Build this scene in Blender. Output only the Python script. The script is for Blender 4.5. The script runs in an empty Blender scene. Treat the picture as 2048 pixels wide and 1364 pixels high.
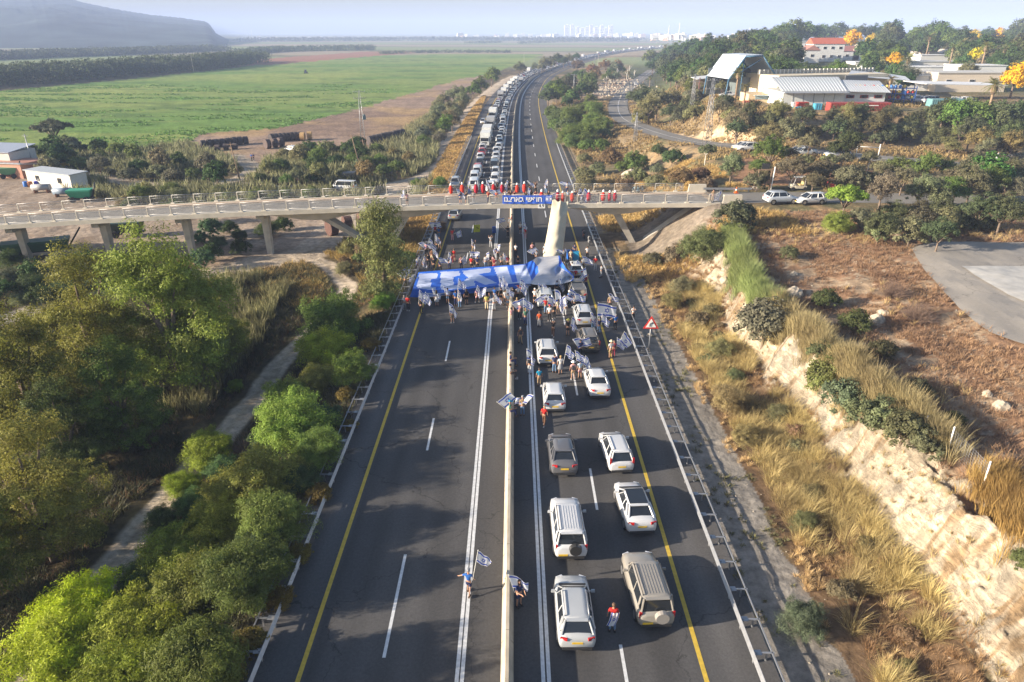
import bpy, math, random, numpy as np
from mathutils import Vector, Matrix
R = math.radians
sc = bpy.context.scene
COL = sc.collection
# ---------------------------------------------------------------- camera
CAMZ = 27.0; PIT = R(24.4); F = 1365.333
cam_d = bpy.data.cameras.new('camera'); cam = bpy.data.objects.new('camera', cam_d); COL.objects.link(cam)
cam.location = (0, 0, CAMZ); cam.rotation_euler = (R(90) - PIT, 0, 0)
cam_d.lens = 24; cam_d.sensor_width = 36; cam_d.clip_start = 0.5; cam_d.clip_end = 40000
sc.camera = cam
# ---------------------------------------------------------------- light
SUN_EL = R(16.5); SUN_AZ = math.atan2(-0.974, -0.225)      # azimuth (from +Y towards +X) the sun stands at
w = bpy.data.worlds.new('World'); sc.world = w; w.use_nodes = True
nt = w.node_tree; bg = nt.nodes['Background']
sky = nt.nodes.new('ShaderNodeTexSky'); sky.sky_type = 'NISHITA'; sky.sun_disc = False
sky.sun_elevation = SUN_EL; sky.sun_rotation = SUN_AZ; sky.air_density = 1.0; sky.dust_density = 1.6; sky.ozone_density = 1.6
nt.links.new(sky.outputs[0], bg.inputs[0]); bg.inputs[1].default_value = 0.064
sl = bpy.data.lights.new('sun', 'SUN'); sun = bpy.data.objects.new('sun', sl); COL.objects.link(sun)
sl.energy = 4.6; sl.angle = R(0.5); sl.color = (1.0, 0.86, 0.68)
sd = Vector((math.sin(SUN_AZ) * math.cos(SUN_EL), math.cos(SUN_AZ) * math.cos(SUN_EL), math.sin(SUN_EL)))
sun.rotation_euler = (-sd).to_track_quat('-Z', 'Y').to_euler()
sc.view_settings.view_transform = 'Standard'; sc.view_settings.look = 'None'
sc.view_settings.exposure = 1.60; sc.view_settings.gamma = 1
sc.cycles.use_denoising = True; sc.cycles.max_bounces = 6; sc.cycles.transparent_max_bounces = 6
HAZE_D = .0003
sc.cycles.volume_bounces = 1; sc.cycles.diffuse_bounces = 3
# ---------------------------------------------------------------- helpers
rng = np.random.default_rng(7); random.seed(7)
def S(a, b, x):
    t = np.clip((x - a) / (b - a), 0, 1); return t * t * (3 - 2 * t)
def hsh(i, j, s):
    n = (i.astype(np.int64) * 374761393 + j.astype(np.int64) * 668265263 + s * 1442695041) & 0x7fffffff
    n = ((n ^ (n >> 13)) * 1274126177) & 0x7fffffff
    return ((n ^ (n >> 16)) & 0xffff) / 65535.0
def vn(x, y, s=0):
    x = np.asarray(x, float); y = np.asarray(y, float)
    i = np.floor(x); j = np.floor(y); fx = x - i; fy = y - j
    fx = fx * fx * (3 - 2 * fx); fy = fy * fy * (3 - 2 * fy)
    i = i.astype(np.int64); j = j.astype(np.int64)
    a = hsh(i, j, s); b = hsh(i + 1, j, s); c = hsh(i, j + 1, s); d = hsh(i + 1, j + 1, s)
    return (a + (b - a) * fx) * (1 - fy) + (c + (d - c) * fx) * fy
def fbm(x, y, s=0, o=3):
    v = 0; a = .5; t = 0
    for k in range(o):
        v = v + a * vn(x * 2 ** k, y * 2 ** k, s + k); t += a; a *= .5
    return v / t
# road centre line (the concrete median)
RY = np.array([-60, 0, 60, 175, 225, 283, 334, 380, 451, 497, 564, 662, 773, 897, 1002, 1164, 1284, 1500, 2200], float)
RX = np.array([-.6, -.3, -.1, .05, .5, 1.4, 3.0, 6, 11.8, 17.5, 29, 49.4, 75, 104, 134, 192, 243, 345, 700], float)
_yy = np.linspace(-60, 2200, 1500); _xx = np.interp(_yy, RY, RX)
_k = np.hanning(61); _k /= _k.sum(); _xx = np.convolve(np.pad(_xx, 30, mode='reflect', reflect_type='odd'), _k, 'valid')
_dx = np.gradient(_xx, _yy); _cs = 1 / np.sqrt(1 + _dx ** 2); _s = np.concatenate([[0], np.cumsum(np.hypot(np.diff(_xx), np.diff(_yy)))])
_s -= np.interp(0, _yy, _s)
def xc(Y): return np.interp(Y, _yy, _xx)
def rd(X, Y): return (X - xc(Y)) * np.interp(Y, _yy, _cs)
def rp(s, d):      # point at arc length s (s = Y near the camera) and lateral offset d
    y = np.interp(s, _s, _yy); x = xc(y); g = np.interp(y, _yy, _dx); c = np.interp(y, _yy, _cs)
    return x + d * c, y - d * g * c
def heading(s):
    y = np.interp(s, _s, _yy); return math.atan(float(np.interp(y, _yy, _dx)))
def itp(Y, p): return np.interp(Y, [a for a, b in p], [b for a, b in p])
def ray(px, py):
    v = 682 - py
    return np.array([(px - 1024), F * math.cos(PIT) + v * math.sin(PIT), -(F * math.sin(PIT) - v * math.cos(PIT))])
def at(px, py, z=None, Y=None):      # point on the sight line at height z or at depth Y
    r = ray(px, py)
    t = (z - CAMZ) / r[2] if z is not None else Y / r[1]
    return Vector((r[0] * t, r[1] * t, CAMZ + r[2] * t))
def smooth_line(P, n=8):
    P = np.array(P, float); out = []
    Q = np.vstack([2 * P[0] - P[1], P, 2 * P[-1] - P[-2]])
    for i in range(1, len(Q) - 2):
        for k in range(n):
            t = k / n; a, b, c, d = Q[i - 1], Q[i], Q[i + 1], Q[i + 2]
            out.append(.5 * ((2 * b) + (-a + c) * t + (2 * a - 5 * b + 4 * c - d) * t * t + (-a + 3 * b - 3 * c + d) * t ** 3))
    out.append(P[-1]); return np.array(out)
SIDE3 = smooth_line([tuple(at(a, b_, z=z)) for a, b_, z in [(2150, 352, 6.2), (2048, 346, 6.2), (1900, 330, 6.2), (1760, 318, 6.2), (1640, 306, 6.2), (1560, 300, 6.2), (1480, 293, 6.0), (1400, 286, 5.0), (1335, 272, 3.4), (1280, 254, 2.0), (1245, 236, 1.2), (1236, 214, .9), (1243, 192, .8), (1262, 170, .8), (1288, 153, .8), (1305, 140, .8)]], 5)
SIDE = SIDE3[::5, :2]
def carve(X, Y, z):
    if X.ndim == 0: return carve(X[None], Y[None], z[None])[0]
    m = (X > 28) & (Y > 102) & (Y < 560) & (X < 130); z = np.array(z, float)
    if not m.any(): return z
    x = X[m]; y = Y[m]; best = np.full(x.shape, 1e9); bz_ = np.zeros(x.shape)
    for i in range(0, len(SIDE3) - 1):
        a = SIDE3[i]; d = SIDE3[i + 1] - a; t = np.clip(((x - a[0]) * d[0] + (y - a[1]) * d[1]) / (d[0] ** 2 + d[1] ** 2 + 1e-9), 0, 1); q = np.hypot(x - a[0] - t * d[0], y - a[1] - t * d[1]); k = q < best; best = np.where(k, q, best); bz_ = np.where(k, a[2] + t * d[2], bz_)
    w_ = 1 - S(4.2, 13, best); z[m] = z[m] * (1 - w_) + bz_ * w_; return z
def H(X, Y):
    X = np.asarray(X, float); Y = np.asarray(Y, float)
    d = rd(X, Y)
    near = 1 - S(60, 78, Y)
    left = -2.8 * S(13, 19.5, -d) * near - 0.9 * S(13.5, 24, -d) * (1 - near)
    left = left + (fbm(X * .22, Y * .22, 3) - .5) * .9 * S(17, 22, -d) * near
    # right: rock cut near the camera
    wob = (fbm(Y * .16, Y * .05 + 3, 11) - .5) * 3.2
    e = 21.2 + wob * .8
    rough = fbm(X * .9, Y * .55, 21, 4) - .5
    cut = 3.9 * S(0, 3.0, X - e) + .7 * S(-2.5, 0, X - e) + rough * 2.8 * S(-.6, .8, X - e) * (1 - S(3.2, 5, X - e))
    zn = cut + 1.5 * S(26, 46, X) + (fbm(X * .2, Y * .2, 5) - .5) * .8 * S(25, 28, X) * (1 - S(33, 40, X))
    zm = 6.15 * S(16.5, 28, X)
    a = itp(Y, [(90, 16.5), (105, 18), (150, 28), (220, 44), (300, 52), (478, 100), (723, 155), (1500, 480)])
    b = itp(Y, [(90, 28), (105, 30), (150, 46), (220, 66), (300, 84), (478, 142), (723, 215), (1500, 640)])
    hp = itp(Y, [(90, 6.15), (138, 6.2), (157, 11), (230, 11), (330, 13.5), (600, 16), (1500, 14), (2500, 3)])
    zb = .8 * S(16, 30, d) + (hp - .8) * S(0, 1, (X - a) / (b - a))
    n1 = 1 - S(66, 84, Y); n2 = S(98, 108, Y)
    right = zn * n1 + (1 - n1) * (zm * (1 - n2) + zb * n2)
    # flat shelf for the crossing road
    sh = S(27, 31, X) * S(82, 87, Y) * (1 - S(98.5, 102, Y)); right = right * (1 - sh) + 6.12 * sh
    lat = (fbm(X * .35, Y * .35, 8) - .5) * .3 * S(14, 18, np.abs(d)) * (1 - sh)
    far = 1 - S(500, 1200, Y)
    z = carve(X, Y, np.where(d < 0, left, right) + lat * far)
    return np.where(np.abs(d) < 12.9, -0.03, z - .03 * (1 - S(12.9, 13.6, np.abs(d))))
def hit(px, py, dz=0.0):
    r = ray(px, py); ys = np.geomspace(12, 9000, 1400); t = ys / r[1]
    X = r[0] * t; Z = CAMZ + r[2] * t; g = Z - (H(X, ys) + dz)
    k = np.argmax(g < 0)
    if g[k] >= 0: return at(px, py, Y=6000)
    if k == 0: return Vector((X[0], ys[0], float(H(X[0], ys[0]))))
    f = g[k - 1] / (g[k - 1] - g[k]); y = ys[k - 1] + (ys[k] - ys[k - 1]) * f; tt = y / r[1]
    return Vector((r[0] * tt, y, CAMZ + r[2] * tt - dz))
def hz(x, y): return float(H(x, y))
# ---------------------------------------------------------------- materials
def newmat(name):
    m = bpy.data.materials.new(name); m.use_nodes = True; return m, m.node_tree.nodes, m.node_tree.links
MATS = {}
def pm(name, col, rough=.6, metal=0., var=.18, scale=3., bump=0., coat=0., objcol=False, spec=.5, coord='Object', det=6):
    if name in MATS: return MATS[name]
    m, N, L = newmat(name); b = N['Principled BSDF']
    tc = N.new('ShaderNodeTexCoord'); no = N.new('ShaderNodeTexNoise'); no.inputs['Scale'].default_value = scale; no.inputs['Detail'].default_value = det
    L.new(tc.outputs[coord], no.inputs['Vector'])
    mr = N.new('ShaderNodeMapRange'); mr.inputs[1].default_value = .3; mr.inputs[2].default_value = .7
    mr.inputs[3].default_value = 1 - var; mr.inputs[4].default_value = 1 + var; L.new(no.outputs[0], mr.inputs[0])
    mx = N.new('ShaderNodeMix'); mx.data_type = 'RGBA'; mx.blend_type = 'MULTIPLY'; mx.inputs[0].default_value = 1
    if objcol:
        oi = N.new('ShaderNodeObjectInfo'); L.new(oi.outputs['Color'], mx.inputs[6])
    else: mx.inputs[6].default_value = (*col, 1)
    L.new(mr.outputs[0], mx.inputs[7]); L.new(mx.outputs[2], b.inputs['Base Color'])
    b.inputs['Roughness'].default_value = rough; b.inputs['Metallic'].default_value = metal
    b.inputs['Specular IOR Level'].default_value = spec; b.inputs['Coat Weight'].default_value = coat; b.inputs['Coat Roughness'].default_value = .08
    if bump:
        bp = N.new('ShaderNodeBump'); bp.inputs['Strength'].default_value = bump; bp.inputs['Distance'].default_value = .1
        L.new(no.outputs[0], bp.inputs['Height']); L.new(bp.outputs[0], b.inputs['Normal'])
    MATS[name] = m; return m
def leafmat(name, var=.45, trans=.35, scale=.9):
    m, N, L = newmat(name); b = N['Principled BSDF']; out = N['Material Output']
    oi = N.new('ShaderNodeObjectInfo'); at_ = N.new('ShaderNodeAttribute'); at_.attribute_name = 'lf'
    mr = N.new('ShaderNodeMapRange'); mr.inputs[3].default_value = 1 - var; mr.inputs[4].default_value = 1 + var; L.new(at_.outputs['Fac'], mr.inputs[0])
    tc = N.new('ShaderNodeTexCoord'); no = N.new('ShaderNodeTexNoise'); no.inputs['Scale'].default_value = scale; no.inputs['Detail'].default_value = 3
    L.new(tc.outputs['Object'], no.inputs['Vector'])
    m2 = N.new('ShaderNodeMapRange'); m2.inputs[1].default_value = .35; m2.inputs[2].default_value = .65; m2.inputs[3].default_value = .95; m2.inputs[4].default_value = 1.5; L.new(no.outputs[0], m2.inputs[0])
    mu = N.new('ShaderNodeMath'); mu.operation = 'MULTIPLY'; L.new(mr.outputs[0], mu.inputs[0]); L.new(m2.outputs[0], mu.inputs[1])
    mx = N.new('ShaderNodeMix'); mx.data_type = 'RGBA'; mx.blend_type = 'MULTIPLY'; mx.inputs[0].default_value = 1
    L.new(oi.outputs['Color'], mx.inputs[6]); L.new(mu.outputs[0], mx.inputs[7])
    hs = N.new('ShaderNodeHueSaturation'); L.new(mx.outputs[2], hs.inputs['Color'])
    m3 = N.new('ShaderNodeMapRange'); m3.inputs[3].default_value = .485; m3.inputs[4].default_value = .515; L.new(no.outputs[0], m3.inputs[0]); L.new(m3.outputs[0], hs.inputs['Hue'])
    L.new(hs.outputs[0], b.inputs['Base Color']); b.inputs['Roughness'].default_value = .65; b.inputs['Specular IOR Level'].default_value = .25
    tr = N.new('ShaderNodeBsdfTranslucent'); L.new(hs.outputs[0], tr.inputs[0])
    ms = N.new('ShaderNodeMixShader'); ms.inputs[0].default_value = trans
    L.new(b.outputs[0], ms.inputs[1]); L.new(tr.outputs[0], ms.inputs[2]); L.new(ms.outputs[0], out.inputs[0])
    return m
# ---------------------------------------------------------------- mesh helpers
def link(name, me, parent=None, mats=None, loc=None, rot=None, color=None):
    o = bpy.data.objects.new(name, me); COL.objects.link(o)
    if mats:
        for m in (mats if isinstance(mats, (list, tuple)) else [mats]): me.materials.append(m)
    if parent: o.parent = parent
    if loc is not None: o.location = loc
    if rot is not None: o.rotation_euler = rot
    if color is not None: o.color = (*color[:3], 1)
    return o
def npmesh(name, V, Q, attr=None, smooth=False, midx=None, uv=None, vcol=None):
    V = np.asarray(V, np.float32).reshape(-1, 3); Q = np.asarray(Q, np.int32); k = Q.shape[1]
    me = bpy.data.meshes.new(name); me.vertices.add(len(V)); me.vertices.foreach_set('co', V.ravel())
    me.loops.add(Q.size); me.loops.foreach_set('vertex_index', Q.ravel())
    me.polygons.add(len(Q)); me.polygons.foreach_set('loop_start', np.arange(0, Q.size, k, dtype=np.int32))
    me.polygons.foreach_set('loop_total', np.full(len(Q), k, np.int32))
    if smooth: me.polygons.foreach_set('use_smooth', np.ones(len(Q), bool))
    if midx is not None: me.polygons.foreach_set('material_index', np.asarray(midx, np.int32))
    if uv is not None:
        l = me.uv_layers.new(name='UVMap'); l.data.foreach_set('uv', np.asarray(uv, np.float32)[Q.ravel()].ravel())
    if attr is not None:
        a = me.attributes.new('lf', 'FLOAT', 'POINT'); a.data.foreach_set('value', np.asarray(attr, np.float32))
    if vcol is not None:
        a = me.color_attributes.new('Col', 'FLOAT_COLOR', 'POINT'); c = np.ones((len(V), 4), np.float32); c[:, :3] = vcol; a.data.foreach_set('color', c.ravel())
    me.update(calc_edges=True); me.validate(); return me
class MB:
    def __init__(s): s.v = []; s.f = []; s.m = []; s.sm = []
    def add(s, vs, fs, m=0, smooth=False):
        o = len(s.v); s.v += [tuple(v) for v in vs]; s.f += [tuple(i + o for i in f) for f in fs]; s.m += [m] * len(fs); s.sm += [smooth] * len(fs); return s
    def box(s, c, d, rz=0, m=0, taper=1., rx=0, ry=0):
        M = Matrix.Rotation(rz, 3, 'Z') @ Matrix.Rotation(ry, 3, 'Y') @ Matrix.Rotation(rx, 3, 'X'); c = Vector(c); vs = []
        for z in (-.5, .5):
            t = taper if z > 0 else 1
            for x, y in ((-.5, -.5), (.5, -.5), (.5, .5), (-.5, .5)): vs.append(c + M @ Vector((x * d[0] * t, y * d[1] * t, z * d[2])))
        return s.add(vs, [(3, 2, 1, 0), (4, 5, 6, 7), (0, 1, 5, 4), (1, 2, 6, 5), (2, 3, 7, 6), (3, 0, 4, 7)], m)
    def tube(s, a, b, r0, r1=None, n=6, m=0, cap=True, smooth=True):
        a = Vector(a); b = Vector(b); r1 = r0 if r1 is None else r1; d = (b - a)
        if d.length < 1e-6: return s
        q = d.to_track_quat('Z', 'Y'); vs = []
        for p, r in ((a, r0), (b, r1)):
            for i in range(n):
                an = 2 * math.pi * i / n; vs.append(p + q @ Vector((math.cos(an) * r, math.sin(an) * r, 0)))
        fs = [(i, (i + 1) % n, n + (i + 1) % n, n + i) for i in range(n)]
        s.add(vs, fs, m, smooth)
        if cap: o = len(s.v) - 2 * n; s.f += [tuple(o + i for i in reversed(range(n))), tuple(o + n + i for i in range(n))]; s.m += [m, m]; s.sm += [False, False]
        return s
    def path(s, pts, r, n=5, m=0):
        for i in range(len(pts) - 1): s.tube(pts[i], pts[i + 1], r if not isinstance(r, list) else r[i], r if not isinstance(r, list) else r[i + 1], n, m)
        return s
    def lathe(s, prof, c=(0, 0, 0), n=12, m=0, sx=1, sy=1, smooth=True):
        c = Vector(c); vs = []
        for r, z in prof:
            for i in range(n): a = 2 * math.pi * i / n; vs.append(c + Vector((r * math.cos(a) * sx, r * math.sin(a) * sy, z)))
        k = len(prof)
        fs = [(j * n + i, j * n + (i + 1) % n, (j + 1) * n + (i + 1) % n, (j + 1) * n + i) for j in range(k - 1) for i in range(n)]
        s.add(vs, fs, m, smooth)
        o = len(s.v) - k * n; s.f += [tuple(o + i for i in reversed(range(n))), tuple(o + (k - 1) * n + i for i in range(n))]; s.m += [m, m]; s.sm += [False, False]
        return s
    def prism(s, poly, z0, z1, m=0):
        n = len(poly); vs = [(x, y, z0) for x, y in poly] + [(x, y, z1) for x, y in poly]
        return s.add(vs, [tuple(reversed(range(n))), tuple(range(n, 2 * n))] + [(i, (i + 1) % n, n + (i + 1) % n, n + i) for i in range(n)], m)
    def mesh(s, name):
        me = bpy.data.meshes.new(name); me.from_pydata(s.v, [], s.f)
        me.polygons.foreach_set('material_index', s.m); me.polygons.foreach_set('use_smooth', s.sm); me.update(); return me
    def obj(s, name, mats, parent=None, loc=None, rot=None, color=None): return link(name, s.mesh(name), parent, mats, loc, rot, color)
def tag(o, label=None, cat=None, group=None, kind=None):
    if label: o['label'] = label
    if cat: o['category'] = cat
    if group: o['group'] = group
    if kind: o['kind'] = kind
    return o
def empty(name, loc=(0, 0, 0), rz=0, label=None, cat=None, group=None):
    o = bpy.data.objects.new(name, None); COL.objects.link(o); o.location = loc; o.rotation_euler = (0, 0, rz); o.empty_display_size = .3
    return tag(o, label, cat, group)
def copytree(o, parent=None):
    c = o.copy(); COL.objects.link(c)
    if parent: c.parent = parent
    for ch in o.children: copytree(ch, c)
    return c
ORD = ['zeroth', 'first', 'second', 'third', 'fourth', 'fifth', 'sixth', 'seventh', 'eighth', 'ninth', 'tenth', 'eleventh', 'twelfth', 'thirteenth', 'fourteenth', 'fifteenth', 'sixteenth', 'seventeenth', 'eighteenth', 'nineteenth', 'twentieth']
TENS = {20: 'twenty', 30: 'thirty', 40: 'forty', 50: 'fifty', 60: 'sixty', 70: 'seventy', 80: 'eighty', 90: 'ninety'}
def ordn(n):
    if n <= 20: return ORD[n]
    if n < 100:
        t = n // 10 * 10; return TENS[t] + '-' + ORD[n % 10] if n % 10 else TENS[t][:-1] + 'ieth'
    return 'hundred-and-' + ordn(n - 100)
# column of concrete / metal materials used everywhere
M_conc = pm('concrete', (.50, .46, .39), .85, var=.14, scale=.8, bump=.15)
M_concd = pm('weathered_concrete', (.42, .39, .34), .85, var=.2, scale=.9, bump=.15)
M_cream = pm('barrier_concrete', (.50, .43, .33), .8, var=.1, scale=1.5, bump=.1)
M_galv = pm('galvanised_steel', (.34, .35, .37), .45, .55, var=.12, scale=4)
M_white = pm('white_paint', (.78, .78, .76), .5, var=.06)
M_black = pm('black_rubber', (.02, .02, .022), .8, var=.2)
M_blackp = pm('black_plastic', (.03, .03, .033), .45, var=.1)
M_wood = pm('weathered_wood', (.22, .15, .10), .85, var=.3, scale=6)
M_rust = pm('rusty_metal', (.20, .09, .05), .8, var=.4, scale=5)
M_glass = pm('dark_glass', (.018, .022, .028), .06, 0, var=.1, spec=.9)
M_obj = pm('painted_surface', (1, 1, 1), .55, var=.08, objcol=True)
M_car = pm('car_paint', (1, 1, 1), .28, .0, var=.04, objcol=True, coat=.7, scale=1.2)
M_cloth = pm('clothing_cloth', (1, 1, 1), .9, var=.12, objcol=True, scale=9, spec=.2)
M_skin = pm('skin', (.42, .24, .16), .6, var=.06, spec=.3)
M_hair = pm('hair', (1, 1, 1), .7, var=.25, objcol=True, scale=14)
# ---------------------------------------------------------------- terrain
def gpoly(pts): return np.array([[*(hit(*p)[:2])] for p in pts])
def inpoly(X, Y, P):
    r = np.zeros(X.shape, bool); n = len(P); j = n - 1
    for i in range(n):
        xi, yi = P[i]; xj, yj = P[j]
        c = ((yi > Y) != (yj > Y)) & (X < (xj - xi) * (Y - yi) / (yj - yi + 1e-12) + xi); r ^= c; j = i
    return r
def dline(X, Y, P):
    best = np.full(X.shape, 1e9)
    for i in range(len(P) - 1):
        a = P[i]; b = P[i + 1]; d = b - a; t = np.clip(((X - a[0]) * d[0] + (Y - a[1]) * d[1]) / (d @ d + 1e-9), 0, 1)
        best = np.minimum(best, np.hypot(X - a[0] - t * d[0], Y - a[1] - t * d[1]))
    return best
FIELD = gpoly([(-200, 205), (0, 182), (240, 160), (480, 135), (735, 112), (880, 108), (1090, 108), (1060, 120), (1010, 137), (960, 153), (905, 164), (855, 180), (760, 205), (700, 225), (630, 240), (560, 258), (480, 263), (400, 270), (380, 290), (300, 302), (120, 306), (-200, 312)])
PLOW = gpoly([(380, 290), (400, 268), (480, 262), (560, 256), (700, 223), (855, 178), (905, 162), (962, 150), (940, 185), (870, 230), (830, 250), (770, 295), (700, 305), (560, 318), (500, 330), (400, 305)])
REDF = gpoly([(425, 135), (480, 121), (735, 103), (860, 104), (735, 113), (560, 128)])
YARD = gpoly([(-200, 330), (0, 340), (70, 350), (160, 395), (330, 415), (600, 425), (720, 422), (690, 455), (655, 500), (560, 535), (420, 552), (330, 500), (-200, 520)])
ORCH = gpoly([(1430, 335), (1520, 305), (1700, 318), (1760, 345), (1640, 368), (1480, 372)])
PATCHR = gpoly([(1150, 190), (1165, 172), (1260, 158), (1290, 160), (1235, 188), (1200, 196)])
BANKR = gpoly([(1330, 265), (1560, 285), (1560, 292), (1480, 287), (1330, 276)])
T1 = smooth_line(gpoly([(60, 1364), (200, 1160), (300, 1040), (400, 920), (480, 830), (560, 730), (615, 672), (660, 620), (690, 590), (685, 560), (655, 530), (615, 515), (560, 512)]))
T2 = smooth_line(gpoly([(370, 552), (450, 545), (520, 525), (600, 512), (640, 490), (680, 455), (740, 425), (830, 365), (880, 338), (903, 312), (900, 290), (915, 262), (945, 218), (985, 178), (1025, 152)]))
T3 = smooth_line(gpoly([(120, 340), (230, 360), (330, 373), (440, 366), (490, 352), (500, 330), (470, 312)]))
T4 = smooth_line(gpoly([(440, 368), (520, 374), (640, 378), (740, 378), (830, 358)]))
T5 = smooth_line(gpoly([(0, 640), (120, 605), (200, 590), (300, 560), (370, 550)]))
T6 = smooth_line(gpoly([(1225, 500), (1240, 560), (1262, 620), (1290, 690), (1330, 780), (1400, 920)]))
def ground_colour(X, Y):
    d = rd(X, Y); n1 = fbm(X * .05, Y * .05, 40); n2 = fbm(X * .4, Y * .4, 50); n3 = fbm(X * .012, Y * .006, 60)
    jx = (fbm(X * .3, Y * .3, 70) - .5) * 2.2 * (1 + Y / 120); jy = (fbm(X * .3, Y * .3, 80) - .5) * 2.2 * (1 + Y / 120)
    C = np.empty(X.shape + (3,)); 
    def put(mask, col, a=1.0):
        m = np.clip(mask.astype(float) * a, 0, 1)[..., None]; C[:] = C * (1 - m) + np.array(col) * m
    C[:] = (.17, .125, .075)
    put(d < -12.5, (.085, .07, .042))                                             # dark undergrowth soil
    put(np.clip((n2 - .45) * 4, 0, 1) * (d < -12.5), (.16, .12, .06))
    put((d > 0) & (Y > 98), (.20, .155, .095)); put(np.clip((n1 - .5) * 5, 0, 1) * (d > 0), (.15, .14, .07))
    put(np.clip((n2 - .5) * 5, 0, 1) * (d > 12), (.30, .21, .115))
    put(S(180,230,Y)*(d>60),(.10,.11,.05))
    # far country
    far = S(560, 700, Y) * (1 - S(60, 140, d - 40))
    k = np.sin(Y * .011 + X * .002) * .5 + .5
    put(far * (d < 0), (.17, .16, .09)); put(far * (k > .62), (.22, .27, .11), .8); put(far * (k < .25), (.33, .27, .19), .8)
    put(inpoly(X + jx, Y + jy, FIELD), (.19, .25, .065))
    inf = inpoly(X, Y, FIELD)
    st = fbm(X * .012 + Y * .01, Y * .06, 90)
    put(inf * np.clip((st - .52) * 8, 0, 1), (.08, .20, .035), .55); put(inf * np.clip((n3 - .58) * 6, 0, 1), (.30, .33, .09), .4)
    put(inf * np.clip((fbm(X * .05, Y * .12, 95) - .62) * 9, 0, 1), (.06, .12, .03), .6)
    put(inpoly(X + jx, Y + jy, PLOW), (.30, .215, .16)); put(inpoly(X, Y, PLOW) * np.clip((st - .5) * 6, 0, 1), (.21, .145, .105), .8)
    put(inpoly(X, Y, PLOW) * np.clip((n1 - .55) * 6, 0, 1), (.38, .26, .13), .8)
    put(inpoly(X + jx, Y + jy, REDF), (.30, .15, .10))
    put(inpoly(X + jx, Y + jy, YARD), (.33, .26, .20)); put(inpoly(X, Y, YARD) * np.clip((n2 - .5) * 4, 0, 1), (.25, .19, .14))
    put(inpoly(X + jx, Y + jy, ORCH), (.33, .19, .11)); put(inpoly(X + jx, Y + jy, PATCHR), (.42, .30, .21)); put(inpoly(X + jx, Y + jy, BANKR), (.55, .42, .27))
    for P, wd, c in ((T1, 1.1, (.46, .385, .30)), (T2, 3.4, (.42, .35, .275)), (T3, 2.2, (.38, .32, .25)), (T4, 2.4, (.39, .33, .26)), (T5, 1.7, (.36, .33, .29)), (T6, .9, (.36, .30, .22))):
        dl = dline(X + jx * .25, Y + jy * .25, P); put(1 - S(wd * .75, wd * 1.15, dl), c); put((1 - S(.1, .5, dl)) * .35, (.3, .24, .15))
    # verge strips of the motorway
    put((d > 12.3) & (d < 15.9 + (n2 - .5) * 2.5) & (Y < 84), (.235, .215, .19))
    put((d > 15.9) & (d < 21.5) & (Y < 84), (.15, .10, .06)); put((d > 12) & (d < 15) & (Y > 98) & (Y < 400), (.36, .28, .19), .7)
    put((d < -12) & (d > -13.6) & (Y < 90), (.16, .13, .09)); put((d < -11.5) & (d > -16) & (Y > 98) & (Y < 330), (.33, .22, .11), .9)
    put((X > 24) & (Y < 86) & (d > 20), (.25, .155, .095)); put((X > 24) & (Y < 86) & (d > 20) & (n2 > .55), (.33, .25, .17), .8)
    put((X > 24) & (Y < 86) & (d > 20) & (fbm(X * 1.5, Y * 1.5, 33) > .66), (.42, .34, .25), .7)
    # slope near the bridge
    put((X > 16) & (X < 30) & (Y > 84) & (Y < 101), (.22, .185, .15), .9)
    # rock face: where the ground is steep
    e = .35; g = np.hypot(H(X + e, Y) - H(X - e, Y), H(X, Y + e) - H(X, Y - e)) / (2 * e)
    rk = S(.5, .95, g) * (d > 17) * (Y < 80) * (X < 30)
    wob = (fbm(Y * .16, Y * .05 + 3, 11) - .5) * 3.2; ee = 21.2 + wob * .8
    band = S(-.4, .4, X - ee) * (1 - S(3.2, 4.4, X - ee)) * (1 - S(62, 72, Y))
    rk = np.maximum(rk, band * np.where(fbm(X * .8, Y * .5, 77) > .36 + .22 * S(44, 62, Y), 1, .15))
    put(rk, (.44, .37, .28)); put(rk * np.clip((fbm(X * 1.2, Y * .8, 78) - .5) * 5, 0, 1), (.33, .295, .24), .8); put(rk * np.clip((fbm(X * .6, Y * 1.6, 79) - .62) * 9, 0, 1), (.24, .155, .08), .8)
    ROCK.append(rk)
    return C
ROCK = []
rows = np.concatenate([np.linspace(9, 20, 40)[:-1], [at(1024, y, z=0)[1] for y in np.arange(1480, 130, -2.2)], np.geomspace(620, 14000, 130)])
rows = np.unique(np.round(rows, 3)); cols = np.arange(-560, 2620, 3.4)
fan = (cols - 1024) / 1365.0
GX = fan[None, :] * (rows[:, None] * 1.0 + 16); GY = np.repeat(rows[:, None], len(cols), 1)
GX = GX + 0 * GY
GZ = H(GX, GY)
hz_fine = (fbm(GX * 1.3, GY * 1.3, 14) - .5) * .16 * S(13.5, 15, np.abs(rd(GX, GY))) * (1 - S(90, 130, GY))
GZ = GZ + hz_fine
nr, nc = GX.shape; idx = np.arange(nr * nc).reshape(nr, nc)
Q = np.stack([idx[:-1, :-1], idx[:-1, 1:], idx[1:, 1:], idx[1:, :-1]], -1).reshape(-1, 4)
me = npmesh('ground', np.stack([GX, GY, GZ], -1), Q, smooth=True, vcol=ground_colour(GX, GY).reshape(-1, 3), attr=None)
_a = me.attributes.new('rock', 'FLOAT', 'POINT'); _a.data.foreach_set('value', ROCK[-1].ravel().astype(np.float32))
m, N, L = newmat('ground'); b = N['Principled BSDF']
at_ = N.new('ShaderNodeAttribute'); at_.attribute_name = 'Col'; geo = N.new('ShaderNodeTexCoord')
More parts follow.
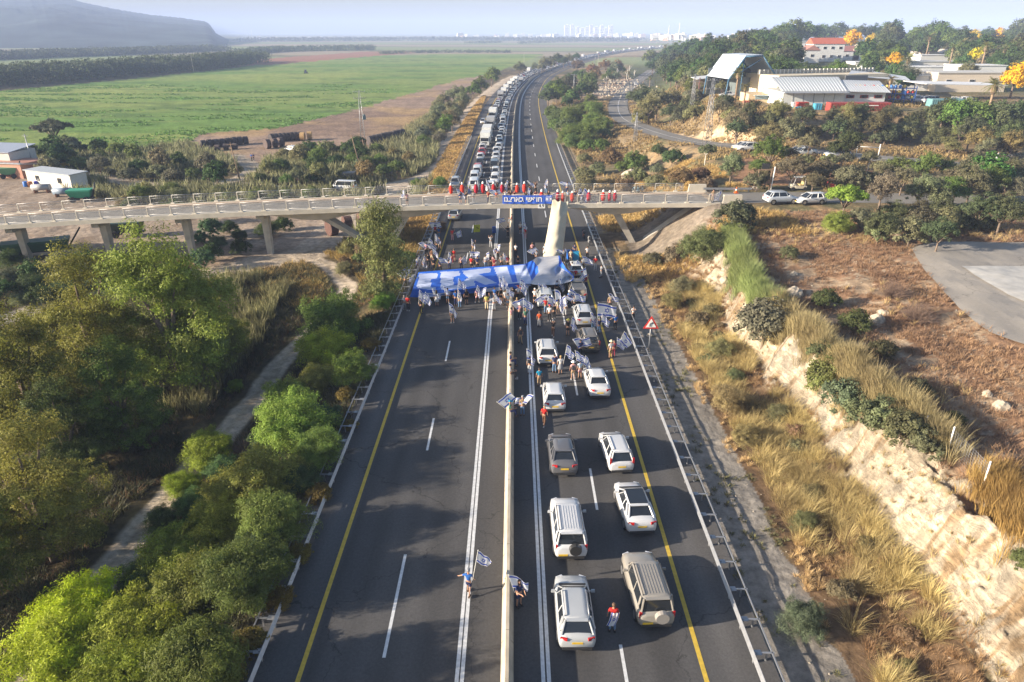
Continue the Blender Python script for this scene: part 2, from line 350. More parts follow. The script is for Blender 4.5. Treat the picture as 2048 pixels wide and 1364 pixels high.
def nz(scale, det=8, rough=.6):
    n = N.new('ShaderNodeTexNoise'); n.inputs['Scale'].default_value = scale; n.inputs['Detail'].default_value = det; n.inputs['Roughness'].default_value = rough
    L.new(geo.outputs['Object'], n.inputs['Vector']); return n
def mrng(src, a, b_, c, d_):
    r = N.new('ShaderNodeMapRange'); r.inputs[1].default_value = a; r.inputs[2].default_value = b_; r.inputs[3].default_value = c; r.inputs[4].default_value = d_; L.new(src, r.inputs[0]); return r.outputs[0]
na = nz(1.4, 10, .7); nb = nz(.18, 6); 
mu = N.new('ShaderNodeMath'); mu.operation = 'MULTIPLY'; L.new(mrng(na.outputs[0], .3, .7, .55, 1.45), mu.inputs[0]); L.new(mrng(nb.outputs[0], .3, .7, .8, 1.2), mu.inputs[1])
mx = N.new('ShaderNodeMix'); mx.data_type = 'RGBA'; mx.blend_type = 'MULTIPLY'; mx.inputs[0].default_value = 1
L.new(at_.outputs['Color'], mx.inputs[6]); L.new(mu.outputs[0], mx.inputs[7]); L.new(mx.outputs[2], b.inputs['Base Color'])
ra = N.new('ShaderNodeAttribute'); ra.attribute_name = 'rock'
mpn = N.new('ShaderNodeMapping'); mpn.inputs['Scale'].default_value = (1, .55, 2.6); L.new(geo.outputs['Object'], mpn.inputs[0])
rn = N.new('ShaderNodeTexNoise'); rn.inputs['Scale'].default_value = 1.1; rn.inputs['Detail'].default_value = 12; rn.inputs['Roughness'].default_value = .68; rn.inputs['Distortion'].default_value = .6; L.new(mpn.outputs[0], rn.inputs['Vector'])
s1 = N.new('ShaderNodeMath'); s1.operation = 'SUBTRACT'; L.new(rn.outputs[0], s1.inputs[0]); s1.inputs[1].default_value = .5
s2 = N.new('ShaderNodeMath'); s2.operation = 'ABSOLUTE'; L.new(s1.outputs[0], s2.inputs[0])
crk = mrng(s2.outputs[0], 0, .022, .55, 1.0); pat = mrng(rn.outputs[0], .40, .60, .78, 1.25)
s3 = N.new('ShaderNodeMath'); s3.operation = 'MULTIPLY'; L.new(crk, s3.inputs[0]); L.new(pat, s3.inputs[1])
s4 = N.new('ShaderNodeMix'); s4.data_type = 'FLOAT'; L.new(ra.outputs['Fac'], s4.inputs[0]); s4.inputs[2].default_value = 1.0; L.new(s3.outputs[0], s4.inputs[3])
mx2 = N.new('ShaderNodeMix'); mx2.data_type = 'RGBA'; mx2.blend_type = 'MULTIPLY'; mx2.inputs[0].default_value = 1; L.new(mx.outputs[2], mx2.inputs[6]); L.new(s4.outputs[0], mx2.inputs[7]); L.new(mx2.outputs[2], b.inputs['Base Color'])
b.inputs['Roughness'].default_value = .95; b.inputs['Specular IOR Level'].default_value = .1
bq = N.new('ShaderNodeBump'); bq.inputs['Distance'].default_value = .35; L.new(rn.outputs[0], bq.inputs['Height']); L.new(ra.outputs['Fac'], bq.inputs['Strength'])
bp = N.new('ShaderNodeBump'); bp.inputs['Strength'].default_value = .7; bp.inputs['Distance'].default_value = .25; L.new(na.outputs[0], bp.inputs['Height']); L.new(bq.outputs[0], bp.inputs['Normal']); L.new(bp.outputs[0], b.inputs['Normal'])
M_ground = m
tag(link('ground', me, None, m), kind='structure')

# distant hill on the left
prof = [(-700, -60), (-300, -35), (0, -14), (60, -14), (110, -8), (157, 2), (200, 12), (240, 20), (290, 28), (340, 33), (380, 38), (408, 42), (418, 46), (425, 57), (431, 66), (450, 76), (472, 84), (520, 100)]
px = np.arange(-700, 521, 4.0); top = np.interp(px, [a for a, b_ in prof], [b_ for a, b_ in prof]); base = 97.0
nrow = 60; HV = np.zeros((nrow, len(px), 3))
for j in range(nrow):
    t = j / (nrow - 1); Yj = 1350 + 1450 * t; 
    for i, p in enumerate(px):
        r = ray(p, top[i]); hh = CAMZ + r[2] / r[1] * 2800; x = r[0] / r[1] * Yj
        s_ = t ** .8; nn = float(fbm(x * .006, Yj * .006, 5, 5) - .5)
        HV[j, i] = (x, Yj, -3 + max(hh + 3, 0) * (s_ + nn * .35 * math.sin(math.pi * min(t, 1))) + (float(vn(p * .3, 5, 9)) - .5) * 3 * t * (p < 430))
ix = np.arange(nrow * len(px)).reshape(nrow, len(px)); Q = np.stack([ix[:-1, :-1], ix[:-1, 1:], ix[1:, 1:], ix[1:, :-1]], -1).reshape(-1, 4)
back = HV[-1].copy(); back[:, 0] *= 3400 / 2800; back[:, 1] += 600; back[:, 2] = -5
HV2 = np.vstack([HV.reshape(-1, 3), back]); l0 = ix[-1]; l1 = np.arange(len(px)) + nrow * len(px)
Q = np.vstack([Q, np.stack([l0[:-1], l0[1:], l1[1:], l1[:-1]], -1)])
M_hill = pm('wooded_hill', (.035, .05, .05), .95, var=.6, scale=.012, bump=.6, spec=.1, det=12)
tag(link('hill', npmesh('hill', HV2, Q, smooth=True), None, M_hill), kind='structure')

# ---------------------------------------------------------------- roads
def asphalt(name, col, var=.15, tracks=False):
    m, N, L = newmat(name); b = N['Principled BSDF']; tc = N.new('ShaderNodeTexCoord')
    n1 = N.new('ShaderNodeTexNoise'); n1.inputs['Scale'].default_value = 7; n1.inputs['Detail'].default_value = 12; n1.inputs['Roughness'].default_value = .8; L.new(tc.outputs['Object'], n1.inputs['Vector'])
    n2 = N.new('ShaderNodeTexNoise'); n2.inputs['Scale'].default_value = .25; n2.inputs['Detail'].default_value = 5
    mp = N.new('ShaderNodeMapping'); mp.inputs['Scale'].default_value = (1.6, .25, 1); L.new(tc.outputs['Object'], mp.inputs[0]); L.new(mp.outputs[0], n2.inputs['Vector'])
    def mr(s_, a, b_, c, d_):
        r = N.new('ShaderNodeMapRange'); r.inputs[1].default_value = a; r.inputs[2].default_value = b_; r.inputs[3].default_value = c; r.inputs[4].default_value = d_; L.new(s_, r.inputs[0]); return r.outputs[0]
    def mul(a, b_):
        x = N.new('ShaderNodeMath'); x.operation = 'MULTIPLY'; L.new(a, x.inputs[0]); L.new(b_, x.inputs[1]); return x.outputs[0]
    f = mul(mr(n1.outputs[0], .3, .7, 1 - var * 2, 1 + var * 2), mr(n2.outputs[0], .35, .65, 1 - var, 1 + var))
    if tracks:   # tyre-worn strips along each lane (uv.x = metres from the median)
        uv = N.new('ShaderNodeUVMap'); sx = N.new('ShaderNodeSeparateXYZ'); L.new(uv.outputs[0], sx.inputs[0])
        ab = N.new('ShaderNodeMath'); ab.operation = 'ABSOLUTE'; L.new(sx.outputs[0], ab.inputs[0])
        wv = N.new('ShaderNodeMath'); wv.operation = 'SINE'; k = N.new('ShaderNodeMath'); k.operation = 'MULTIPLY_ADD'; k.inputs[1].default_value = 2 * math.pi / 1.85; k.inputs[2].default_value = -2.2; L.new(ab.outputs[0], k.inputs[0]); L.new(k.outputs[0], wv.inputs[0])
        f = mul(f, mr(wv.outputs[0], -1, 1, .93, 1.09))
        sh = mr(ab.outputs[0], 9.2, 9.5, 1.0, 1.28); f = mul(f, sh)
    # cracks
    vo = N.new('ShaderNodeTexVoronoi'); vo.feature = 'DISTANCE_TO_EDGE'; vo.inputs['Scale'].default_value = .09
    nw = N.new('ShaderNodeTexNoise'); nw.inputs['Scale'].default_value = .8; nw.inputs['Detail'].default_value = 4; L.new(tc.outputs['Object'], nw.inputs['Vector'])
    va = N.new('ShaderNodeVectorMath'); va.operation = 'MULTIPLY_ADD'; va.inputs[1].default_value = (2.5, 2.5, 0); L.new(nw.outputs['Color'], va.inputs[0]); L.new(tc.outputs['Object'], va.inputs[2]); L.new(va.outputs[0], vo.inputs['Vector'])
    f = mul(f, mr(vo.outputs[0], 0, .0035, .55, 1))
    n3 = N.new('ShaderNodeTexNoise'); n3.inputs['Scale'].default_value = 1.1; n3.inputs['Detail'].default_value = 8; n3.inputs['Roughness'].default_value = .7; L.new(tc.outputs['Object'], n3.inputs['Vector'])
    f = mul(f, mr(n3.outputs[0], .30, .40, .80, 1.0)); f = mul(f, mr(n3.outputs[0], .66, .74, 1.0, 1.3))
    mx = N.new('ShaderNodeMix'); mx.data_type = 'RGBA'; mx.blend_type = 'MULTIPLY'; mx.inputs[0].default_value = 1; mx.inputs[6].default_value = (*col, 1); L.new(f, mx.inputs[7])
    L.new(mx.outputs[2], b.inputs['Base Color']); b.inputs['Roughness'].default_value = .88; b.inputs['Specular IOR Level'].default_value = .25
    bp = N.new('ShaderNodeBump'); bp.inputs['Strength'].default_value = .25; bp.inputs['Distance'].default_value = .02; L.new(n1.outputs[0], bp.inputs['Height']); L.new(bp.outputs[0], b.inputs['Normal'])
    return m
M_road = asphalt('motorway_asphalt', (.076, .074, .074), tracks=True)
M_road2 = asphalt('worn_asphalt', (.20, .19, .175), .1)
def strip(s0, s1, d0, d1, z, step=2.0, nd=1):
    ss = np.arange(s0, s1 + step * .5, step); ss[-1] = s1; V = []; UV = []
    for s in ss:
        for k in range(nd + 1):
            d = d0 + (d1 - d0) * k / nd; x, y = rp(s, d); V.append((x, y, z)); UV.append((d, s))
    n = len(ss); w_ = nd + 1
    Q = [(i * w_ + k, i * w_ + k + 1, (i + 1) * w_ + k + 1, (i + 1) * w_ + k) for i in range(n - 1) for k in range(nd)]
    return V, Q, UV
V, Q, UV = strip(-10, 1900, -12.5, 12.5, .012, 3, 10)
tag(link('road', npmesh('road', V, Q, uv=UV), None, M_road), kind='structure')
def multi(parts):
    V = []; Q = []
    for v, q, u in parts:
        o = len(V); V += v; Q += [tuple(i + o for i in f) for f in q]
    return V, Q
M_paint = pm('road_paint_white', (.62, .63, .64), .7, var=.16, scale=5, det=10); M_yel = pm('road_paint_yellow', (.58, .40, .05), .7, var=.15, scale=5, det=10)
pw = []
for d in (-2.30, -2.06): pw.append(strip(-10, 1900, d - .09, d + .09, .018, 3))
for d in (1.66, 1.92): pw.append(strip(-10, 1900, d - .09, d + .09, .018, 3))
for k in range(-1, 120):
    a = 15.2 + 14.35 * k + .6
    L0, L1 = (a + 10.6, a + 15.0)
    if k == 0: L0 = 23.2; L1 = 30.2
    pw.append(strip(L0, L1, -5.92, -5.76, .018, 2.2))
    pw.append(strip(19.6 + 14.6 * k, 24.0 + 14.6 * k, 5.38, 5.54, .018, 2.2))
V, Q = multi(pw); tag(link('white_road_markings', npmesh('white_road_markings', V, Q), None, M_paint), kind='structure')
V, Q = multi([strip(-10, 1900, -9.66, -9.44, .018, 3), strip(-10, 1900, 9.0, 9.22, .018, 3)])
tag(link('yellow_road_markings', npmesh('yellow_road_markings', V, Q), None, M_yel), kind='structure')
def draped(name, P, w0, mat, dz=.06, nd=4, step=1.5, wf=None):
    P = smooth_line(P, 10); seg = np.hypot(*np.diff(P, axis=0).T); s_ = np.concatenate([[0], np.cumsum(seg)]); n = max(4, int(s_[-1] / step))
    ss = np.linspace(0, s_[-1], n); X = np.interp(ss, s_, P[:, 0]); Y = np.interp(ss, s_, P[:, 1]); tx = np.gradient(X); ty = np.gradient(Y); l = np.hypot(tx, ty); nx, ny = ty / l, -tx / l
    V = []; UV = []
    for i in range(n):
        for k in range(nd + 1):
            d = w0 * (k / nd - .5); x = X[i] + nx[i] * d; y = Y[i] + ny[i] * d; V.append((x, y, float(H(x, y)) + dz)); UV.append((d, ss[i]))
    w_ = nd + 1; Q = [(i * w_ + k, i * w_ + k + 1, (i + 1) * w_ + k + 1, (i + 1) * w_ + k) for i in range(n - 1) for k in range(nd)]
    return npmesh(name, V, Q, uv=UV), P
me, _ = draped('side_road', SIDE, 7.2, M_road2, .10, 6); tag(link('side_road', me, None, M_road2), kind='structure')
me, _ = draped('side_road_line', SIDE, .16, M_paint, .115, 1); tag(link('side_road_line', me, None, M_paint), kind='structure')
CR = np.array([(27.5, 93.6), (45, 94), (60, 92.5), (80, 90), (120, 86)])
me, _ = draped('crossing_road', CR, 6.6, M_road2, .05, 6); tag(link('crossing_road', me, None, M_road2), kind='structure')
PZ = gpoly([(1822, 500), (1850, 490), (1930, 486), (2060, 487), (2300, 490), (2300, 760), (2048, 692), (1960, 655), (1900, 600), (1850, 545)])
def flat_poly(name, P, mat, dz, n=26):
    x0, y0 = P.min(0); x1, y1 = P.max(0); gx = np.linspace(x0, x1, n * 2); gy = np.linspace(y0, y1, n * 2); V = []; Q = []
    import bmesh
    bm = bmesh.new(); f = bm.faces.new([bm.verts.new((a, b_, 0)) for a, b_ in smooth_line(np.vstack([P, P[:1]]), 4)[:-1]])
    for g, ax in ((gx, 0), (gy, 1)):
        for c in g[1:-1]:
            co = [0, 0, 0]; co[ax] = c; no = [0, 0, 0]; no[ax] = 1
            bmesh.ops.bisect_plane(bm, geom=bm.verts[:] + bm.edges[:] + bm.faces[:], plane_co=co, plane_no=no)
    for v in bm.verts: v.co.z = float(H(v.co.x, v.co.y)) + dz
    bm.normal_update(); me = bpy.data.meshes.new(name); bm.to_mesh(me); bm.free()
    if me.polygons[0].normal.z < 0: me.flip_normals()
    return link(name, me, None, mat)
tag(flat_poly('parking_road', PZ, asphalt('pale_asphalt', (.27, .25, .225), .07), .16), kind='structure')
PZ2 = gpoly([(1922, 537), (2060, 537), (2300, 537), (2300, 700), (2060, 612), (1990, 580)])
tag(flat_poly('pavement', PZ2, pm('pale_pavement', (.42, .41, .39), .9, var=.14, scale=1.2, det=10), .26), kind='structure')
# ---------------------------------------------------------------- median barrier
def sweep(name, prof, s0, s1, step, mat, close=False, capm=True, off=0, parent=None, smooth=False):
    ss = np.arange(s0, s1, step).tolist() + [s1]; V = []; k = len(prof)
    for s in ss:
        for d, z in prof: x, y = rp(s, d + off); V.append((x, y, z))
    f = [(i * k + j, (i + 1) * k + j, (i + 1) * k + (j + 1) % k, i * k + (j + 1) % k) for i in range(len(ss) - 1) for j in range(k if close else k - 1)]
    me = bpy.data.meshes.new(name); me.from_pydata(V, [], f); me.update()
    if smooth: me.shade_smooth()
    return link(name, me, parent, mat)
bprof = [(-.30, -.02), (-.30, .08), (-.17, .28), (-.10, .95), (-.08, .98), (.08, .98), (.10, .95), (.17, .28), (.30, .08), (.30, -.02)]
m, N, L = newmat('jointed_concrete'); b = N['Principled BSDF']; tc = N.new('ShaderNodeTexCoord'); sx = N.new('ShaderNodeSeparateXYZ'); L.new(tc.outputs['Object'], sx.inputs[0])
fr = N.new('ShaderNodeMath'); fr.operation = 'PINGPONG'; fr.inputs[1].default_value = 3.0; L.new(sx.outputs[1], fr.inputs[0])
def _mr(s_, a, b_, c, d_):
    r = N.new('ShaderNodeMapRange'); r.inputs[1].default_value = a; r.inputs[2].default_value = b_; r.inputs[3].default_value = c; r.inputs[4].default_value = d_; L.new(s_, r.inputs[0]); return r.outputs[0]
ns = N.new('ShaderNodeTexNoise'); ns.inputs['Scale'].default_value = 1.4; ns.inputs['Detail'].default_value = 9; mp = N.new('ShaderNodeMapping'); mp.inputs['Scale'].default_value = (1, .8, .25); L.new(tc.outputs['Object'], mp.inputs[0]); L.new(mp.outputs[0], ns.inputs['Vector'])
mm = N.new('ShaderNodeMath'); mm.operation = 'MULTIPLY'; L.new(_mr(fr.outputs[0], 0, .035, .35, 1), mm.inputs[0]); L.new(_mr(ns.outputs[0], .3, .7, .72, 1.15), mm.inputs[1])
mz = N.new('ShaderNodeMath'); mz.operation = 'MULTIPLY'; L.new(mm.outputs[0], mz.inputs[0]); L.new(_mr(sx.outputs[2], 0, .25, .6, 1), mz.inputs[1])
mx = N.new('ShaderNodeMix'); mx.data_type = 'RGBA'; mx.blend_type = 'MULTIPLY'; mx.inputs[0].default_value = 1; mx.inputs[6].default_value = (.50, .43, .33, 1); L.new(mz.outputs[0], mx.inputs[7]); L.new(mx.outputs[2], b.inputs['Base Color']); b.inputs['Roughness'].default_value = .85
o = sweep('concrete_barrier', bprof, -10, 1500, 4, m)
tag(o, 'long cream concrete barrier dividing the two carriageways of the motorway', 'road barrier')
# guard rails
def guardrail(side, s0, s1, label):
    root = empty('guardrail', (0, 0, 0), 0, label, 'guardrail')
    sg = side
    rail = [(0, .42), (sg * -.03, .47), (sg * -.08, .50), (sg * -.03, .56), (sg * -.03, .62), (sg * -.08, .68), (sg * -.03, .74), (0, .78), (sg * .02, .78), (sg * .01, .6), (sg * .02, .42)]
    sweep('rail', rail, s0, s1, 4, M_galv, close=True, off=sg * 11.45, parent=root)
    sweep('rear_rail', [(-.03, .60), (.03, .60), (.03, .66), (-.03, .66)], s0, s1, 4, M_galv, close=True, off=sg * 12.35, parent=root)
    mb = MB(); mb.box((0, 0, .33), (.10, .12, .78)); mb.box((.42 , 0, .63), (.92, .09, .06)); mb.box((.55, 0, .38), (.07, .07, .52)); mb.box((.12, 0, .66), (.3, .3, .02))
    me = mb.mesh('post'); me.materials.append(M_galv)
    s = s0 + 1; n = 0
    while s < s1 and n < 95:
        x, y = rp(s, sg * 11.56); o = link('post', me, root, None, (x, y, 0), (0, 0, -heading(s) + (0 if sg > 0 else math.pi))); s += 2.0; n += 1
    return root
guardrail(1, 10, 183, 'galvanised steel guardrail beside the right yellow line, dry slope behind it')
guardrail(-1, 10, 196, 'galvanised steel guardrail beside the left yellow line, green bushes behind it')
# ---------------------------------------------------------------- bridge
def bz(X): return 5.6 - .00037 * min(X, 0) ** 2          # underside of the edge beam
def by(X): return 89.9 + (.075 * X if X < 0 else .02 * X)  # near edge
BW = 7.3
bridge = empty('bridge', (0, 93.5, 0), 0, 'pale concrete road bridge on slanted legs crossing over the motorway', 'bridge')
def bmesh_sweep(prof, x0, x1, step=2.): # prof: list of fn(X)->(dy,z)
    xs = np.arange(x0, x1, step).tolist() + [x1]; V = []; k = len(prof)
    for x in xs:
        for dy, dz in [p(x) if callable(p) else p for p in prof]: V.append((x, by(x) + dy - 93.5, bz(x) + dz))
    f = [(i * k + j, i * k + (j + 1) % k, (i + 1) * k + (j + 1) % k, (i + 1) * k + j) for i in range(len(xs) - 1) for j in range(k)]
    f += [tuple(reversed(range(k))), tuple((len(xs) - 1) * k + j for j in range(k))]; return V, f
def bpart(name, prof, x0, x1, mat):
    V, f = bmesh_sweep(prof, x0, x1); me = bpy.data.meshes.new(name); me.from_pydata(V, [], f); me.update(); return link(name, me, bridge, mat)
bpart('deck', [(.02, .03), (.02, .36), (BW - .02, .36), (BW - .02, .03)], -112, 27.8, M_concd)
bpart('edge_beam', [(-.06, 0), (-.06, .56), (.42, .60), (.42, .363), (.021, .361), (.021, 0)], -112, 27.8, M_conc)
bpart('edge_beam', [(BW + .06, 0), (BW - .021, 0), (BW - .021, .361), (BW - .42, .363), (BW - .42, .60), (BW + .06, .56)], -112, 27.8, M_conc)
bpart('carriageway', [(1.3, .362), (1.3, .38), (BW - 1.3, .38), (BW - 1.3, .362)], -112, 27.8, M_road2)
bpart('kerb', [(.43, .362), (.43, .50), (1.29, .50), (1.29, .362)], -112, 27.8, M_conc); bpart('kerb', [(BW - 1.29, .362), (BW - 1.29, .50), (BW - .43, .50), (BW - .43, .362)], -112, 27.8, pm('tan_concrete', (.46, .36, .27), .85, var=.15))
def hd(x):
    a = max(math.exp(-((x - 14) / 5.2) ** 2), math.exp(-((x + 14) / 5.2) ** 2), math.exp(-((x + 26) / 5.) ** 2)); return .12 + 1.15 * a if -34 < x < 27 else .25
bpart('girder', [lambda x: (.9, .028), lambda x: (BW - .9, .028), lambda x: (BW - 1.5, -hd(x)), lambda x: (1.5, -hd(x))], -112, 27.8, M_conc)
def leg(xt, xf, yo):
    mb = MB(); t = Vector((xt, by(xt) + yo - 93.5, bz(xt) - hd(xt) * .6)); f = Vector((xf, by(xf) + yo - 93.5, hz(xf, by(xf) + yo) - .5)); d = (f - t); 
    for w0, p in ((.75, t), (.95, f)): pass
    vs = []
    for p, wd in ((t, .55), (f, .42)):
        for sx, sy in ((-1, -1), (1, -1), (1, 1), (-1, 1)): vs.append(p + Vector((sx * wd, sy * (1.0 if p is t else .6), 0)))
    mb.add(vs, [(0, 1, 5, 4), (1, 2, 6, 5), (2, 3, 7, 6), (3, 0, 4, 7), (0, 3, 2, 1), (4, 5, 6, 7)]); mb.obj('strut', M_concd, bridge)
for xt, xf in ((14.0, 17.2), (-14.0, -17.4), (-26.0, -17.9), (26., 17.8)): leg(xt, xf, 3.2)
for xt in (-33.2, -43.6, -54.2, -65, -76, -87, -98):
    mb = MB(); y = by(xt) + 3.2 - 93.5; mb.box((xt, y, bz(xt) - .55), (.95, 4.2, .45)); vs = []
    for z, sx, sy in ((bz(xt) - .8, .46, .55), (hz(xt, by(xt) + 3) - .5, .34, .38)):
        for a, b_ in ((-1, -1), (1, -1), (1, 1), (-1, 1)): vs.append((xt + a * sx, y + b_ * sy, z))
    mb.add(vs, [(0, 4, 5, 1), (1, 5, 6, 2), (2, 6, 7, 3), (3, 7, 4, 0), (0, 1, 2, 3), (7, 6, 5, 4)]); mb.obj('pier', M_concd, bridge)
# retaining blocks and abutment at the right end
mb = MB(); mb.box((28.5, 90.6 + 2.9 - 93.5, 4.6), (1.4, 7.3, 2.6)); mb.obj('abutment', M_conc, bridge)
def railing(off, label, x1):
    root = empty('railing', (0, 93.5, 0), 0, label, 'railing'); top = 1.16; x = -111.; xs = []
    while x < x1: xs.append(x); x += 2.92
    for i, a in enumerate(xs):
        y = by(a) + off - 93.5; z = bz(a) + .58
        mb = MB(); mb.box((a, y, z + .07), (.62, .30, .18), taper=.7); mb.box((a, y, z + top * .5), (.10, .08, top)); mb.obj('post', M_conc, root)
        b_ = min(a + 2.92, x1); yb = by(b_) + off - 93.5; zb_ = bz(b_) + .58; mb = MB()
        mb.tube((a, y, z + top), (b_, yb, zb_ + top), .028, n=6); mb.tube((a, y, z + top * .72), (b_, yb, zb_ + top * .72), .016, n=4); mb.tube((a, y, z + .2), (b_, yb, zb_ + .2), .022, n=4)
        n = 19
        for k in range(1, n): f = k / n; xx = a + (b_ - a) * f; yy = y + (yb - y) * f; zz = z + (zb_ - z) * f; mb.tube((xx, yy, zz + .2), (xx, yy, zz + top), .012, n=3, cap=False)
        mb.obj('panel', M_galv, root)
railing(.12, 'steel railing on the near side of the bridge, banner tied to it', 27.6)
railing(BW - .12, 'steel railing on the far side of the bridge', 24.5)
for x, y, lb in ((25.6, by(25) + BW - .1, 'grey concrete end block of the far railing'), (28.6, by(28) + .3, 'white concrete end block of the near railing')):
    mb = MB(); mb.box((0, 0, .55), (2.6, .5, 1.1), taper=.92); mb.box((0, 0, .05), (2.8, .9, .12)); o = mb.obj('end_block', M_conc, None, (x + .8, y, 6.1)); tag(o, lb, 'concrete block')
mb = MB(); mb.box((2.5, 0, .62), (6.8, .05, .3)); mb.box((2.5, -.02, .62), (6.8, .05, .1)); 
for k in range(4): mb.box((-.5 + k * 2, .06, .35), (.1, .08, .75))
tag(mb.obj('guardrail', M_galv, None, (28.0, 96.9, 6.1)), 'short steel guardrail running from the far end block towards the signpost', 'guardrail')
# clearance sign 4.9 under the edge
def text_mesh(s, size, bold=.0):
    cu = bpy.data.curves.new('lettering', 'FONT'); cu.body = s; cu.size = size; cu.align_x = 'CENTER'; cu.align_y = 'CENTER'; cu.offset = bold; cu.resolution_u = 3
    o = bpy.data.objects.new('tmp', cu); COL.objects.link(o); bpy.context.view_layer.update(); me = bpy.data.meshes.new_from_object(o.evaluated_get(bpy.context.evaluated_depsgraph_get())); bpy.data.objects.remove(o); return me
M_navy = pm('black_paint', (.02, .02, .025), .6); M_bw = pm('banner_white', (.74, .75, .78), .75, var=.06); M_bb = pm('banner_blue', (.03, .11, .55), .7, var=.1)
p = at(1083, 412, Y=by(4) - .12)
root = empty('clearance_sign', p, 0, 'white clearance sign reading 4.9 on the bridge edge above the right carriageway', 'sign'); mb = MB(); mb.box((0, 0, 0), (.95, .04, .60)); mb.obj('board', M_white, root)
link('lettering', text_mesh('4.9', .58, .012), root, M_navy, (0, -.024, 0), (R(90), 0, 0))
# the banner tied to the railing
x0, x1 = at(1005, 402, Y=by(-1) - .1).x, at(1104, 402, Y=by(5) - .1).x
root = empty('banner', ((x0 + x1) / 2, by(2) - .12, bz(2) + .62), 0, 'long blue banner with white Hebrew letters tied to the near bridge railing', 'banner')
nx = 60; V = []; Q = []; wd = x1 - x0; hb = 1.12
for i in range(nx + 1):
    for j in range(7):
        u = i / nx; v = j / 6; V.append((-wd / 2 + wd * u, -.05 - .02 * math.sin(u * 40) * (1 - v) - .008 * math.sin(u * 91), v * hb))
Q = [(i * 7 + j, (i + 1) * 7 + j, (i + 1) * 7 + j + 1, i * 7 + j + 1) for i in range(nx) for j in range(6)]
link('cloth', npmesh('cloth', V, Q, smooth=True), root, M_bb)
tm_ = text_mesh('ונצראב', .92, .03); xs_ = np.array([v.co.x for v in tm_.vertices]); f_ = wd * .395 / (xs_.max() - xs_.min())
link('lettering', tm_, root, M_bw, (-wd * .275, -.09, hb * .52), (R(90), 0, 0)).scale = (f_, 1, 1)
tm_ = text_mesh('ישפוח', .92, .03); xs_ = np.array([v.co.x for v in tm_.vertices]); f_ = wd * .32 / (xs_.max() - xs_.min())
link('lettering', tm_, root, M_bw, (wd * .135, -.09, hb * .52), (R(90), 0, 0)).scale = (f_, 1, 1)
mb = MB(); mb.box((wd * .43, -.085, hb * .58), (wd * .115, .012, .60)); mb.obj('flag_emblem', M_bw, root)
mb = MB(); mb.box((wd * .43, -.094, hb * .58 + .2), (wd * .11, .006, .09)); mb.box((wd * .43, -.094, hb * .58 - .2), (wd * .11, .006, .09)); 
for q in range(2):
    pts = [(wd * .43 + .13 * math.sin(k * 2.094 + q * math.pi), hb * .58 + .13 * math.cos(k * 2.094 + q * math.pi)) for k in range(3)]
    for k in range(3): a, b_ = pts[k], pts[(k + 1) % 3]; mb.tube((a[0], -.096, a[1]), (b_[0], -.096, b_[1]), .016, n=4)
mb.obj('flag_stripes', M_bb, root)
# cream sheet hanging from the railing to the ground
M_cream2 = pm('cream_canvas', (.50, .455, .35), .85, var=.07, scale=2)
V = []; NU, NV = 28, 60
TL, TR = at(1106, 396, Y=by(5.5) - .22), at(1137, 402, Y=by(7.5) - .22); BL, BR_ = at(1086, 512, z=.9), at(1124, 516, z=.7)
for j in range(NV + 1):
    v = j / NV; a = TL.lerp(BL, v); b_ = TR.lerp(BR_, v)
    for i in range(NU + 1):
        u = i / NU; p = a.lerp(b_, u); bul = math.sin(math.pi * u) * (.25 + .75 * S(0, .25, v)); k = float(1 - S(0, .3, v))
        p += Vector((0, -.95 * bul + .22 * k * math.sin(u * 9.4 + 1.2) + .05 * math.sin(v * 30 + u * 5), -.18 * k * math.sin(math.pi * u) * 2 * abs(math.sin(u * 6.3)) + .03 * math.sin(v * 22 + u * 11) - .45 * math.sin(v * math.pi) * .5)); V.append(p)
W1 = NU + 1; Q = [(j * W1 + i, j * W1 + i + 1, (j + 1) * W1 + i + 1, (j + 1) * W1 + i) for j in range(NV) for i in range(NU)]
o = link('canvas_sheet', npmesh('canvas_sheet', V, Q, smooth=True), None, M_cream2); o.modifiers.new('s', 'SOLIDIFY').thickness = .02
tag(o, 'long cream canvas sheet hanging from the bridge railing down to the road', 'fabric')
# ---------------------------------------------------------------- the huge banner carried over the road
def c4(x, y): return (780 + x / 4.096, 330 + y / 4.096)
def c3(x, y): return (800 + x / 8.524, 480 + y / 8.524)
topE = [(c4(*p), z) for p, z in [((232, 878), 1.5), ((560, 850), 1.55), ((900, 825), 1.5), ((1100, 812), 1.6), ((1165, 782), 1.6), ((1205, 753), 1.6), ((1390, 742), 1.7), ((1412, 800), 1.7), ((1445, 850), 1.7), ((1505, 905), 1.8)]]
botE = [(c4(*p), z) for p, z in [((185, 1018), 1.35), ((520, 1028), 1.3), ((870, 985), 1.4), ((1040, 968), 1.4), ((1140, 972), 1.4), ((1200, 982), 1.35), ((1330, 982), 1.5), ((1400, 975), 1.5), ((1460, 960), 1.6), ((1508, 940), 1.7)]]
def edge(E, s):
    n = len(E) - 1; q = s * n; i = min(int(q), n - 1); f = q - i; (a, za), (b_, zb_) = E[i], E[i + 1]; return a[0] + (b_[0] - a[0]) * f, a[1] + (b_[1] - a[1]) * f, za + (zb_ - za) * f
K4 = lambda L_: np.array([c4(*p) for p in L_]); K3 = lambda L_: np.array([c3(*p) for p in L_])
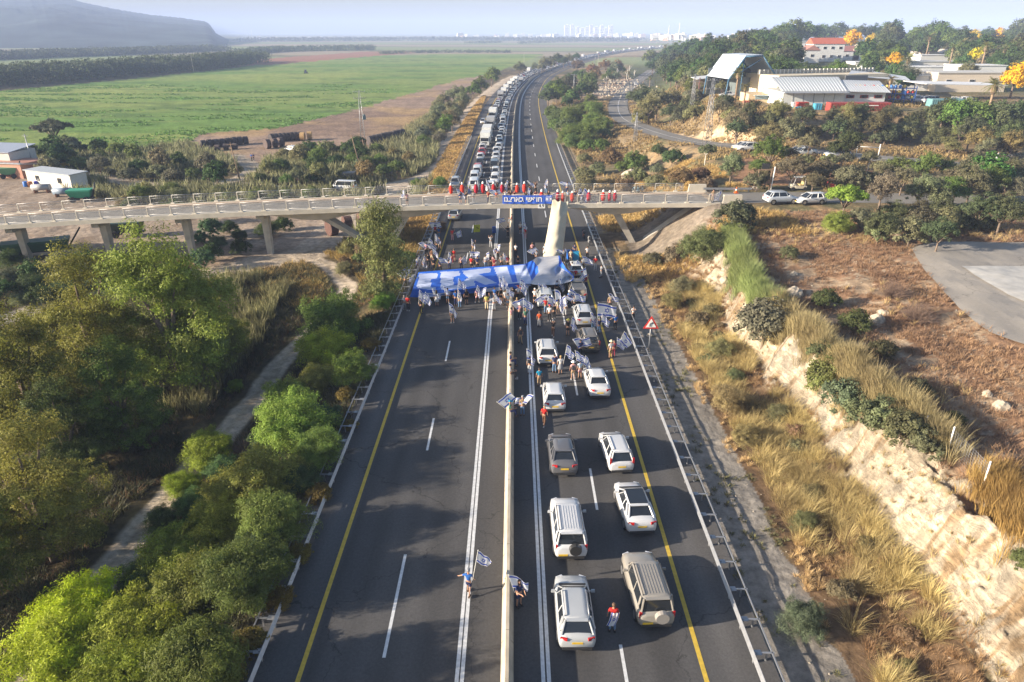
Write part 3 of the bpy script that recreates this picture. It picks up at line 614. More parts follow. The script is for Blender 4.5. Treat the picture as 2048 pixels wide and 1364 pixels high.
LET = [K3([(330, 575), (640, 560), (640, 650), (530, 670), (525, 800), (605, 805), (605, 855), (285, 822)]), K3([(690, 540), (1015, 530), (1022, 605), (905, 628), (918, 775), (1045, 765), (1050, 830), (695, 852)]),
       K3([(1070, 525), (1540, 470), (1550, 550), (1340, 580), (1660, 735), (1440, 762), (1265, 682), (1280, 775), (1070, 812), (1062, 720), (1160, 640), (1075, 570)]),
       K4([(850, 840), (958, 830), (1003, 962), (1045, 958), (1013, 826), (1110, 815), (1160, 940), (1160, 975), (850, 1010), (908, 985)])]
SIL = K4([(1205, 740), (1380, 735), (1385, 830), (1500, 905), (1490, 940), (1440, 990), (1140, 1000), (1160, 950), (1215, 880), (1212, 830), (1168, 780)])
NU, NV = 260, 64; V = []; PX = np.zeros((NU + 1, NV + 1, 2))
for i in range(NU + 1):
    s = i / NU; a = edge(topE, s); b_ = edge(botE, s)
    for j in range(NV + 1):
        v = j / NV; x = a[0] + (b_[0] - a[0]) * v; y = a[1] + (b_[1] - a[1]) * v; z = a[2] + (b_[2] - a[2]) * v
        sil = float(S(.5, .62, s)); z += math.sin(math.pi * v) * (-.16 + .2 * sil * math.sin(s * 30 + v * 4)) + .03 * math.sin(s * 75 + v * 6) * (.4 + v) + .12 * sil * math.sin(v * 11 + s * 17) + .05 * math.sin(s * 31 - v * 9)
        PX[i, j] = (x, y); V.append(at(x, y, z=z))
w1 = NV + 1; I, J = np.meshgrid(np.arange(NU), np.arange(NV), indexing='ij'); I = I.ravel(); J = J.ravel()
Q = np.stack([I * w1 + J, I * w1 + J + 1, (I + 1) * w1 + J + 1, (I + 1) * w1 + J], 1)
cx = (PX[I, J] + PX[I + 1, J + 1]) / 2; mi = np.zeros(len(I), int)
for P in LET: mi[inpoly(cx[:, 0], cx[:, 1], P)] = 1
mi[inpoly(cx[:, 0], cx[:, 1], SIL)] = 2
me = npmesh('sheet', V, Q, smooth=True, midx=mi)
root = empty('giant_banner', (0, 0, 0), 0, 'giant blue cloth with huge white letters carried flat across both carriageways', 'banner')
M_silver = pm('silver_lining', (.42, .44, .50), .42, .35, var=.12, scale=1.5)
M_bb2 = pm('banner_bright_blue', (.02, .13, .62), .65, var=.08); M_bw2 = pm('banner_shaded_white', (.46, .53, .74), .7, var=.08, scale=.8)  # white cloth set blue-grey: the shade on it is painted into the colour
link('sheet', me, root, [M_bb2, M_bw2, M_silver])
flap = [(c4(*p), z) for p, z in [((160, 1082), .45), ((300, 1086), .5), ((700, 1048), .6), ((1000, 1020), .7), ((1140, 992), .9), ((1160, 988), 1.1)]]
topF = [(c4(*p), z) for p, z in [((185, 1018), 1.35), ((520, 1028), 1.3), ((870, 985), 1.4), ((1040, 968), 1.4), ((1140, 972), 1.4)]]
NU, NV = 130, 10; V = []; mi = []
for i in range(NU + 1):
    s = i / NU; a = edge(topF, s); b_ = edge(flap, s)
    for j in range(NV + 1): v = j / NV; V.append(at(a[0] + (b_[0] - a[0]) * v, a[1] + (b_[1] - a[1]) * v, z=a[2] + (b_[2] - a[2]) * v + .04 * math.sin(s * 60) * v))
w1 = NV + 1; Q = []
for i in range(NU):
    for j in range(NV):
        Q.append((i * w1 + j, i * w1 + j + 1, (i + 1) * w1 + j + 1, (i + 1) * w1 + j)); s = i / NU; v = j / NV
        c = 1 if v > .3 and (.09 < s < .29 or .42 < s < .6 or .68 < s < .98) else 0
        if s < .29 and .55 < v < .66: c = 0
        mi.append(c)
link('hanging_edge', npmesh('hanging_edge', V, Q, smooth=True, midx=mi), root, [M_bb2, M_bw2])
# ---------------------------------------------------------------- vegetation
M_leaf = leafmat('foliage'); M_grass = leafmat('grass_blades', .35, .3, .25); M_bark = pm('bark', (.16, .12, .09), .9, var=.3, scale=6, bump=.4)
M_barkw = pm('whitewashed_bark', (.62, .58, .52), .85, var=.12)
def crown(name, lobes, n, ll, lw, nclump=0, up=.25, jit=.5, seed=0, droop=0., shell=.22, clr=.34):
    """leaf-sized quads gathered in clumps over a set of lobes ((x,y,z),(rx,ry,rz))"""
    g = np.random.default_rng(seed); C = np.array([l[0] for l in lobes], float); RR = np.array([l[1] for l in lobes], float)
    wt = (RR[:, 0] * RR[:, 1] * RR[:, 2]) ** (2 / 3); wt /= wt.sum()
    K = nclump or max(12, n // 70)
    li = g.choice(len(lobes), K, p=wt); dv = g.normal(size=(K, 3)); dv /= np.linalg.norm(dv, axis=1)[:, None]; dv[:, 2] = np.where(dv[:, 2] < -.45, -dv[:, 2] * .6, dv[:, 2])
    rad = 1 - np.abs(g.normal(size=K)) * shell; cc = C[li] + dv * RR[li] * rad[:, None]
    size = RR[li].mean(1) * clr * g.uniform(.55, 1.3, K)
    ci = g.integers(0, K, n); off = g.normal(size=(n, 3)); off /= np.linalg.norm(off, axis=1)[:, None]; off *= (g.uniform(0, 1, n) ** .45)[:, None] * size[ci][:, None]
    off[:, 2] *= .75; P = cc[ci] + off
    nrm = dv[ci] * .7 + off / size[ci][:, None] * .7 + g.normal(size=(n, 3)) * jit; nrm[:, 2] += up; nrm /= np.linalg.norm(nrm, axis=1)[:, None]
    t = g.normal(size=(n, 3)); t[:, 2] -= droop; t -= (t * nrm).sum(1)[:, None] * nrm; t /= np.linalg.norm(t, axis=1)[:, None] + 1e-9; bvec = np.cross(nrm, t)
    L_ = ll * g.uniform(.6, 1.4, n)[:, None]; W_ = lw * g.uniform(.6, 1.4, n)[:, None]
    V = np.stack([P - t * L_ * .5, P + bvec * W_ * .5, P + t * L_ * .5, P - bvec * W_ * .5], 1).reshape(-1, 3)
    Q = np.arange(4 * n).reshape(n, 4); cr = g.uniform(.25, .75, K)
    a = np.repeat(np.clip(cr[ci] + g.uniform(-.3, .3, n), 0, 1), 4)
    me = npmesh(name, V, Q, attr=a); me.materials.append(M_leaf); return me
def trunkmesh(name, h, r, tops, mat, lean=(0, 0)):
    mb = MB(); p0 = Vector((0, 0, -.4)); p1 = Vector((lean[0], lean[1], h))
    mb.tube(p0, p1, r, r * .7, 8)
    for t in tops:
        t = Vector(t); mid = p1.lerp(t, .5) + Vector((0, 0, (t.z - p1.z) * .12)); mb.tube(p1, mid, r * .55, r * .35, 6).tube(mid, t, r * .35, r * .12, 5)
    me = mb.mesh(name); me.materials.append(mat); return me
PROTO = {}
def proto(key, W, Hh, cm, tm=None): PROTO[key] = (W, Hh, cm, tm)
def rl(n, R_, z0, z1, r, seed, flat=1.):
    g = random.Random(seed); out = []
    for i in range(n):
        a = 6.283 * (i + g.uniform(-.3, .3)) / n; q = R_ * g.uniform(.5, 1); rr = r * g.uniform(.75, 1.2)
        out.append(((math.cos(a) * q, math.sin(a) * q, g.uniform(z0, z1)), (rr, rr, rr * flat)))
    return out
# big airy tree (10 m wide, 14 m high)
for k, sd_ in (('airy', 1), ('airy2', 2)):
    lo = [((0, 0, 10.6), (2.3, 2.3, 2.6)), ((.3, -.6, 7.4), (2.3, 2.2, 2.3)), ((-.4, -1.2, 4.4), (2.4, 2.3, 2.2))] + rl(5, 2.8, 7, 10, 1.9, sd_) + rl(7, 4.0, 3.6, 7, 1.9, sd_ + 10) + rl(6, 3.4, 1.6, 4, 1.9, sd_ + 20)
    proto(k, 10, 13.4, crown('crown', lo, 60000, .20, .075, 620, seed=sd_, droop=.6, clr=.36, shell=.45), trunkmesh('trunk', 3.2, .34, [l[0] for l in lo[:9]], M_bark))
lo = [((0, 0, 6.4), (1.5, 1.5, 2.0)), ((.4, .3, 4.4), (1.9, 1.8, 1.8)), ((-.5, -.2, 2.7), (1.9, 1.8, 1.6)), ((.5, .4, 1.3), (1.5, 1.6, 1.2))]
proto('tall', 4.6, 8.3, crown('crown', lo, 13000, .26, .07, 200, seed=5, droop=1.6, clr=.45, shell=.5), trunkmesh('trunk', 2.5, .2, [l[0] for l in lo], M_bark))
# feathery tamarisk-like shrub, 5 m wide, 3.6 high
for k, sd_ in (('feather', 31), ('feather2', 32), ('feather3', 33)):
    lo = rl(6, 1.5, 1.1, 2.3, 1.15, sd_) + [((0, 0, 2.1), (1.5, 1.5, 1.35)), ((.3, .2, 1.0), (2.1, 2.0, 1.0))]
    proto(k, 5, 3.5, crown('crown', lo, 34000, .17, .036, 420, up=.4, jit=.6, seed=sd_, clr=.34, shell=.36, droop=-.8), trunkmesh('trunk', .7, .1, [l[0] for l in lo[:5]], M_bark))
# dense round shrub 3 m wide, 2 m high
for k, sd_ in (('round', 41), ('round2', 42)):
    lo = rl(5, .8, .6, 1.15, .72, sd_) + [((0, 0, 1.0), (.95, .95, .85))]
    proto(k, 3, 1.95, crown('crown', lo, 7500, .12, .075, 170, jit=.45, seed=sd_, clr=.30, shell=.15), trunkmesh('trunk', .4, .07, [l[0] for l in lo[:4]], M_bark))
# olive: 5 m wide, 4.6 high, trunk visible
for k, sd_ in (('olive', 51), ('olive2', 52)):
    lo = rl(6, 1.5, 2.0, 3.3, 1.05, sd_) + [((0, 0, 3.4), (1.3, 1.3, 1.1))]
    proto(k, 5, 4.5, crown('crown', lo, 9000, .20, .08, 190, seed=sd_, clr=.36, shell=.3), trunkmesh('trunk', 1.3, .14, [l[0] for l in lo[:6]], M_bark))
lo = rl(5, .9, 2.1, 2.8, .75, 55) + [((0, 0, 2.9), (.8, .8, .6))]
proto('young', 3, 3.4, crown('crown', lo, 3500, .2, .09, 110, seed=55, clr=.4, shell=.4), trunkmesh('trunk', 1.7, .07, [l[0] for l in lo], M_barkw))
# flat topped tree (flowering)
lo = rl(7, 2.3, 3.6, 4.6, 1.1, 57, .5) + [((0, 0, 4.7), (1.6, 1.6, .7))]
proto('flat', 6.6, 5.3, crown('crown', lo, 8000, .26, .13, 170, seed=57, clr=.38, shell=.4, up=.8), trunkmesh('trunk', 2.6, .17, [l[0] for l in lo], M_bark))
# dense broad tree for the far hill: 9 m wide, 8 m high
for k, sd_ in (('dense', 61), ('dense2', 62)):
    lo = rl(6, 2.6, 3.2, 5.4, 1.9, sd_) + [((0, 0, 5.9), (2.4, 2.4, 1.8))]
    proto(k, 9, 7.8, crown('crown', lo, 5200, .46, .26, 170, seed=sd_, clr=.36, shell=.25), trunkmesh('trunk', 2.6, .26, [l[0] for l in lo[:5]], M_bark))
# dead bush
def deadmesh(n, R_, seed, mat):
    g = random.Random(seed); mb = MB()
    for i in range(n):
        a = g.uniform(0, 6.283); el = g.uniform(.2, 1.4); p = Vector((0, 0, 0)); d = Vector((math.cos(a) * math.cos(el), math.sin(a) * math.cos(el), math.sin(el))); r = .03
        for k in range(4):
            q = p + d * R_ * .27 * g.uniform(.7, 1.2); mb.tube(p, q, r, r * .6, 3, cap=False); r *= .62; p = q; d = (d + Vector((g.uniform(-.5, .5), g.uniform(-.5, .5), g.uniform(-.35, .4)))).normalized()
    me = mb.mesh('crown'); me.materials.append(mat); return me
M_dead = pm('dead_twigs', (.19, .13, .10), .9, var=.3)
proto('dead', 4.6, 2.9, deadmesh(420, 2.3, 4, M_dead))
# palm: 5 m wide, 8 m high
def palm(seed, hgt=7.0):
    g = random.Random(seed); V = []; Q = []; A = []
    for i in range(34):
        az = g.uniform(0, 6.283); el = g.uniform(-.9, 1.2); Lf = g.uniform(1.5, 2.2); brown = el < -.35
        p = np.array([0, 0, hgt]); d = np.array([math.cos(az) * math.cos(el), math.sin(az) * math.cos(el), math.sin(el)])
        pts = [p.copy()]
        for k in range(6): p = p + d * Lf / 6; d = d + np.array([0, 0, -.17]); d /= np.linalg.norm(d); pts.append(p.copy())
        side = np.cross(d, [0, 0, 1.]); side /= np.linalg.norm(side) + 1e-6
        for k in range(1, 7):
            w0 = .42 * math.sin(math.pi * (k / 7)) + .08
            for sg in (-1, 1):
                for q in range(2):
                    a0 = pts[k - 1] + (pts[k] - pts[k - 1]) * q * .5; tip = a0 + side * sg * w0 + (pts[k] - pts[k - 1]) * .9 + np.array([0, 0, -.12]); m_ = a0 + (pts[k] - pts[k - 1]) * .3
                    o = len(V); V += [a0, m_, tip, a0 + (tip - a0) * .5 + np.array([0, 0, -.03])]; Q.append((o, o + 1, o + 2, o + 3)); A += [.15 if brown else g.uniform(.4, .9)] * 4
    c = npmesh('crown', np.array(V), np.array(Q), attr=A); c.materials.append(M_leaf)
    mb = MB(); mb.tube((0, 0, -.4), (.1, 0, hgt), .24, .17, 8); mb.lathe([(.3, hgt - 1.5), (.55, hgt - .9), (.4, hgt - .1)], n=9); t = mb.mesh('trunk'); t.materials.append(pm('palm_trunk', (.25, .18, .12), .9, var=.3, scale=4, bump=.4)); return c, t
c_, t_ = palm(3); proto('palm', 4.2, 8.6, c_, t_)
KW = {'airy': 'tree', 'airy2': 'tree', 'tall': 'tree', 'feather': 'shrub', 'feather2': 'shrub', 'feather3': 'shrub', 'round': 'bush', 'round2': 'bush', 'olive': 'olive_tree', 'olive2': 'olive_tree', 'young': 'young_tree', 'flat': 'flowering_tree', 'dense': 'broadleaf_tree', 'dense2': 'broadleaf_tree', 'dead': 'dead_bush', 'palm': 'palm_tree'}
VEG = []        # (root, base label, px, group)
def plant(kind, x, y, z, s, col, label, group, px=0, sz=None, uniq=False):
    W, Hh, cm, tm = PROTO[kind]; root = empty(KW[kind], (x, y, z), random.uniform(0, 6.283)); root['category'] = KW[kind].replace('_', ' ').replace('broadleaf tree', 'tree').replace('young tree', 'tree')
    root.scale = (s, s, sz or s); c = [min(1, max(0, v * random.uniform(.88, 1.12))) for v in col]
    link('crown', cm, root, None, color=c)
    if tm: link('trunk', tm, root, None)
    VEG.append([root, label, px, group, uniq]); return root
def plant_c(kind, cx, cy, w_, col, label, group=None, hr=1.0, uniq=True, h_=None):
    """crown centre and width in photo pixels -> stands on the terrain behind that sight line"""
    W, Hh, cm, tm = PROTO[kind]; r = ray(cx, cy); ys = np.geomspace(14, 3000, 900); t = ys / r[1]; X = r[0] * t; Z = CAMZ + r[2] * t
    depth = ys * math.cos(PIT) + (CAMZ - Z) * math.sin(PIT); wid = w_ * 1.12 / F * depth; hgt = wid / W * Hh * hr
    g = Z - (H(X, ys) + hgt * (.5 if kind not in ('palm', 'young', 'olive', 'olive2', 'flat') else .62)); k = int(np.argmax(g < 0)); s = wid[k] / W
    return plant(kind, float(X[k]), float(ys[k]), hz(X[k], ys[k]) - .08, float(s), col, label, group, cx, float(s * hr), uniq)
YG = (.19, .21, .04); DG = (.055, .09, .025); MG = (.11, .155, .04); BG = (.135, .20, .03); OL = (.175, .18, .095); DK = (.085, .10, .05); BR = (.18, .13, .07); GY = (.155, .16, .095); OLV = (.19, .18, .075)
# -- left wood, near
A = 'tall airy yellow-green tree'
for k, cx, cy, w_, c, lb in [
    ('airy', 330, 620, 260, YG, 'tallest airy yellow-green tree, its top reaching the bridge deck'),
    ('airy2', 170, 640, 230, (0.189, 0.202, 0.036), 'airy olive-green tree left of the tallest tree in the wood'),
    ('airy', 40, 760, 230, (0.155, 0.169, 0.032), 'dull green tree leaning in from the left edge of the wood'),
    ('airy2', 420, 640, 150, (0.162, 0.208, 0.032), 'small airy tree at the right foot of the tallest tree'),
    ('airy2', 60, 980, 250, (0.189, 0.195, 0.045), 'airy pale-leaved tree at the left edge, halfway down the wood'),
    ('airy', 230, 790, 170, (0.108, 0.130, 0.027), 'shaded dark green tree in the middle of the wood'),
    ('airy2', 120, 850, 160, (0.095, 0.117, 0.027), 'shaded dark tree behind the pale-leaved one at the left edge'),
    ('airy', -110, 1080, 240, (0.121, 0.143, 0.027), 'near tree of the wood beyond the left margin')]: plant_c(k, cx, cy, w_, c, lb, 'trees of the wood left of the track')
plant_c('tall', 766, 500, 112, (0.176, 0.195, 0.063), 'tall willow-like tree with drooping leaves beside the bridge strut', None)
# -- verge between dirt track and motorway
V_ = 'shrubs between the dirt track and the motorway'; KS = 1.0
for k, cx, cy, w_, c, lb in [
    ('feather', 672, 640, 150, (0.104, 0.164, 0.029), 'large round dark-green shrub at the top end of the verge'),
    ('feather2', 773, 603, 52, (0.169, 0.254, 0.043), 'small bright green round shrub below the willow-like tree'),
    ('feather3', 662, 700, 118, (0.265, 0.314, 0.022), 'yellow-green domed shrub just below the large round dark one'),
    ('feather', 712, 735, 90, (0.133, 0.164, 0.033), 'dark shrub on the road side of the yellow-green dome'),
    ('feather2', 640, 760, 92, (0.209, 0.239, 0.050), 'grey-green shrub under the yellow-green dome'),
    ('feather', 588, 795, 110, (0.209, 0.254, 0.050), 'soft green shrub where the track narrows'),
    ('feather3', 590, 850, 160, (0.189, 0.254, 0.043), 'wide soft green shrub above the dead brown one'),
    ('feather2', 640, 900, 110, (0.133, 0.179, 0.036), 'shaded shrub beside the guardrail, right of the dead one'),
    ('feather', 425, 900, 110, (0.209, 0.299, 0.029), 'bright green shrub overhanging the track left of the dead one'),
    ('dead', 500, 892, 112, (0.378, 0.209, 0.072), 'dead brown leafless bush amid the green verge shrubs'),
    ('feather2', 530, 955, 170, (0.169, 0.209, 0.036), 'broad green shrub just below the dead bush'),
    ('feather3', 375, 972, 74, (0.227, 0.299, 0.022), 'small vivid green shrub on the left of the track bend'),
    ('feather', 470, 985, 130, (0.265, 0.254, 0.043), 'pale green shrub below and left of the dead bush'),
    ('feather2', 560, 1040, 150, (0.141, 0.179, 0.036), 'bluish dark shrub near the guardrail, lower verge'),
    ('feather3', 440, 1060, 160, (0.227, 0.269, 0.036), 'light green shrub on the lower track side'),
    ('feather', 355, 1110, 170, (0.189, 0.224, 0.036), 'green shrub crowding the lower track'),
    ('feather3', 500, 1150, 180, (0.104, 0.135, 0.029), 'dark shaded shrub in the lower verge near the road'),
    ('feather2', 380, 1190, 190, (0.151, 0.179, 0.029), 'dusky green shrub in the lower middle of the verge'),
    ('feather3', 170, 1215, 180, (0.360, 0.404, 0.014), 'brilliant yellow-green shrub at the lower end of the track'),
    ('feather', 280, 1270, 220, (0.227, 0.254, 0.033), 'big green shrub right of the brilliant yellow-green one'),
    ('feather2', 130, 1320, 220, (0.284, 0.329, 0.022), 'yellowish green shrub in the bottom left corner'),
    ('feather', 400, 1330, 230, (0.113, 0.149, 0.026), 'dark green shrub at the bottom edge near the guardrail'),
    ('feather3', 270, 1390, 240, (0.189, 0.224, 0.022), 'green shrub cut by the bottom edge'),
    ('feather2', 190, 1060, 60, (0.209, 0.224, 0.043), 'lone small grey-green shrub left of the lower track'),
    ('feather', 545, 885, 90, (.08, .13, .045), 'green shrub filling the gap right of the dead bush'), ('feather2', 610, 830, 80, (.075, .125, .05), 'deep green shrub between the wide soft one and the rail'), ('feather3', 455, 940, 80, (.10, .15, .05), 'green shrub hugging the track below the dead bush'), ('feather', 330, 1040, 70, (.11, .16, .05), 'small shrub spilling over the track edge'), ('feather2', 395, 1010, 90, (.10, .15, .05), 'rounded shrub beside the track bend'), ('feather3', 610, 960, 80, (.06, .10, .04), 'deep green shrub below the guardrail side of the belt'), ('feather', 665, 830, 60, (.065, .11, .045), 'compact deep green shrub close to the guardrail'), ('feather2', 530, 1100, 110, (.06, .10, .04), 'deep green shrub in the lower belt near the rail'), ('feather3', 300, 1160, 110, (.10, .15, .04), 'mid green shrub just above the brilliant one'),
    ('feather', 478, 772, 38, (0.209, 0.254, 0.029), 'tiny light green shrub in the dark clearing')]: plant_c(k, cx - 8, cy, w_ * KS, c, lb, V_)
for i, (cx, cy, w_) in enumerate([(690, 790, 46), (742, 690, 44), (640, 985, 60), (600, 1110, 60), (560, 1200, 70), (500, 1280, 80), (700, 850, 36), (460, 1345, 80)]):
    plant_c('round', cx, cy, w_, (0.161, 0.120, 0.026), 'low brownish bush against the left guardrail', 'low bushes against the left guardrail', uniq=False)
# -- right: rock cut and fence hedge
Rk = 'dark leathery bushes on the rock cut'
for k, cx, cy, w_, c, lb in [('round', 1532, 645, 146, (.15, .155, .09), 'big round grey-green bush at the head of the rock cut'), ('round2', 1640, 704, 54, (.09, .10, .05), 'small round bush between two big ones on the cut'),
    ('round2', 1655, 748, 104, (.12, .14, .05), 'green bush on the brink of the white rock'), ('round', 1702, 796, 116, (.12, .13, .075), 'dark bush second in the row on the rock brink'),
    ('round2', 1756, 832, 118, (.11, .125, .065), 'dark bush third in the row on the rock brink'), ('round', 1808, 862, 110, (.115, .13, .065), 'dark bush fourth in the row on the rock brink'), ('round2', 1855, 885, 84, (.12, .13, .065), 'last dark bush of the row above the white rock'),
    ('round', 2058, 1130, 80, (.10, .12, .05), 'dark bush at the right edge above the rock'), ('feather2', 1365, 572, 52, (.19, .18, .09), 'pale round wispy bush at the foot of the upper cut'),
    ('round', 1475, 430, 92, (.10, .12, .055), 'dark bush at the right end of the bridge'), ('feather3', 1410, 488, 96, (.13, .15, .055), 'light green creeper bush on the bank below the bridge end'),
    ('round2', 1420, 620, 40, (.15, .15, .075), 'dusty bush low on the upper rock cut'), ('feather', 1605, 1238, 96, (.11, .125, .08), 'wispy grey-green bush by the right guardrail gravel'),
    ('feather2', 1462, 800, 80, (.24, .22, .10), 'pale yellowish broom bush amid dry grass'), ('feather3', 1490, 870, 60, (.24, .21, .09), 'second pale broom bush amid dry grass'),
    ('round', 1395, 640, 56, (.17, .16, .08), 'dull round scrub bush halfway down the dry slope'), ('feather2', 1440, 700, 60, (.22, .19, .09), 'straw-coloured broom bush right of the warning sign'), ('feather3', 1345, 600, 44, (.2, .17, .08), 'small straw-coloured bush uphill of the warning sign'), ('round', 1305, 520, 46, (.13, .12, .06), 'small scrub bush by the foot of the bank'), ('round2', 1350, 505, 56, (.17, .14, .08), 'greyish scrub bush on the bank foot'),
    ('round', 1650, 598, 62, (.07, .085, .035), 'dark bush sheltering behind the hedge, upper one'), ('round2', 1712, 640, 66, (.07, .085, .035), 'dark bush sheltering behind the hedge, second from the bridge'), ('round', 1768, 700, 62, (.08, .085, .04), 'dark bush sheltering behind the hedge, middle one'), ('round2', 1838, 775, 60, (.09, .09, .05), 'dull bush behind the lower hedge'), ('round', 1905, 842, 60, (.07, .08, .035), 'dark bush behind the lower end of the hedge'),
    ('round', 1580, 505, 44, (.10, .13, .05), 'small green bush by the upper hedge on the plateau'),
    ('dead', 1840, 620, 80, (.3, .25, .2), 'grey leafless bush beside the curved parking road'), ('dead', 1790, 575, 70, (.3, .25, .2), 'leafless pale bush on the brown plateau')]: plant_c(k, cx, cy, w_, c, lb, Rk if k[0] == 'r' else None)
# hedge of broom grown along the fence
_g = random.Random(77)
for _i in range(22):
    q_s = 22 + _i * 2.2 + _g.uniform(-.8, .8); q_x = _g.uniform(17, 20.8); q_w = _g.uniform(.9, 1.9)
    plant(_g.choice(['round', 'round2', 'feather2']), q_x, q_s, hz(q_x, q_s) - .08, q_w / 3, _g.choice([(.20, .15, .08), (.16, .15, .07), (.22, .18, .09), (.13, .14, .07)]), 'scrub bush amid golden grass below the cut, counting from the near end', 'dry scrub amid the golden grass', px=q_s)
def fence_line(): return gpoly([(1462, 465), (1475, 520), (1505, 580), (1560, 640), (1625, 690), (1680, 740), (1735, 790), (1790, 835), (1845, 870), (1890, 905)])
# -- bridge surroundings, left and middle distance
EXCL = [(1588, 70, 1735, 146), (1796, 96, 1915, 144), (1810, 140, 2048, 208), (1215, 165, 1262, 262), (1250, 132, 1322, 178), (1250, 236, 1420, 292)] + [(a - 20, b_ - 16, a + 20, b_ + 22) for a, b_ in ((1700, 82), (1745, 82), (1785, 125), (1950, 76), (1995, 74), (1955, 118), (2030, 160))]
def scatter(poly, n, kinds, cols, label, group, wr, seed, mind=0):
    g = random.Random(seed); P = np.array(poly, float); x0, y0 = P.min(0); x1, y1 = P.max(0); out = []; tries = 0
    while len(out) < n and tries < 6000:
        tries += 1; x = g.uniform(x0, x1); y = g.uniform(y0, y1)
        if not inpoly(np.array([x]), np.array([y]), P)[0]: continue
        if any(e[0] < x < e[2] and e[1] < y < e[3] for e in EXCL): continue
        w_ = g.uniform(*wr)
        if any(math.hypot((x - a) / 1, (y - b_) * 2) < mind for a, b_ in out): continue
        out.append((x, y)); plant_c(g.choice(kinds), x, y, w_, g.choice(cols), label, group, uniq=False, hr=g.uniform(.85, 1.15))
scatter([(60, 300), (140, 285), (300, 310), (400, 325), (470, 330), (480, 350), (330, 362), (180, 340), (90, 335)], 26, ['olive', 'dense', 'round'], [DG, GY, OL, MG], 'bush of the thicket below the green field', 'thicket below the green field', (30, 60), 3, 26)
plant_c('dense', 110, 300, 62, (.07, .12, .035), 'round bright tree at the head of the yard', None); plant_c('flat', 105, 268, 80, (.12, .11, .08), 'flat-topped tree above the sheds', None)
scatter([(510, 340), (560, 300), (640, 290), (720, 285), (790, 300), (850, 300), (865, 320), (800, 340), (720, 352), (600, 360), (520, 362)], 30, ['olive', 'round', 'dense2'], [OLV, OL, DG, MG], 'bush of the scrub around the lattice pylon', 'scrub around the lattice pylon', (28, 52), 5, 22)
scatter([(830, 270), (880, 200), (930, 170), (990, 148), (1020, 140), (960, 178), (925, 225), (890, 275), (860, 300)], 22, ['olive', 'dense', 'olive2'], [OL, MG, GY], 'tree of the belt between field and service track', 'belt between field and service track', (26, 44), 6, 17)
scatter([(1020, 138), (1100, 122), (1150, 112), (1180, 108), (1150, 118), (1060, 140)], 9, ['dense', 'olive'], [DG, GY], 'far tree beside the jammed carriageway', 'far trees beside the jammed carriageway', (18, 30), 7, 12)
scatter([(0, 515), (200, 510), (205, 560), (190, 585), (60, 600), (0, 600)], 13, ['olive', 'round2', 'feather'], [GY, (.11, .14, .08), DG], 'bush of the dark thicket below the bridge piers', 'dark thicket below the bridge piers', (50, 84), 8, 34)
scatter([(375, 460), (420, 445), (540, 440), (600, 432), (520, 470), (440, 530), (400, 520)], 10, ['round', 'feather2', 'round2'], [DG, (.08, .14, .06)], 'green bush between the bridge piers', 'green bushes between the bridge piers', (34, 58), 9, 24)
scatter([(760, 500), (800, 470), (900, 440), (880, 480), (830, 560), (800, 600), (700, 560), (650, 510), (700, 480)], 13, ['round', 'feather', 'round2'], [OLV, MG, BR], 'bush on the verge beside the left bridge strut', 'verge bushes beside the left bridge strut', (22, 44), 10, 22)
scatter([(200, 385), (330, 375), (520, 385), (700, 372), (800, 372), (880, 350), (890, 372), (700, 395), (400, 415), (220, 425)], 24, ['round', 'olive', 'feather2'], [OLV, MG, (.10, .14, .04)], 'low bush along the far railing of the bridge', 'low bushes along the far railing', (26, 48), 11, 20)
# right of the motorway behind the bridge
scatter([(1092, 190), (1115, 160), (1160, 150), (1200, 165), (1190, 200), (1180, 220), (1120, 215)], 15, ['dense', 'olive', 'dense2'], [DG, MG, DK], 'dark tree of the copse inside the bend', 'copse inside the motorway bend', (26, 44), 12, 16)
scatter([(1100, 215), (1200, 215), (1225, 260), (1230, 290), (1190, 300), (1150, 290), (1115, 260)], 17, ['feather', 'round', 'feather2'], [(.12, .16, .06), (.13, .19, .05), MG], 'light green shrub right of the far carriageway', 'light green shrubs right of the far carriageway', (34, 56), 13, 22)
scatter([(1140, 310), (1240, 305), (1330, 330), (1420, 340), (1420, 365), (1300, 372), (1170, 372)], 15, ['round', 'round2', 'olive'], [MG, OLV, OL, BR], 'scrub bush on the bank behind the bridge', 'scrub on the bank behind the bridge', (34, 60), 14, 30)
plant_c('round', 1345, 315, 52, (.06, .10, .035), 'dark round bush on the brown slope by the lattice mast'); plant_c('round2', 1318, 298, 36, (.07, .10, .035), 'smaller dark round bush left of the round one by the mast')
scatter([(1150, 130), (1230, 128), (1290, 130), (1280, 150), (1200, 158), (1150, 150)], 12, ['dense', 'olive', 'round'], [DG, MG, GY, BR], 'tree before the pale rubble ground', 'trees before the rubble ground', (18, 34), 15, 14)
scatter([(1270, 185), (1340, 180), (1420, 195), (1520, 215), (1640, 225), (1780, 225), (1950, 240), (2048, 250), (2048, 300), (1900, 290), (1700, 265), (1560, 275), (1450, 262), (1330, 248), (1265, 235)], 50, ['olive', 'round', 'olive2', 'round2'], [(.09, .10, .045), DK, OL, OLV], 'bush on the slope below the factory', 'bushes on the slope below the factory', (38, 70), 16, 26)
scatter([(1460, 320), (1560, 330), (1700, 335), (1900, 325), (2048, 335), (2048, 385), (1860, 385), (1700, 375), (1660, 365), (1480, 365)], 27, ['olive', 'olive2', 'round'], [OL, GY, (.13, .13, .07), MG], 'bush or olive beside the crossing road', 'olives beside the crossing road', (44, 78), 17, 34)
scatter([(1700, 430), (1850, 415), (2048, 405), (2048, 440), (1900, 462), (1720, 465)], 14, ['olive', 'round', 'round2'], [DK, (.09, .10, .05), OL], 'dark bush above the curved parking road', 'dark bushes above the parking road', (60, 90), 18, 36)
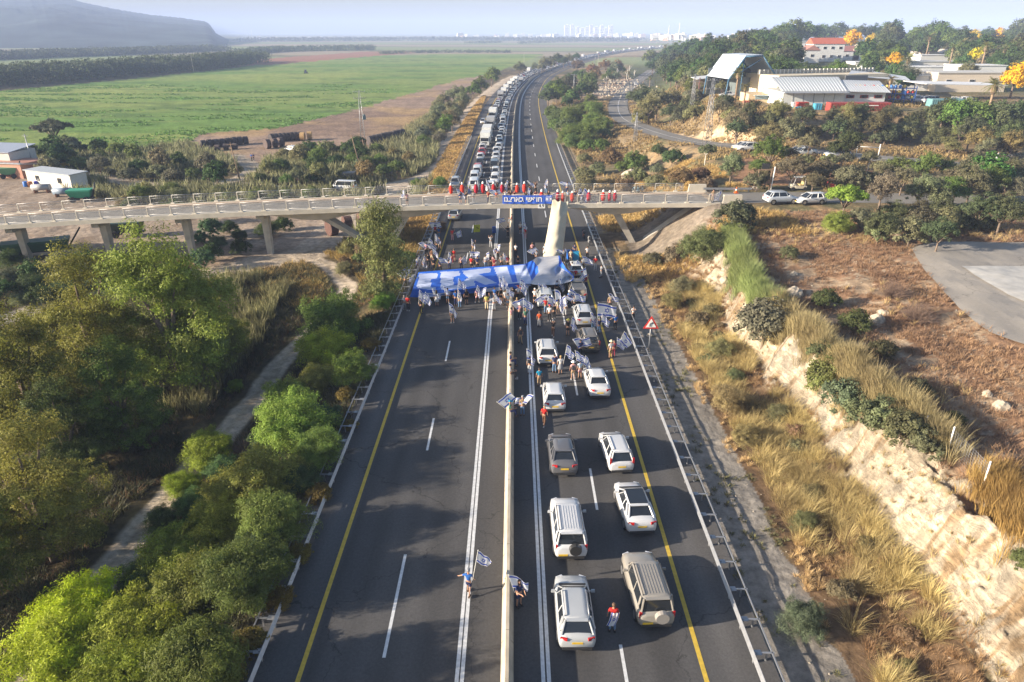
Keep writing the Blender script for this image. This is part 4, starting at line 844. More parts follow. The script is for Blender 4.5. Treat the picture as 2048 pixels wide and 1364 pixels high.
plant_c('flat', 1690, 405, 96, (.22, .27, .05), 'light green flame tree standing by the white hatchback'); plant_c('feather3', 1672, 445, 60, (.22, .28, .05), 'bright yellow-green sapling under the light green flame tree')
plant_c('flat', 2025, 437, 60, (.22, .26, .05), 'bright green sapling at the right edge near the parking road'); plant_c('dense', 1985, 348, 90, (.06, .15, .03), 'vivid green round bush beside the cyclists')
plant_c('olive', 1545, 300, 76, (.08, .12, .035), 'dark leafy tree beside the parked white pair of cars'); plant_c('olive2', 1690, 288, 78, (.055, .065, .03), 'dark spreading tree over the parked white saloon')
plant_c('olive', 1620, 285, 50, (.16, .17, .08), 'pale thin tree left of the dark spreading tree')
for i, (a, b_) in enumerate([(1412, 305), (1575, 312), (1608, 325), (1655, 325), (1690, 322), (1740, 318)]): plant_c('young', a, b_, 36, (.13, .14, .07), 'young tree with whitewashed trunk', 'young trees with whitewashed trunks', uniq=False)
# hill behind the factory
scatter([(1500, 118), (1600, 108), (1760, 100), (1900, 104), (2048, 100), (2048, 165), (1960, 168), (1880, 158), (1800, 168), (1760, 140), (1620, 150), (1560, 150), (1500, 150)], 75, ['dense', 'dense2', 'olive'], [(.07,.115,.04), MG, OL, DG], 'leafy tree between the hill houses', 'leafy trees between the hill houses', (34, 58), 29, 17)
scatter([(1290, 118), (1380, 92), (1480, 78), (1560, 66), (1700, 62), (1900, 66), (2048, 62), (2048, 120), (1900, 118), (1760, 105), (1660, 110), (1600, 122), (1500, 130), (1430, 148), (1350, 160), (1310, 150)], 150, ['dense', 'dense2', 'olive'], [DG, (.06, .10, .035), MG, DK], 'broad tree on the hill behind the factory', 'broad trees on the hill behind the factory', (30, 60), 19, 15)
scatter([(1360, 150), (1480, 135), (1540, 140), (1500, 160), (1440, 175), (1370, 175)], 16, ['olive', 'dense'], [GY, MG, OL], 'tree left of the blue framed hall', 'trees left of the blue framed hall', (30, 52), 20, 16)
scatter([(1890, 222), (1980, 222), (2048, 220), (2048, 250), (1960, 252), (1880, 245)], 9, ['dense', 'dense2'], [DK, MG, (.12, .18, .04)], 'dense tree at the right edge below the yellow tree', 'dense trees below the yellow tree', (50, 80), 22, 26)
YEL = (.60, .42, .02); KW['dense'] = 'broadleaf_tree'
for a, b_, w_, lb in [(1700, 82, 44, 'left'), (1745, 82, 30, 'second'), (1785, 125, 40, 'third'), (1950, 76, 34, 'upper'), (1995, 74, 36, 'far upper'), (1955, 118, 44, 'middle'), (2030, 160, 70, 'large near'), (1660, 72, 30, 'faint far')]:
    plant_c('dense', a, b_, w_, YEL, lb + ' yellow flowering tree on the factory hill', 'yellow flowering trees on the hill')
for i, (a, b_, w_) in enumerate([(1475, 160, 30), (1490, 185, 26), (1455, 95, 22), (1500, 98, 22), (1560, 105, 22), (1600, 108, 20), (1380, 105, 18), (1405, 100, 18), (1430, 98, 20), (1815, 130, 30), (1858, 85, 24), (1925, 95, 24), (1905, 105, 22), (1970, 105, 28), (2008, 110, 26), (2030, 108, 28), (1985, 190, 44), (1300, 160, 12), (1330, 100, 16), (1350, 96, 16), (1225, 150, 12), (1258, 150, 12), (1780, 170, 26)]):
    plant_c('palm', a, b_, w_, (.15, .15, .06), 'shaggy palm tree near the factory and houses', 'palm trees of the hillside', uniq=False)
# ---------------------------------------------------------------- stuff: tree belts, reeds, grass
def leafcloud(name, P, Nn, L_, W_, col, attr, up=1.):
    n = len(P); g = rng; nrm = Nn + g.normal(size=(n, 3)) * .6; nrm /= np.linalg.norm(nrm, axis=1)[:, None]
    t = g.normal(size=(n, 3)); t -= (t * nrm).sum(1)[:, None] * nrm; t /= np.linalg.norm(t, axis=1)[:, None]; bv = np.cross(nrm, t); L_ = np.asarray(L_).reshape(-1, 1); W_ = np.asarray(W_).reshape(-1, 1)
    V = np.stack([P - t * L_ * .5, P + bv * W_ * .5, P + t * L_ * .5, P - bv * W_ * .5], 1).reshape(-1, 3)
    me = npmesh(name, V, np.arange(4 * n).reshape(n, 4), attr=np.repeat(attr, 4)); o = link(name, me, None, M_leaf, color=col); return tag(o, kind='stuff')
def belt(name, pts, width, height, n, col, crownr=4., leaf=1.2):
    """far wood: many crowns in one mass"""
    P = smooth_line(gpoly(pts), 6); seg = np.hypot(*np.diff(P, axis=0).T); L_ = np.concatenate([[0], np.cumsum(seg)])
    K = int(L_[-1] * width / (crownr ** 2 * 1.5)) + 8; u = rng.uniform(0, L_[-1], K); X = np.interp(u, L_, P[:, 0]) + rng.uniform(-.5, .5, K) * width * .3; Y = np.interp(u, L_, P[:, 1]) + rng.uniform(0, 1, K) * width
    Z = H(X, Y); hh = height * rng.uniform(.7, 1.15, K); cr = crownr * rng.uniform(.7, 1.25, K)
    ci = rng.integers(0, K, n); dv = rng.normal(size=(n, 3)); dv /= np.linalg.norm(dv, axis=1)[:, None]; dv[:, 2] = np.abs(dv[:, 2]) * 1.0 - .25 * rng.uniform(0, 1, n)
    Pp = np.stack([X[ci] + dv[:, 0] * cr[ci], Y[ci] + dv[:, 1] * cr[ci], Z[ci] + hh[ci] * .5 + dv[:, 2] * hh[ci] * .5], 1)
    low = rng.uniform(0, 1, n) < .3; Pp[low, 2] = Z[ci][low] + rng.uniform(0, .5, low.sum()) * hh[ci][low]
    return leafcloud(name, Pp, dv, leaf * rng.uniform(.6, 1.4, n), leaf * .6 * rng.uniform(.6, 1.4, n), col, np.clip(rng.uniform(.2, .8, K)[ci] + rng.uniform(-.2, .2, n), 0, 1))
belt('far_wood', [(-260, 190), (0, 172), (120, 163), (250, 150), (360, 143), (480, 128)], 70, 11, 60000, (.07, .09, .045), 4.5, 1.5)
belt('far_wood', [(-200, 128), (0, 120), (200, 112), (400, 104)], 120, 9, 26000, (.055, .07, .045), 7, 2.4)
belt('far_wood', [(470, 110), (540, 105), (620, 103), (735, 101)], 70, 8, 9000, (.06, .085, .04), 6, 2.2)
belt('far_hedge', [(760, 109), (820, 107), (900, 106), (1020, 106)], 20, 4, 2500, (.07, .085, .045), 4, 1.8)
belt('far_hedge', [(930, 88), (1000, 86)], 25, 6, 700, (.06, .075, .045), 6, 2.6); belt('far_hedge', [(1040, 88), (1090, 86), (1190, 83)], 25, 6, 1100, (.06, .075, .045), 6, 2.6)
belt('far_wood', [(480, 84), (700, 83), (900, 82), (1100, 83), (1300, 84)], 260, 12, 12000, (.05, .06, .05), 14, 4.5)
def blades(name, X, Y, hgt, nb, wd, spread, col, seed, lean=.6, cl=None):
    g = np.random.default_rng(seed); n = len(X); Z = H(X, Y); i = np.repeat(np.arange(n), nb); m_ = len(i)
    az = g.uniform(0, 2 * np.pi, m_); r0 = g.uniform(0, .35, m_) * spread[i]; h_ = hgt[i] * g.uniform(.55, 1.1, m_); le = g.uniform(.15, 1, m_) * lean * h_
    bx = X[i] + np.cos(az) * r0; by = Y[i] + np.sin(az) * r0; bz = Z[i] - .05
    tx = bx + np.cos(az) * le; ty = by + np.sin(az) * le; tz = bz + h_
    wx = -np.sin(az + g.normal(size=m_) * .8) * wd * .5; wy = np.cos(az) * wd * .5
    mx_ = (bx * .55 + tx * .45) - np.cos(az) * le * .12; my = (by * .55 + ty * .45) - np.sin(az) * le * .12; mz = bz + h_ * .58
    V = np.stack([np.stack([bx - wx * .5, by - wy * .5, bz], 1), np.stack([mx_ - wx, my - wy, mz], 1), np.stack([tx, ty, tz], 1), np.stack([mx_ + wx, my + wy, mz], 1)], 1).reshape(-1, 3)
    rr = g.uniform(.2, .8, n) if cl is None else cl
    a = np.repeat(np.clip(rr[i] + g.uniform(-.22, .22, m_), 0, 1), 4)
    me = npmesh(name, V, np.arange(4 * m_).reshape(m_, 4), attr=a); return tag(link(name, me, None, M_grass, color=col), kind='stuff')
def pts_in(n, x0, x1, y0, y1, f, seed):
    g = np.random.default_rng(seed); X = g.uniform(x0, x1, n); Y = g.uniform(y0, y1, n); k = f(X, Y); return X[k], Y[k], g
wobf = lambda Y: 21.2 + (fbm(Y * .16, Y * .05 + 3, 11) - .5) * 2.56
# golden tufts at the foot of the cut
X, Y, g = pts_in(3000, 15.6, 23, 14, 84, lambda X, Y: (X > 16 + fbm(X * .3, Y * .3, 2) * 1.6) & (X < wobf(Y) + .5 + 1.2 * (Y > 62)) & (fbm(X * .5, Y * .5, 6) > .40), 71)
s_ = g.uniform(.5, 1, len(X)); blades('dry_grass', X, Y, .65 * s_, 36, .017, .6 * s_, (.24, .15, .08), 72, 1.0)
X, Y, g = pts_in(1500, 15.2, 19, 14, 84, lambda X, Y: (fbm(X * .6, Y * .6, 9) > .5), 73); s_ = g.uniform(.4, .8, len(X)); blades('dry_grass', X, Y, .7 * s_, 44, .016, .45 * s_, (.46, .33, .17), 74, 1.1)
X, Y, g = pts_in(1500, 16.6, 23, 14, 74, lambda X, Y: (X < wobf(Y) + .4) & (fbm(X * .3, Y * .2, 16) > .5), 75); s_ = g.uniform(.8, 1.35, len(X)); blades('grass_tussocks', X, Y, 1.0 * s_, 80, .017, .8 * s_, (.40, .32, .145), 76, 1.2)
X, Y, g = pts_in(350, 21, 27, 14, 66, lambda X, Y: (X > wobf(Y)) & (X < wobf(Y) + 3.6), 77); s_ = g.uniform(.4, .9, len(X)); blades('rock_grass', X, Y, .6 * s_, 30, .022, .5 * s_, (.38, .29, .14), 78, 1.0)
X, Y, g = pts_in(20000, 24, 60, 14, 86, lambda X, Y: (X > wobf(Y) + 3.2) & (fbm(X * .3, Y * .3, 18) > .36) & ~inpoly(X, Y, PZ), 79); s_ = g.uniform(.35, 1, len(X)); blades('dry_weeds', X, Y, .55 * s_, 15, .035, .9 * s_, (.26, .165, .10), 80, 1.2)
X, Y, g = pts_in(1800, 24, 60, 20, 86, lambda X, Y: (X > wobf(Y) + 3.2) & (fbm(X * .15, Y * .15, 28) > .6) & ~inpoly(X, Y, PZ), 81); s_ = g.uniform(.5, 1, len(X)); blades('pale_weeds', X, Y, .8 * s_, 26, .03, .7 * s_, (.42, .31, .15), 82, 1.0)
X, Y, g = pts_in(900, 12.1, 16, 12, 90, lambda X, Y: fbm(X * .8, Y * .35, 19) > .6, 83); s_ = g.uniform(.3, .8, len(X)); blades('verge_weeds', X, Y, .4 * s_, 22, .04, .8 * s_, (.12, .115, .05), 84, 1.3)
# slopes by the bridge and behind
X, Y, g = pts_in(7000, 13.5, 34, 76, 135, lambda X, Y: ~((Y > 86) & (Y < 98) & (X > 14)) & (fbm(X * .2, Y * .2, 29) > .4) & (rd(X, Y) > 13.5), 85); s_ = g.uniform(.5, 1.1, len(X)); blades('bank_grass', X, Y, .8 * s_, 16, .05, .8 * s_, (.40, .28, .11), 86, .9)
X, Y, g = pts_in(26000, 14, 110, 98, 300, lambda X, Y: (rd(X, Y) > 15) & (fbm(X * .1, Y * .1, 30) > .42) & (dline(X, Y, smooth_line(SIDE)) > 4.2), 87); s_ = g.uniform(.5, 1.2, len(X)); blades('hill_scrub_grass', X, Y, .8 * s_, 7, .16, 1.2 * s_, (.26, .19, .09), 88, .9)
X, Y, g = pts_in(9000, -17, -11.9, 98, 330, lambda X, Y: (rd(X, Y) < -12) & (rd(X, Y) > -16.5), 89); s_ = g.uniform(.5, 1.1, len(X)); blades('verge_dry_grass', X, Y, .8 * s_, 8, .12, .9 * s_, (.36, .24, .09), 90, .9)
# left: undergrowth and reeds
nearT = lambda X, Y, m_: (dline(X, Y, T1) > m_) & (dline(X, Y, T2) > m_ + .8) & (dline(X, Y, T5) > m_)
X, Y, g = pts_in(22000, -62, -12.4, 16, 84, lambda X, Y: (rd(X, Y) < -12.3) & nearT(X, Y, 1.9) & (fbm(X * .25, Y * .25, 31) > .35) & ~inpoly(X, Y, YARD), 91)
s_ = g.uniform(.4, 1.3, len(X)); blades('undergrowth', X, Y, .8 * s_, 13, .05, 1.0 * s_, (.075, .075, .035), 92, 1.0)
X, Y, g = pts_in(3500, -60, -12.6, 18, 84, lambda X, Y: (rd(X, Y) < -12.5) & nearT(X, Y, 1.6) & (nearT(X, Y, 4.5) == False) & ~inpoly(X, Y, YARD), 93); s_ = g.uniform(.4, 1., len(X)); blades('dry_undergrowth', X, Y, .8 * s_, 20, .035, .9 * s_, (.20, .12, .06), 94, 1.0)
X, Y, g = pts_in(5000, -58, -26, 50, 80, lambda X, Y: nearT(X, Y, 2.2) & (fbm(X * .12, Y * .12, 34) > .46) & ~inpoly(X, Y, YARD), 95); s_ = g.uniform(.6, 1.2, len(X)); blades('reeds', X, Y, 1.9 * s_, 14, .06, .8 * s_, (.20, .19, .09), 96, .45)
X, Y, g = pts_in(5000, -44, -12.5, 72, 98, lambda X, Y: (rd(X, Y) < -12.4) & nearT(X, Y, 1.8) & ~inpoly(X, Y, YARD), 97); s_ = g.uniform(.5, 1.1, len(X)); blades('bridge_verge_grass', X, Y, .8 * s_, 14, .05, .8 * s_, (.28, .20, .07), 98, .9)
nT = lambda X, Y: (dline(X, Y, T2) > 3.4) & (dline(X, Y, T3) > 3) & (dline(X, Y, T4) > 3) & ~inpoly(X, Y, YARD) & ~inpoly(X, Y, PLOW) & ~inpoly(X, Y, FIELD) & (rd(X, Y) < -16)
X, Y, g = pts_in(30000, -130, -16, 97, 260, lambda X, Y: nT(X, Y) & (fbm(X * .08, Y * .08, 35) > .3), 99); s_ = g.uniform(.6, 1.4, len(X)); blades('reed_bed', X, Y, 2.0 * s_, 8, .16, 1.3 * s_, (.19, .19, .095), 100, .5)
X, Y, g = pts_in(16000, -260, -60, 190, 420, lambda X, Y: inpoly(X, Y, FIELD) & (fbm(X * .03, Y * .1, 37) > .6), 101); s_ = g.uniform(.6, 1.4, len(X)); blades('field_crop', X, Y, .45 * s_, 5, .5, 1.8 * s_, (.10, .19, .04), 102, 1.2)
# broom hedge grown through the plateau fence
P = smooth_line(fence_line(), 6); seg = np.hypot(*np.diff(P, axis=0).T); LL = np.concatenate([[0], np.cumsum(seg)]); g = np.random.default_rng(5)
u = g.uniform(0, LL[-1], 3400); fr = u / LL[-1]; X = np.interp(u, LL, P[:, 0]) + g.normal(size=3400) * .42; Y = np.interp(u, LL, P[:, 1]) + g.normal(size=3400) * .42
k = fr < .5; o = blades('hedge', X[k], Y[k], 1.6 * g.uniform(.8, 1.08, k.sum()), 36, .028, np.full(k.sum(), .9), (.20, .24, .09), 103, .55)
o.pop('kind', None); tag(o, 'green stretch of the wispy hedge grown over the plateau fence', 'hedge')
k = ~k; o = blades('hedge', X[k], Y[k], 1.55 * g.uniform(.8, 1.08, k.sum()), 36, .028, np.full(k.sum(), .9), (.30, .25, .13), 104, .55)
o.pop('kind', None); tag(o, 'dry brown stretch of the wispy hedge along the plateau fence', 'hedge')
u = g.uniform(0, 1, 500); a0 = hit(1980, 960); a1 = hit(2075, 1075); X = a0.x + (a1.x - a0.x) * u + g.normal(size=500) * .5; Y = a0.y + (a1.y - a0.y) * u + g.normal(size=500) * .5
o = blades('hedge', X, Y, 1.4 * g.uniform(.75, 1.15, 500), 26, .03, np.full(500, .7), (.30, .20, .07), 105, .5); o.pop('kind', None); tag(o, 'golden dry hedge right of the bare wire fence', 'hedge')
# ---- labels for the vegetation: rank from the left inside each group
from collections import defaultdict
gr = defaultdict(list)
for v in VEG:
    if v[4] or not v[3]: v[0]['label'] = v[1]
    else: gr[v[3]].append(v)
    if v[3]: v[0]['group'] = v[3]
for k, vs in gr.items():
    vs.sort(key=lambda v: v[2])
    for i, v in enumerate(vs): v[0]['label'] = ('%s, %s one' % (v[1], ordn(i + 1))) if 'counting' in v[1] else '%s, %s from the left' % (v[1], ordn(i + 1))
# ---------------------------------------------------------------- vehicles (local +Y = front)
M_red = pm('tail_light_red', (.45, .015, .015), .25, coat=.5); M_lamp = pm('head_light', (.75, .77, .8), .12, .2, coat=.8); M_plate = pm('number_plate', (.75, .50, .04), .5)
M_trim = pm('dark_trim', (.035, .035, .037), .5, var=.1); M_chrome = pm('alloy', (.5, .5, .52), .3, .8)
def loft(secs):
    """secs: (y, zb, zs, w, crown) -> closed smooth hull"""
    mb = MB(); vs = []; 
    for y, zb, zs, w_, cr in secs:
        half = [(w_ * .80, zb), (w_ * .95, zb + .06), (w_, zb + (zs - zb) * .38), (w_ * 1.0, zb + (zs - zb) * .62), (w_ * .965, zs - .10), (w_ * .90, zs - .02), (w_ * .62, zs + cr * .7), (0, zs + cr)]
        ring = [(x, y, z) for x, z in half] + [(-x, y, z) for x, z in half[-2::-1]]; vs += ring
    k = 15; n = len(secs)
    f = [(i * k + j, (i + 1) * k + j, (i + 1) * k + (j + 1) % k, i * k + (j + 1) % k) for i in range(n - 1) for j in range(k)]
    mb.add(vs, f, 0, True); o = 0; mb.f += [tuple(range(k)), tuple(reversed([(n - 1) * k + j for j in range(k)]))]; mb.m += [0, 0]; mb.sm += [True, True]
    return mb
def wheelmesh(r, wd=.22):
    mb = MB(); q = 14
    for x0, rr, m in ((0, r, 0), (wd * .5, r * .62, 1)):
        vs = []; 
        for x in ((-wd * .5, wd * .5) if m == 0 else (wd * .45, wd * .53)):
            for i in range(q): a = 6.283 * i / q; vs.append((x, rr * math.cos(a), rr * math.sin(a)))
        mb.add(vs, [(i, (i + 1) % q, q + (i + 1) % q, q + i) for i in range(q)] + [tuple(range(q)), tuple(q + i for i in reversed(range(q)))], m)
    return mb
CARK = {}
def car_proto(kind):
    """list of (part name, mesh, paint?, location, children)"""
    P = {# L, W/2, hood z, belt z, roof z, windscreen base, roof front, roof back, rear glass base, tail z
        'hatch': dict(L=4.1, w=.88, hood=.84, belt=.95, roof=1.47, wb=1.02, rf=.30, rb=-1.45, rg=-1.86, tail=.98),
        'suv': dict(L=4.45, w=.92, hood=1.0, belt=1.08, roof=1.62, wb=1.08, rf=.42, rb=-1.62, rg=-2.04, tail=1.08),
        'coupe': dict(L=4.45, w=.92, hood=.95, belt=1.05, roof=1.55, wb=1.10, rf=.30, rb=-1.15, rg=-1.98, tail=1.12),
        'sedan': dict(L=4.65, w=.90, hood=.86, belt=.96, roof=1.45, wb=1.15, rf=.45, rb=-.95, rg=-1.62, tail=1.02),
        'jeep': dict(L=4.75, w=.95, hood=1.10, belt=1.15, roof=1.84, wb=1.0, rf=.55, rb=-2.02, rg=-2.22, tail=1.15),
        'mpv': dict(L=4.3, w=.88, hood=.95, belt=1.02, roof=1.62, wb=1.15, rf=.35, rb=-1.72, rg=-2.02, tail=1.02),
        'van': dict(L=5.0, w=.96, hood=1.12, belt=1.18, roof=1.95, wb=1.75, rf=1.15, rb=-2.30, rg=-2.42, tail=1.18),
        'pickup': dict(L=5.2, w=.92, hood=1.08, belt=1.10, roof=1.74, wb=1.15, rf=.65, rb=-.45, rg=-.62, tail=1.08)}[kind]
    L, w_, hood, belt, roof, wb, rf, rb, rg, tail = (P[k] for k in ('L', 'w', 'hood', 'belt', 'roof', 'wb', 'rf', 'rb', 'rg', 'tail')); h = L / 2
    zb = .22 if kind not in ('jeep', 'suv', 'pickup', 'coupe') else .27
    secs = [(-h, zb + .14, tail - .26, w_ * .80, .02), (-h + .05, zb + .08, tail - .12, w_ * .9, .03), (-h + .22, zb + .02, tail, w_ * .97, .04), (-h + .7, zb, tail + .01, w_, .04), (-.8, zb, belt, w_, .03), (.2, zb, belt - .01, w_ * .995, .03), (wb - .25, zb, belt - .02, w_ * .99, .03), (wb + .12, zb, hood, w_ * .98, .07), (h - .75, zb, hood - .05, w_ * .965, .065), (h - .3, zb + .02, hood - .14, w_ * .92, .045), (h - .08, zb + .04, hood - .26, w_ * .82, .02), (h, zb + .1, hood - .38, w_ * .70, .0)]
    if kind == 'pickup':
        secs[3] = (-h + .7, zb, tail - .02, w_, -.5); secs[2] = (-h + .12, zb, tail - .02, w_, -.45); secs.insert(4, (rg - .1, zb, belt, w_, -.45)); secs[5] = (rg + .02, zb, belt, w_, .02)
    parts = []
    body = loft(secs)
    # greenhouse rings
    gw0, gw1 = w_ * .90, w_ * .70 if kind not in ('jeep', 'van') else w_ * .78
    zb0 = belt - .03; zr = roof - .06
    bot = [(-gw0 * .92, rg), (gw0 * .92, rg), (gw0, rg + .35), (gw0, wb - .5), (gw0 * .90, wb), (-gw0 * .90, wb), (-gw0, wb - .5), (-gw0, rg + .35)]
    top = [(-gw1 * .88, rb), (gw1 * .88, rb), (gw1, rb + .22), (gw1, rf - .18), (gw1 * .86, rf), (-gw1 * .86, rf), (-gw1, rf - .18), (-gw1, rb + .22)]
    B = [Vector((x, y, zb0)) for x, y in bot]; T = [Vector((x, y, zr)) for x, y in top]
    def band(name, idx, m=.07, zt=.05):
        mb = MB()
        for i in idx:
            j = (i + 1) % 8; a, b_, c, d = B[i], B[j], T[j], T[i]
            mb.add([a.lerp(d, .03), b_.lerp(c, .03), c, d], [(0, 1, 2, 3)], 0)
        return (name, mb.mesh(name), M_glass, None, [])
    # roof
    rmb = MB(); n = 8
    ring1 = [t + Vector((0, 0, .0)) for t in T]; ring2 = [Vector((t.x * .93, t.y * .97 + .0, roof - .015)) for t in T]; ring3 = [Vector((t.x * .5, t.y * .9, roof)) for t in T]
    rmb.add(ring1 + ring2 + ring3, [(i, (i + 1) % n, n + (i + 1) % n, n + i) for i in range(n)] + [(n + i, n + (i + 1) % n, 2 * n + (i + 1) % n, 2 * n + i) for i in range(n)] + [tuple(2 * n + i for i in range(n))], 0, True)
    pl = MB()      # pillars
    for i, r0, r1 in ((1, .055, .05), (0, .055, .05), (4, .035, .035), (5, .035, .035)): pl.tube(B[i], T[i], r0, r1, 5)
    for i, r0 in ((2, .07), (7, .07)): pl.tube(B[i], T[i], r0 + .02, r0, 5)
    for i in (3, 6): pl.tube(B[i].lerp(B[(i + 1) % 8] if i == 3 else B[5], .0), T[i], .03, .03, 4)
    for sx in (-1, 1):
        y_ = (rf + rb) / 2 - .1; pl.tube((sx * gw0 * 1.0, y_ + .05, zb0), (sx * gw1 * 1.0, y_, zr), .035, .03, 4)
    # tail panel below rear window and frame above
    parts.append(('body', body.mesh('body'), 'paint', None, []))
    rmb.add(pl.v, pl.f, 0); parts.append(('roof', rmb.mesh('roof'), 'paint', None, []))
    parts.append(band('rear_window', [0])); parts.append(band('windscreen', [4])); parts.append(band('side_windows', [1, 2, 3])); parts.append(band('side_windows', [5, 6, 7]))
    tr = MB()      # bumpers, sills, arches, seams
    tr.box((0, -h + .10, zb + .10), (w_ * 1.55, .24, .17)); tr.box((0, h - .12, zb + .10), (w_ * 1.4, .22, .16))
    for sx in (-1, 1):
        tr.box((sx * w_ * .965, 0, zb + .03), (.07, L * .5, .12))
        for yy in (h - .82, -h + .82): tr.lathe([(.405, -.03), (.405, .03)], (0, 0, 0), 14)
    tr = MB(); tr.box((0, -h + .09, zb + .10), (w_ * 1.55, .24, .17)); tr.box((0, h - .12, zb + .10), (w_ * 1.4, .22, .16)); tr.box((0, h - .03, zb + .3), (w_ * .9, .08, .13))
    for sx in (-1, 1):
        tr.box((sx * w_ * .965, 0, zb + .03), (.07, L * .5, .12))
        for yy in (h - .84, -h + .80):
            q = 16; vs = []
            for x in (sx * (w_ - .12), sx * (w_ + .006)):
                for i in range(q + 1): a = math.pi * i / q; vs.append((x, yy + .40 * math.cos(a), .33 + .40 * math.sin(a)))
            tr.add(vs, [(i, i + 1, q + 2 + i, q + 1 + i) for i in range(q)] + [tuple(q + 1 + i for i in range(q + 1))])
    tr.box((0, wb + .08, belt - .015 + .03), (w_ * 1.5, .12, .03)); parts.append(('trim', tr.mesh('trim'), M_trim, None, []))
    wm = wheelmesh(.33 if kind in ('hatch', 'sedan', 'mpv') else .37).mesh('wheel'); wm.materials.append(M_black); wm.materials.append(M_chrome)
    for sx in (-1, 1):
        for yy in (h - .84, -h + .80): parts.append(('wheel', wm, None, (sx * (w_ - .11), yy, .34), [], 0 if sx > 0 else math.pi))
        mb = MB(); mb.box((0, 0, 0), (.2, .1, .14), taper=.85); mb.box((-sx * .1, .02, -.03), (.12, .05, .05)); parts.append(('mirror', mb.mesh('mirror'), 'paint', (sx * (w_ + .09), wb - .45, belt + .08), []))
        mb = MB(); tall = kind in ('mpv', 'jeep', 'van')
        if tall: mb.box((0, .02, 0), (.13, .1, .46 if kind != 'jeep' else .34))
        else: mb.box((0, 0, 0), (.34, .12, .15), rz=sx * .35, ry=0); mb.box((sx * .11, .14, .02), (.06, .25, .10), rz=sx * .2)
        parts.append(('tail_light', mb.mesh('tail_light'), M_red, (sx * (w_ * (.86 if tall else .70)), -h + (.10 if tall else .085), tail - (.0 if kind == 'mpv' else .16)), []))
        mb = MB(); mb.box((0, 0, 0), (.36, .2, .12), rz=-sx * .45); parts.append(('head_light', mb.mesh('head_light'), M_lamp, (sx * w_ * .64, h - .22, hood - .27), []))
    mb = MB(); mb.box((0, 0, 0), (.52, .03, .12)); pz = tail - .38 if kind not in ('jeep',) else tail - .62
    parts.append(('number_plate', mb.mesh('number_plate'), M_plate, (0 if kind != 'jeep' else -.45, -h - .0, pz), [])); parts.append(('number_plate', mb.mesh('number_plate'), M_plate, (0, h + .0, zb + .22), []))
    if kind in ('suv', 'jeep', 'mpv'):
        for sx in (-1, 1):
            mb = MB(); mb.tube((sx * gw1 * .9, rf - .25, roof + .05), (sx * gw1 * .9, rb + .2, roof + .05), .025, n=5); mb.box((sx * gw1 * .9, rf - .25, roof), (.04, .06, .1)); mb.box((sx * gw1 * .9, rb + .2, roof), (.04, .06, .1)); parts.append(('roof_rail', mb.mesh('roof_rail'), M_galv if kind != 'jeep' else M_trim, None, []))
    if kind == 'jeep':
        q = 16; mb = MB(); vs = []
        for y in (-.11, .11):
            for rr in (.37 if y > 0 else .33,):
                for i in range(q): a = 6.283 * i / q; vs.append((rr * math.cos(a), y, rr * math.sin(a)))
        mb.add(vs, [(i, (i + 1) % q, q + (i + 1) % q, q + i) for i in range(q)] + [tuple(range(q)), tuple(q + i for i in reversed(range(q)))]); parts.append(('spare_wheel', mb.mesh('spare_wheel'), 'spare', (.22, -h - .06, tail - .22), []))
        mb = MB()
        for k in range(-3, 4): mb.box((k * .15, (rf + rb) / 2, roof + .008), (.025, (rf - rb) * .78, .010))
        parts.append(('roof_ribs', mb.mesh('roof_ribs'), 'paint', None, []))
    if kind in ('coupe',):
        mb = MB(); mb.box((0, (rf + rb) / 2 + .05, roof + .004), (gw1 * 1.72, (rf - rb) * .98, .014)); parts.append(('sunroof', mb.mesh('sunroof'), 'sunroof', None, []))
    if kind == 'pickup':
        mb = MB()
        for k in range(8): mb.box((0, rg - .25 - k * .26, belt + .52), (w_ * 1.5, .07, .04))
        for sx in (-1, 1):
            mb.tube((sx * w_ * .75, rg - .2, belt + .5), (sx * w_ * .75, rg - 2.1, belt + .5), .03, n=4)
            for yy in (-.25, -1.2, -2.0): mb.tube((sx * w_ * .78, rg + yy, belt - .05), (sx * w_ * .75, rg + yy, belt + .5), .025, n=4)
        parts.append(('roof_rack', mb.mesh('roof_rack'), M_galv, None, []))
    else:
        mb = MB(); mb.box((0, rb - .02, roof - .03), (gw1 * 1.6, .22, .03)); parts.append(('spoiler', mb.mesh('spoiler'), 'paint', None, []))
    return parts
def car(kind, x, y, z, rz, col, label, group=None, spare=None, sun=None, glass=True, skip=()):
    if kind not in CARK: CARK[kind] = car_proto(kind)
    root = empty({'van': 'van', 'pickup': 'pickup_truck'}.get(kind, 'car'), (x, y, z), rz, label, {'van': 'van', 'pickup': 'pickup truck'}.get(kind, 'car'), group)
    for p in CARK[kind]:
        nm, me, mt, loc = p[:4]
        if nm in skip: continue
        if mt == 'sunroof' and sun is False: continue
        m = M_car if mt == 'paint' else (M_glass if mt == 'sunroof' else (M_car if mt == 'spare' else mt))
        if m and not me.materials: me.materials.append(m)
        o = link(nm, me, root, None, loc or (0, 0, 0), (0, 0, p[5] if len(p) > 5 else 0)); o.color = (*(spare or (.05, .05, .05)), 1) if mt == 'spare' else (*col, 1)
    return root
W_ = (.58, .59, .61); SV = (.36, .37, .39); DGR = (.085, .085, .09); CH = (.29, .27, .24); BK = (.02, .02, .025); BLU = (.04, .08, .2)
ROAD = .012
def carp(kind, px, py, col, label, rz=0, z=ROAD, **k):   # px,py: middle of the rear bumper's foot on the road
    p = at(px, py, z=z); L = {'hatch': 4.1, 'suv': 4.45, 'coupe': 4.45, 'sedan': 4.65, 'jeep': 4.75, 'mpv': 4.3, 'van': 5, 'pickup': 5.2}[kind] / 2
    return car(kind, p.x - math.sin(rz) * L, p.y + math.cos(rz) * L, z, rz, col, label, **k)
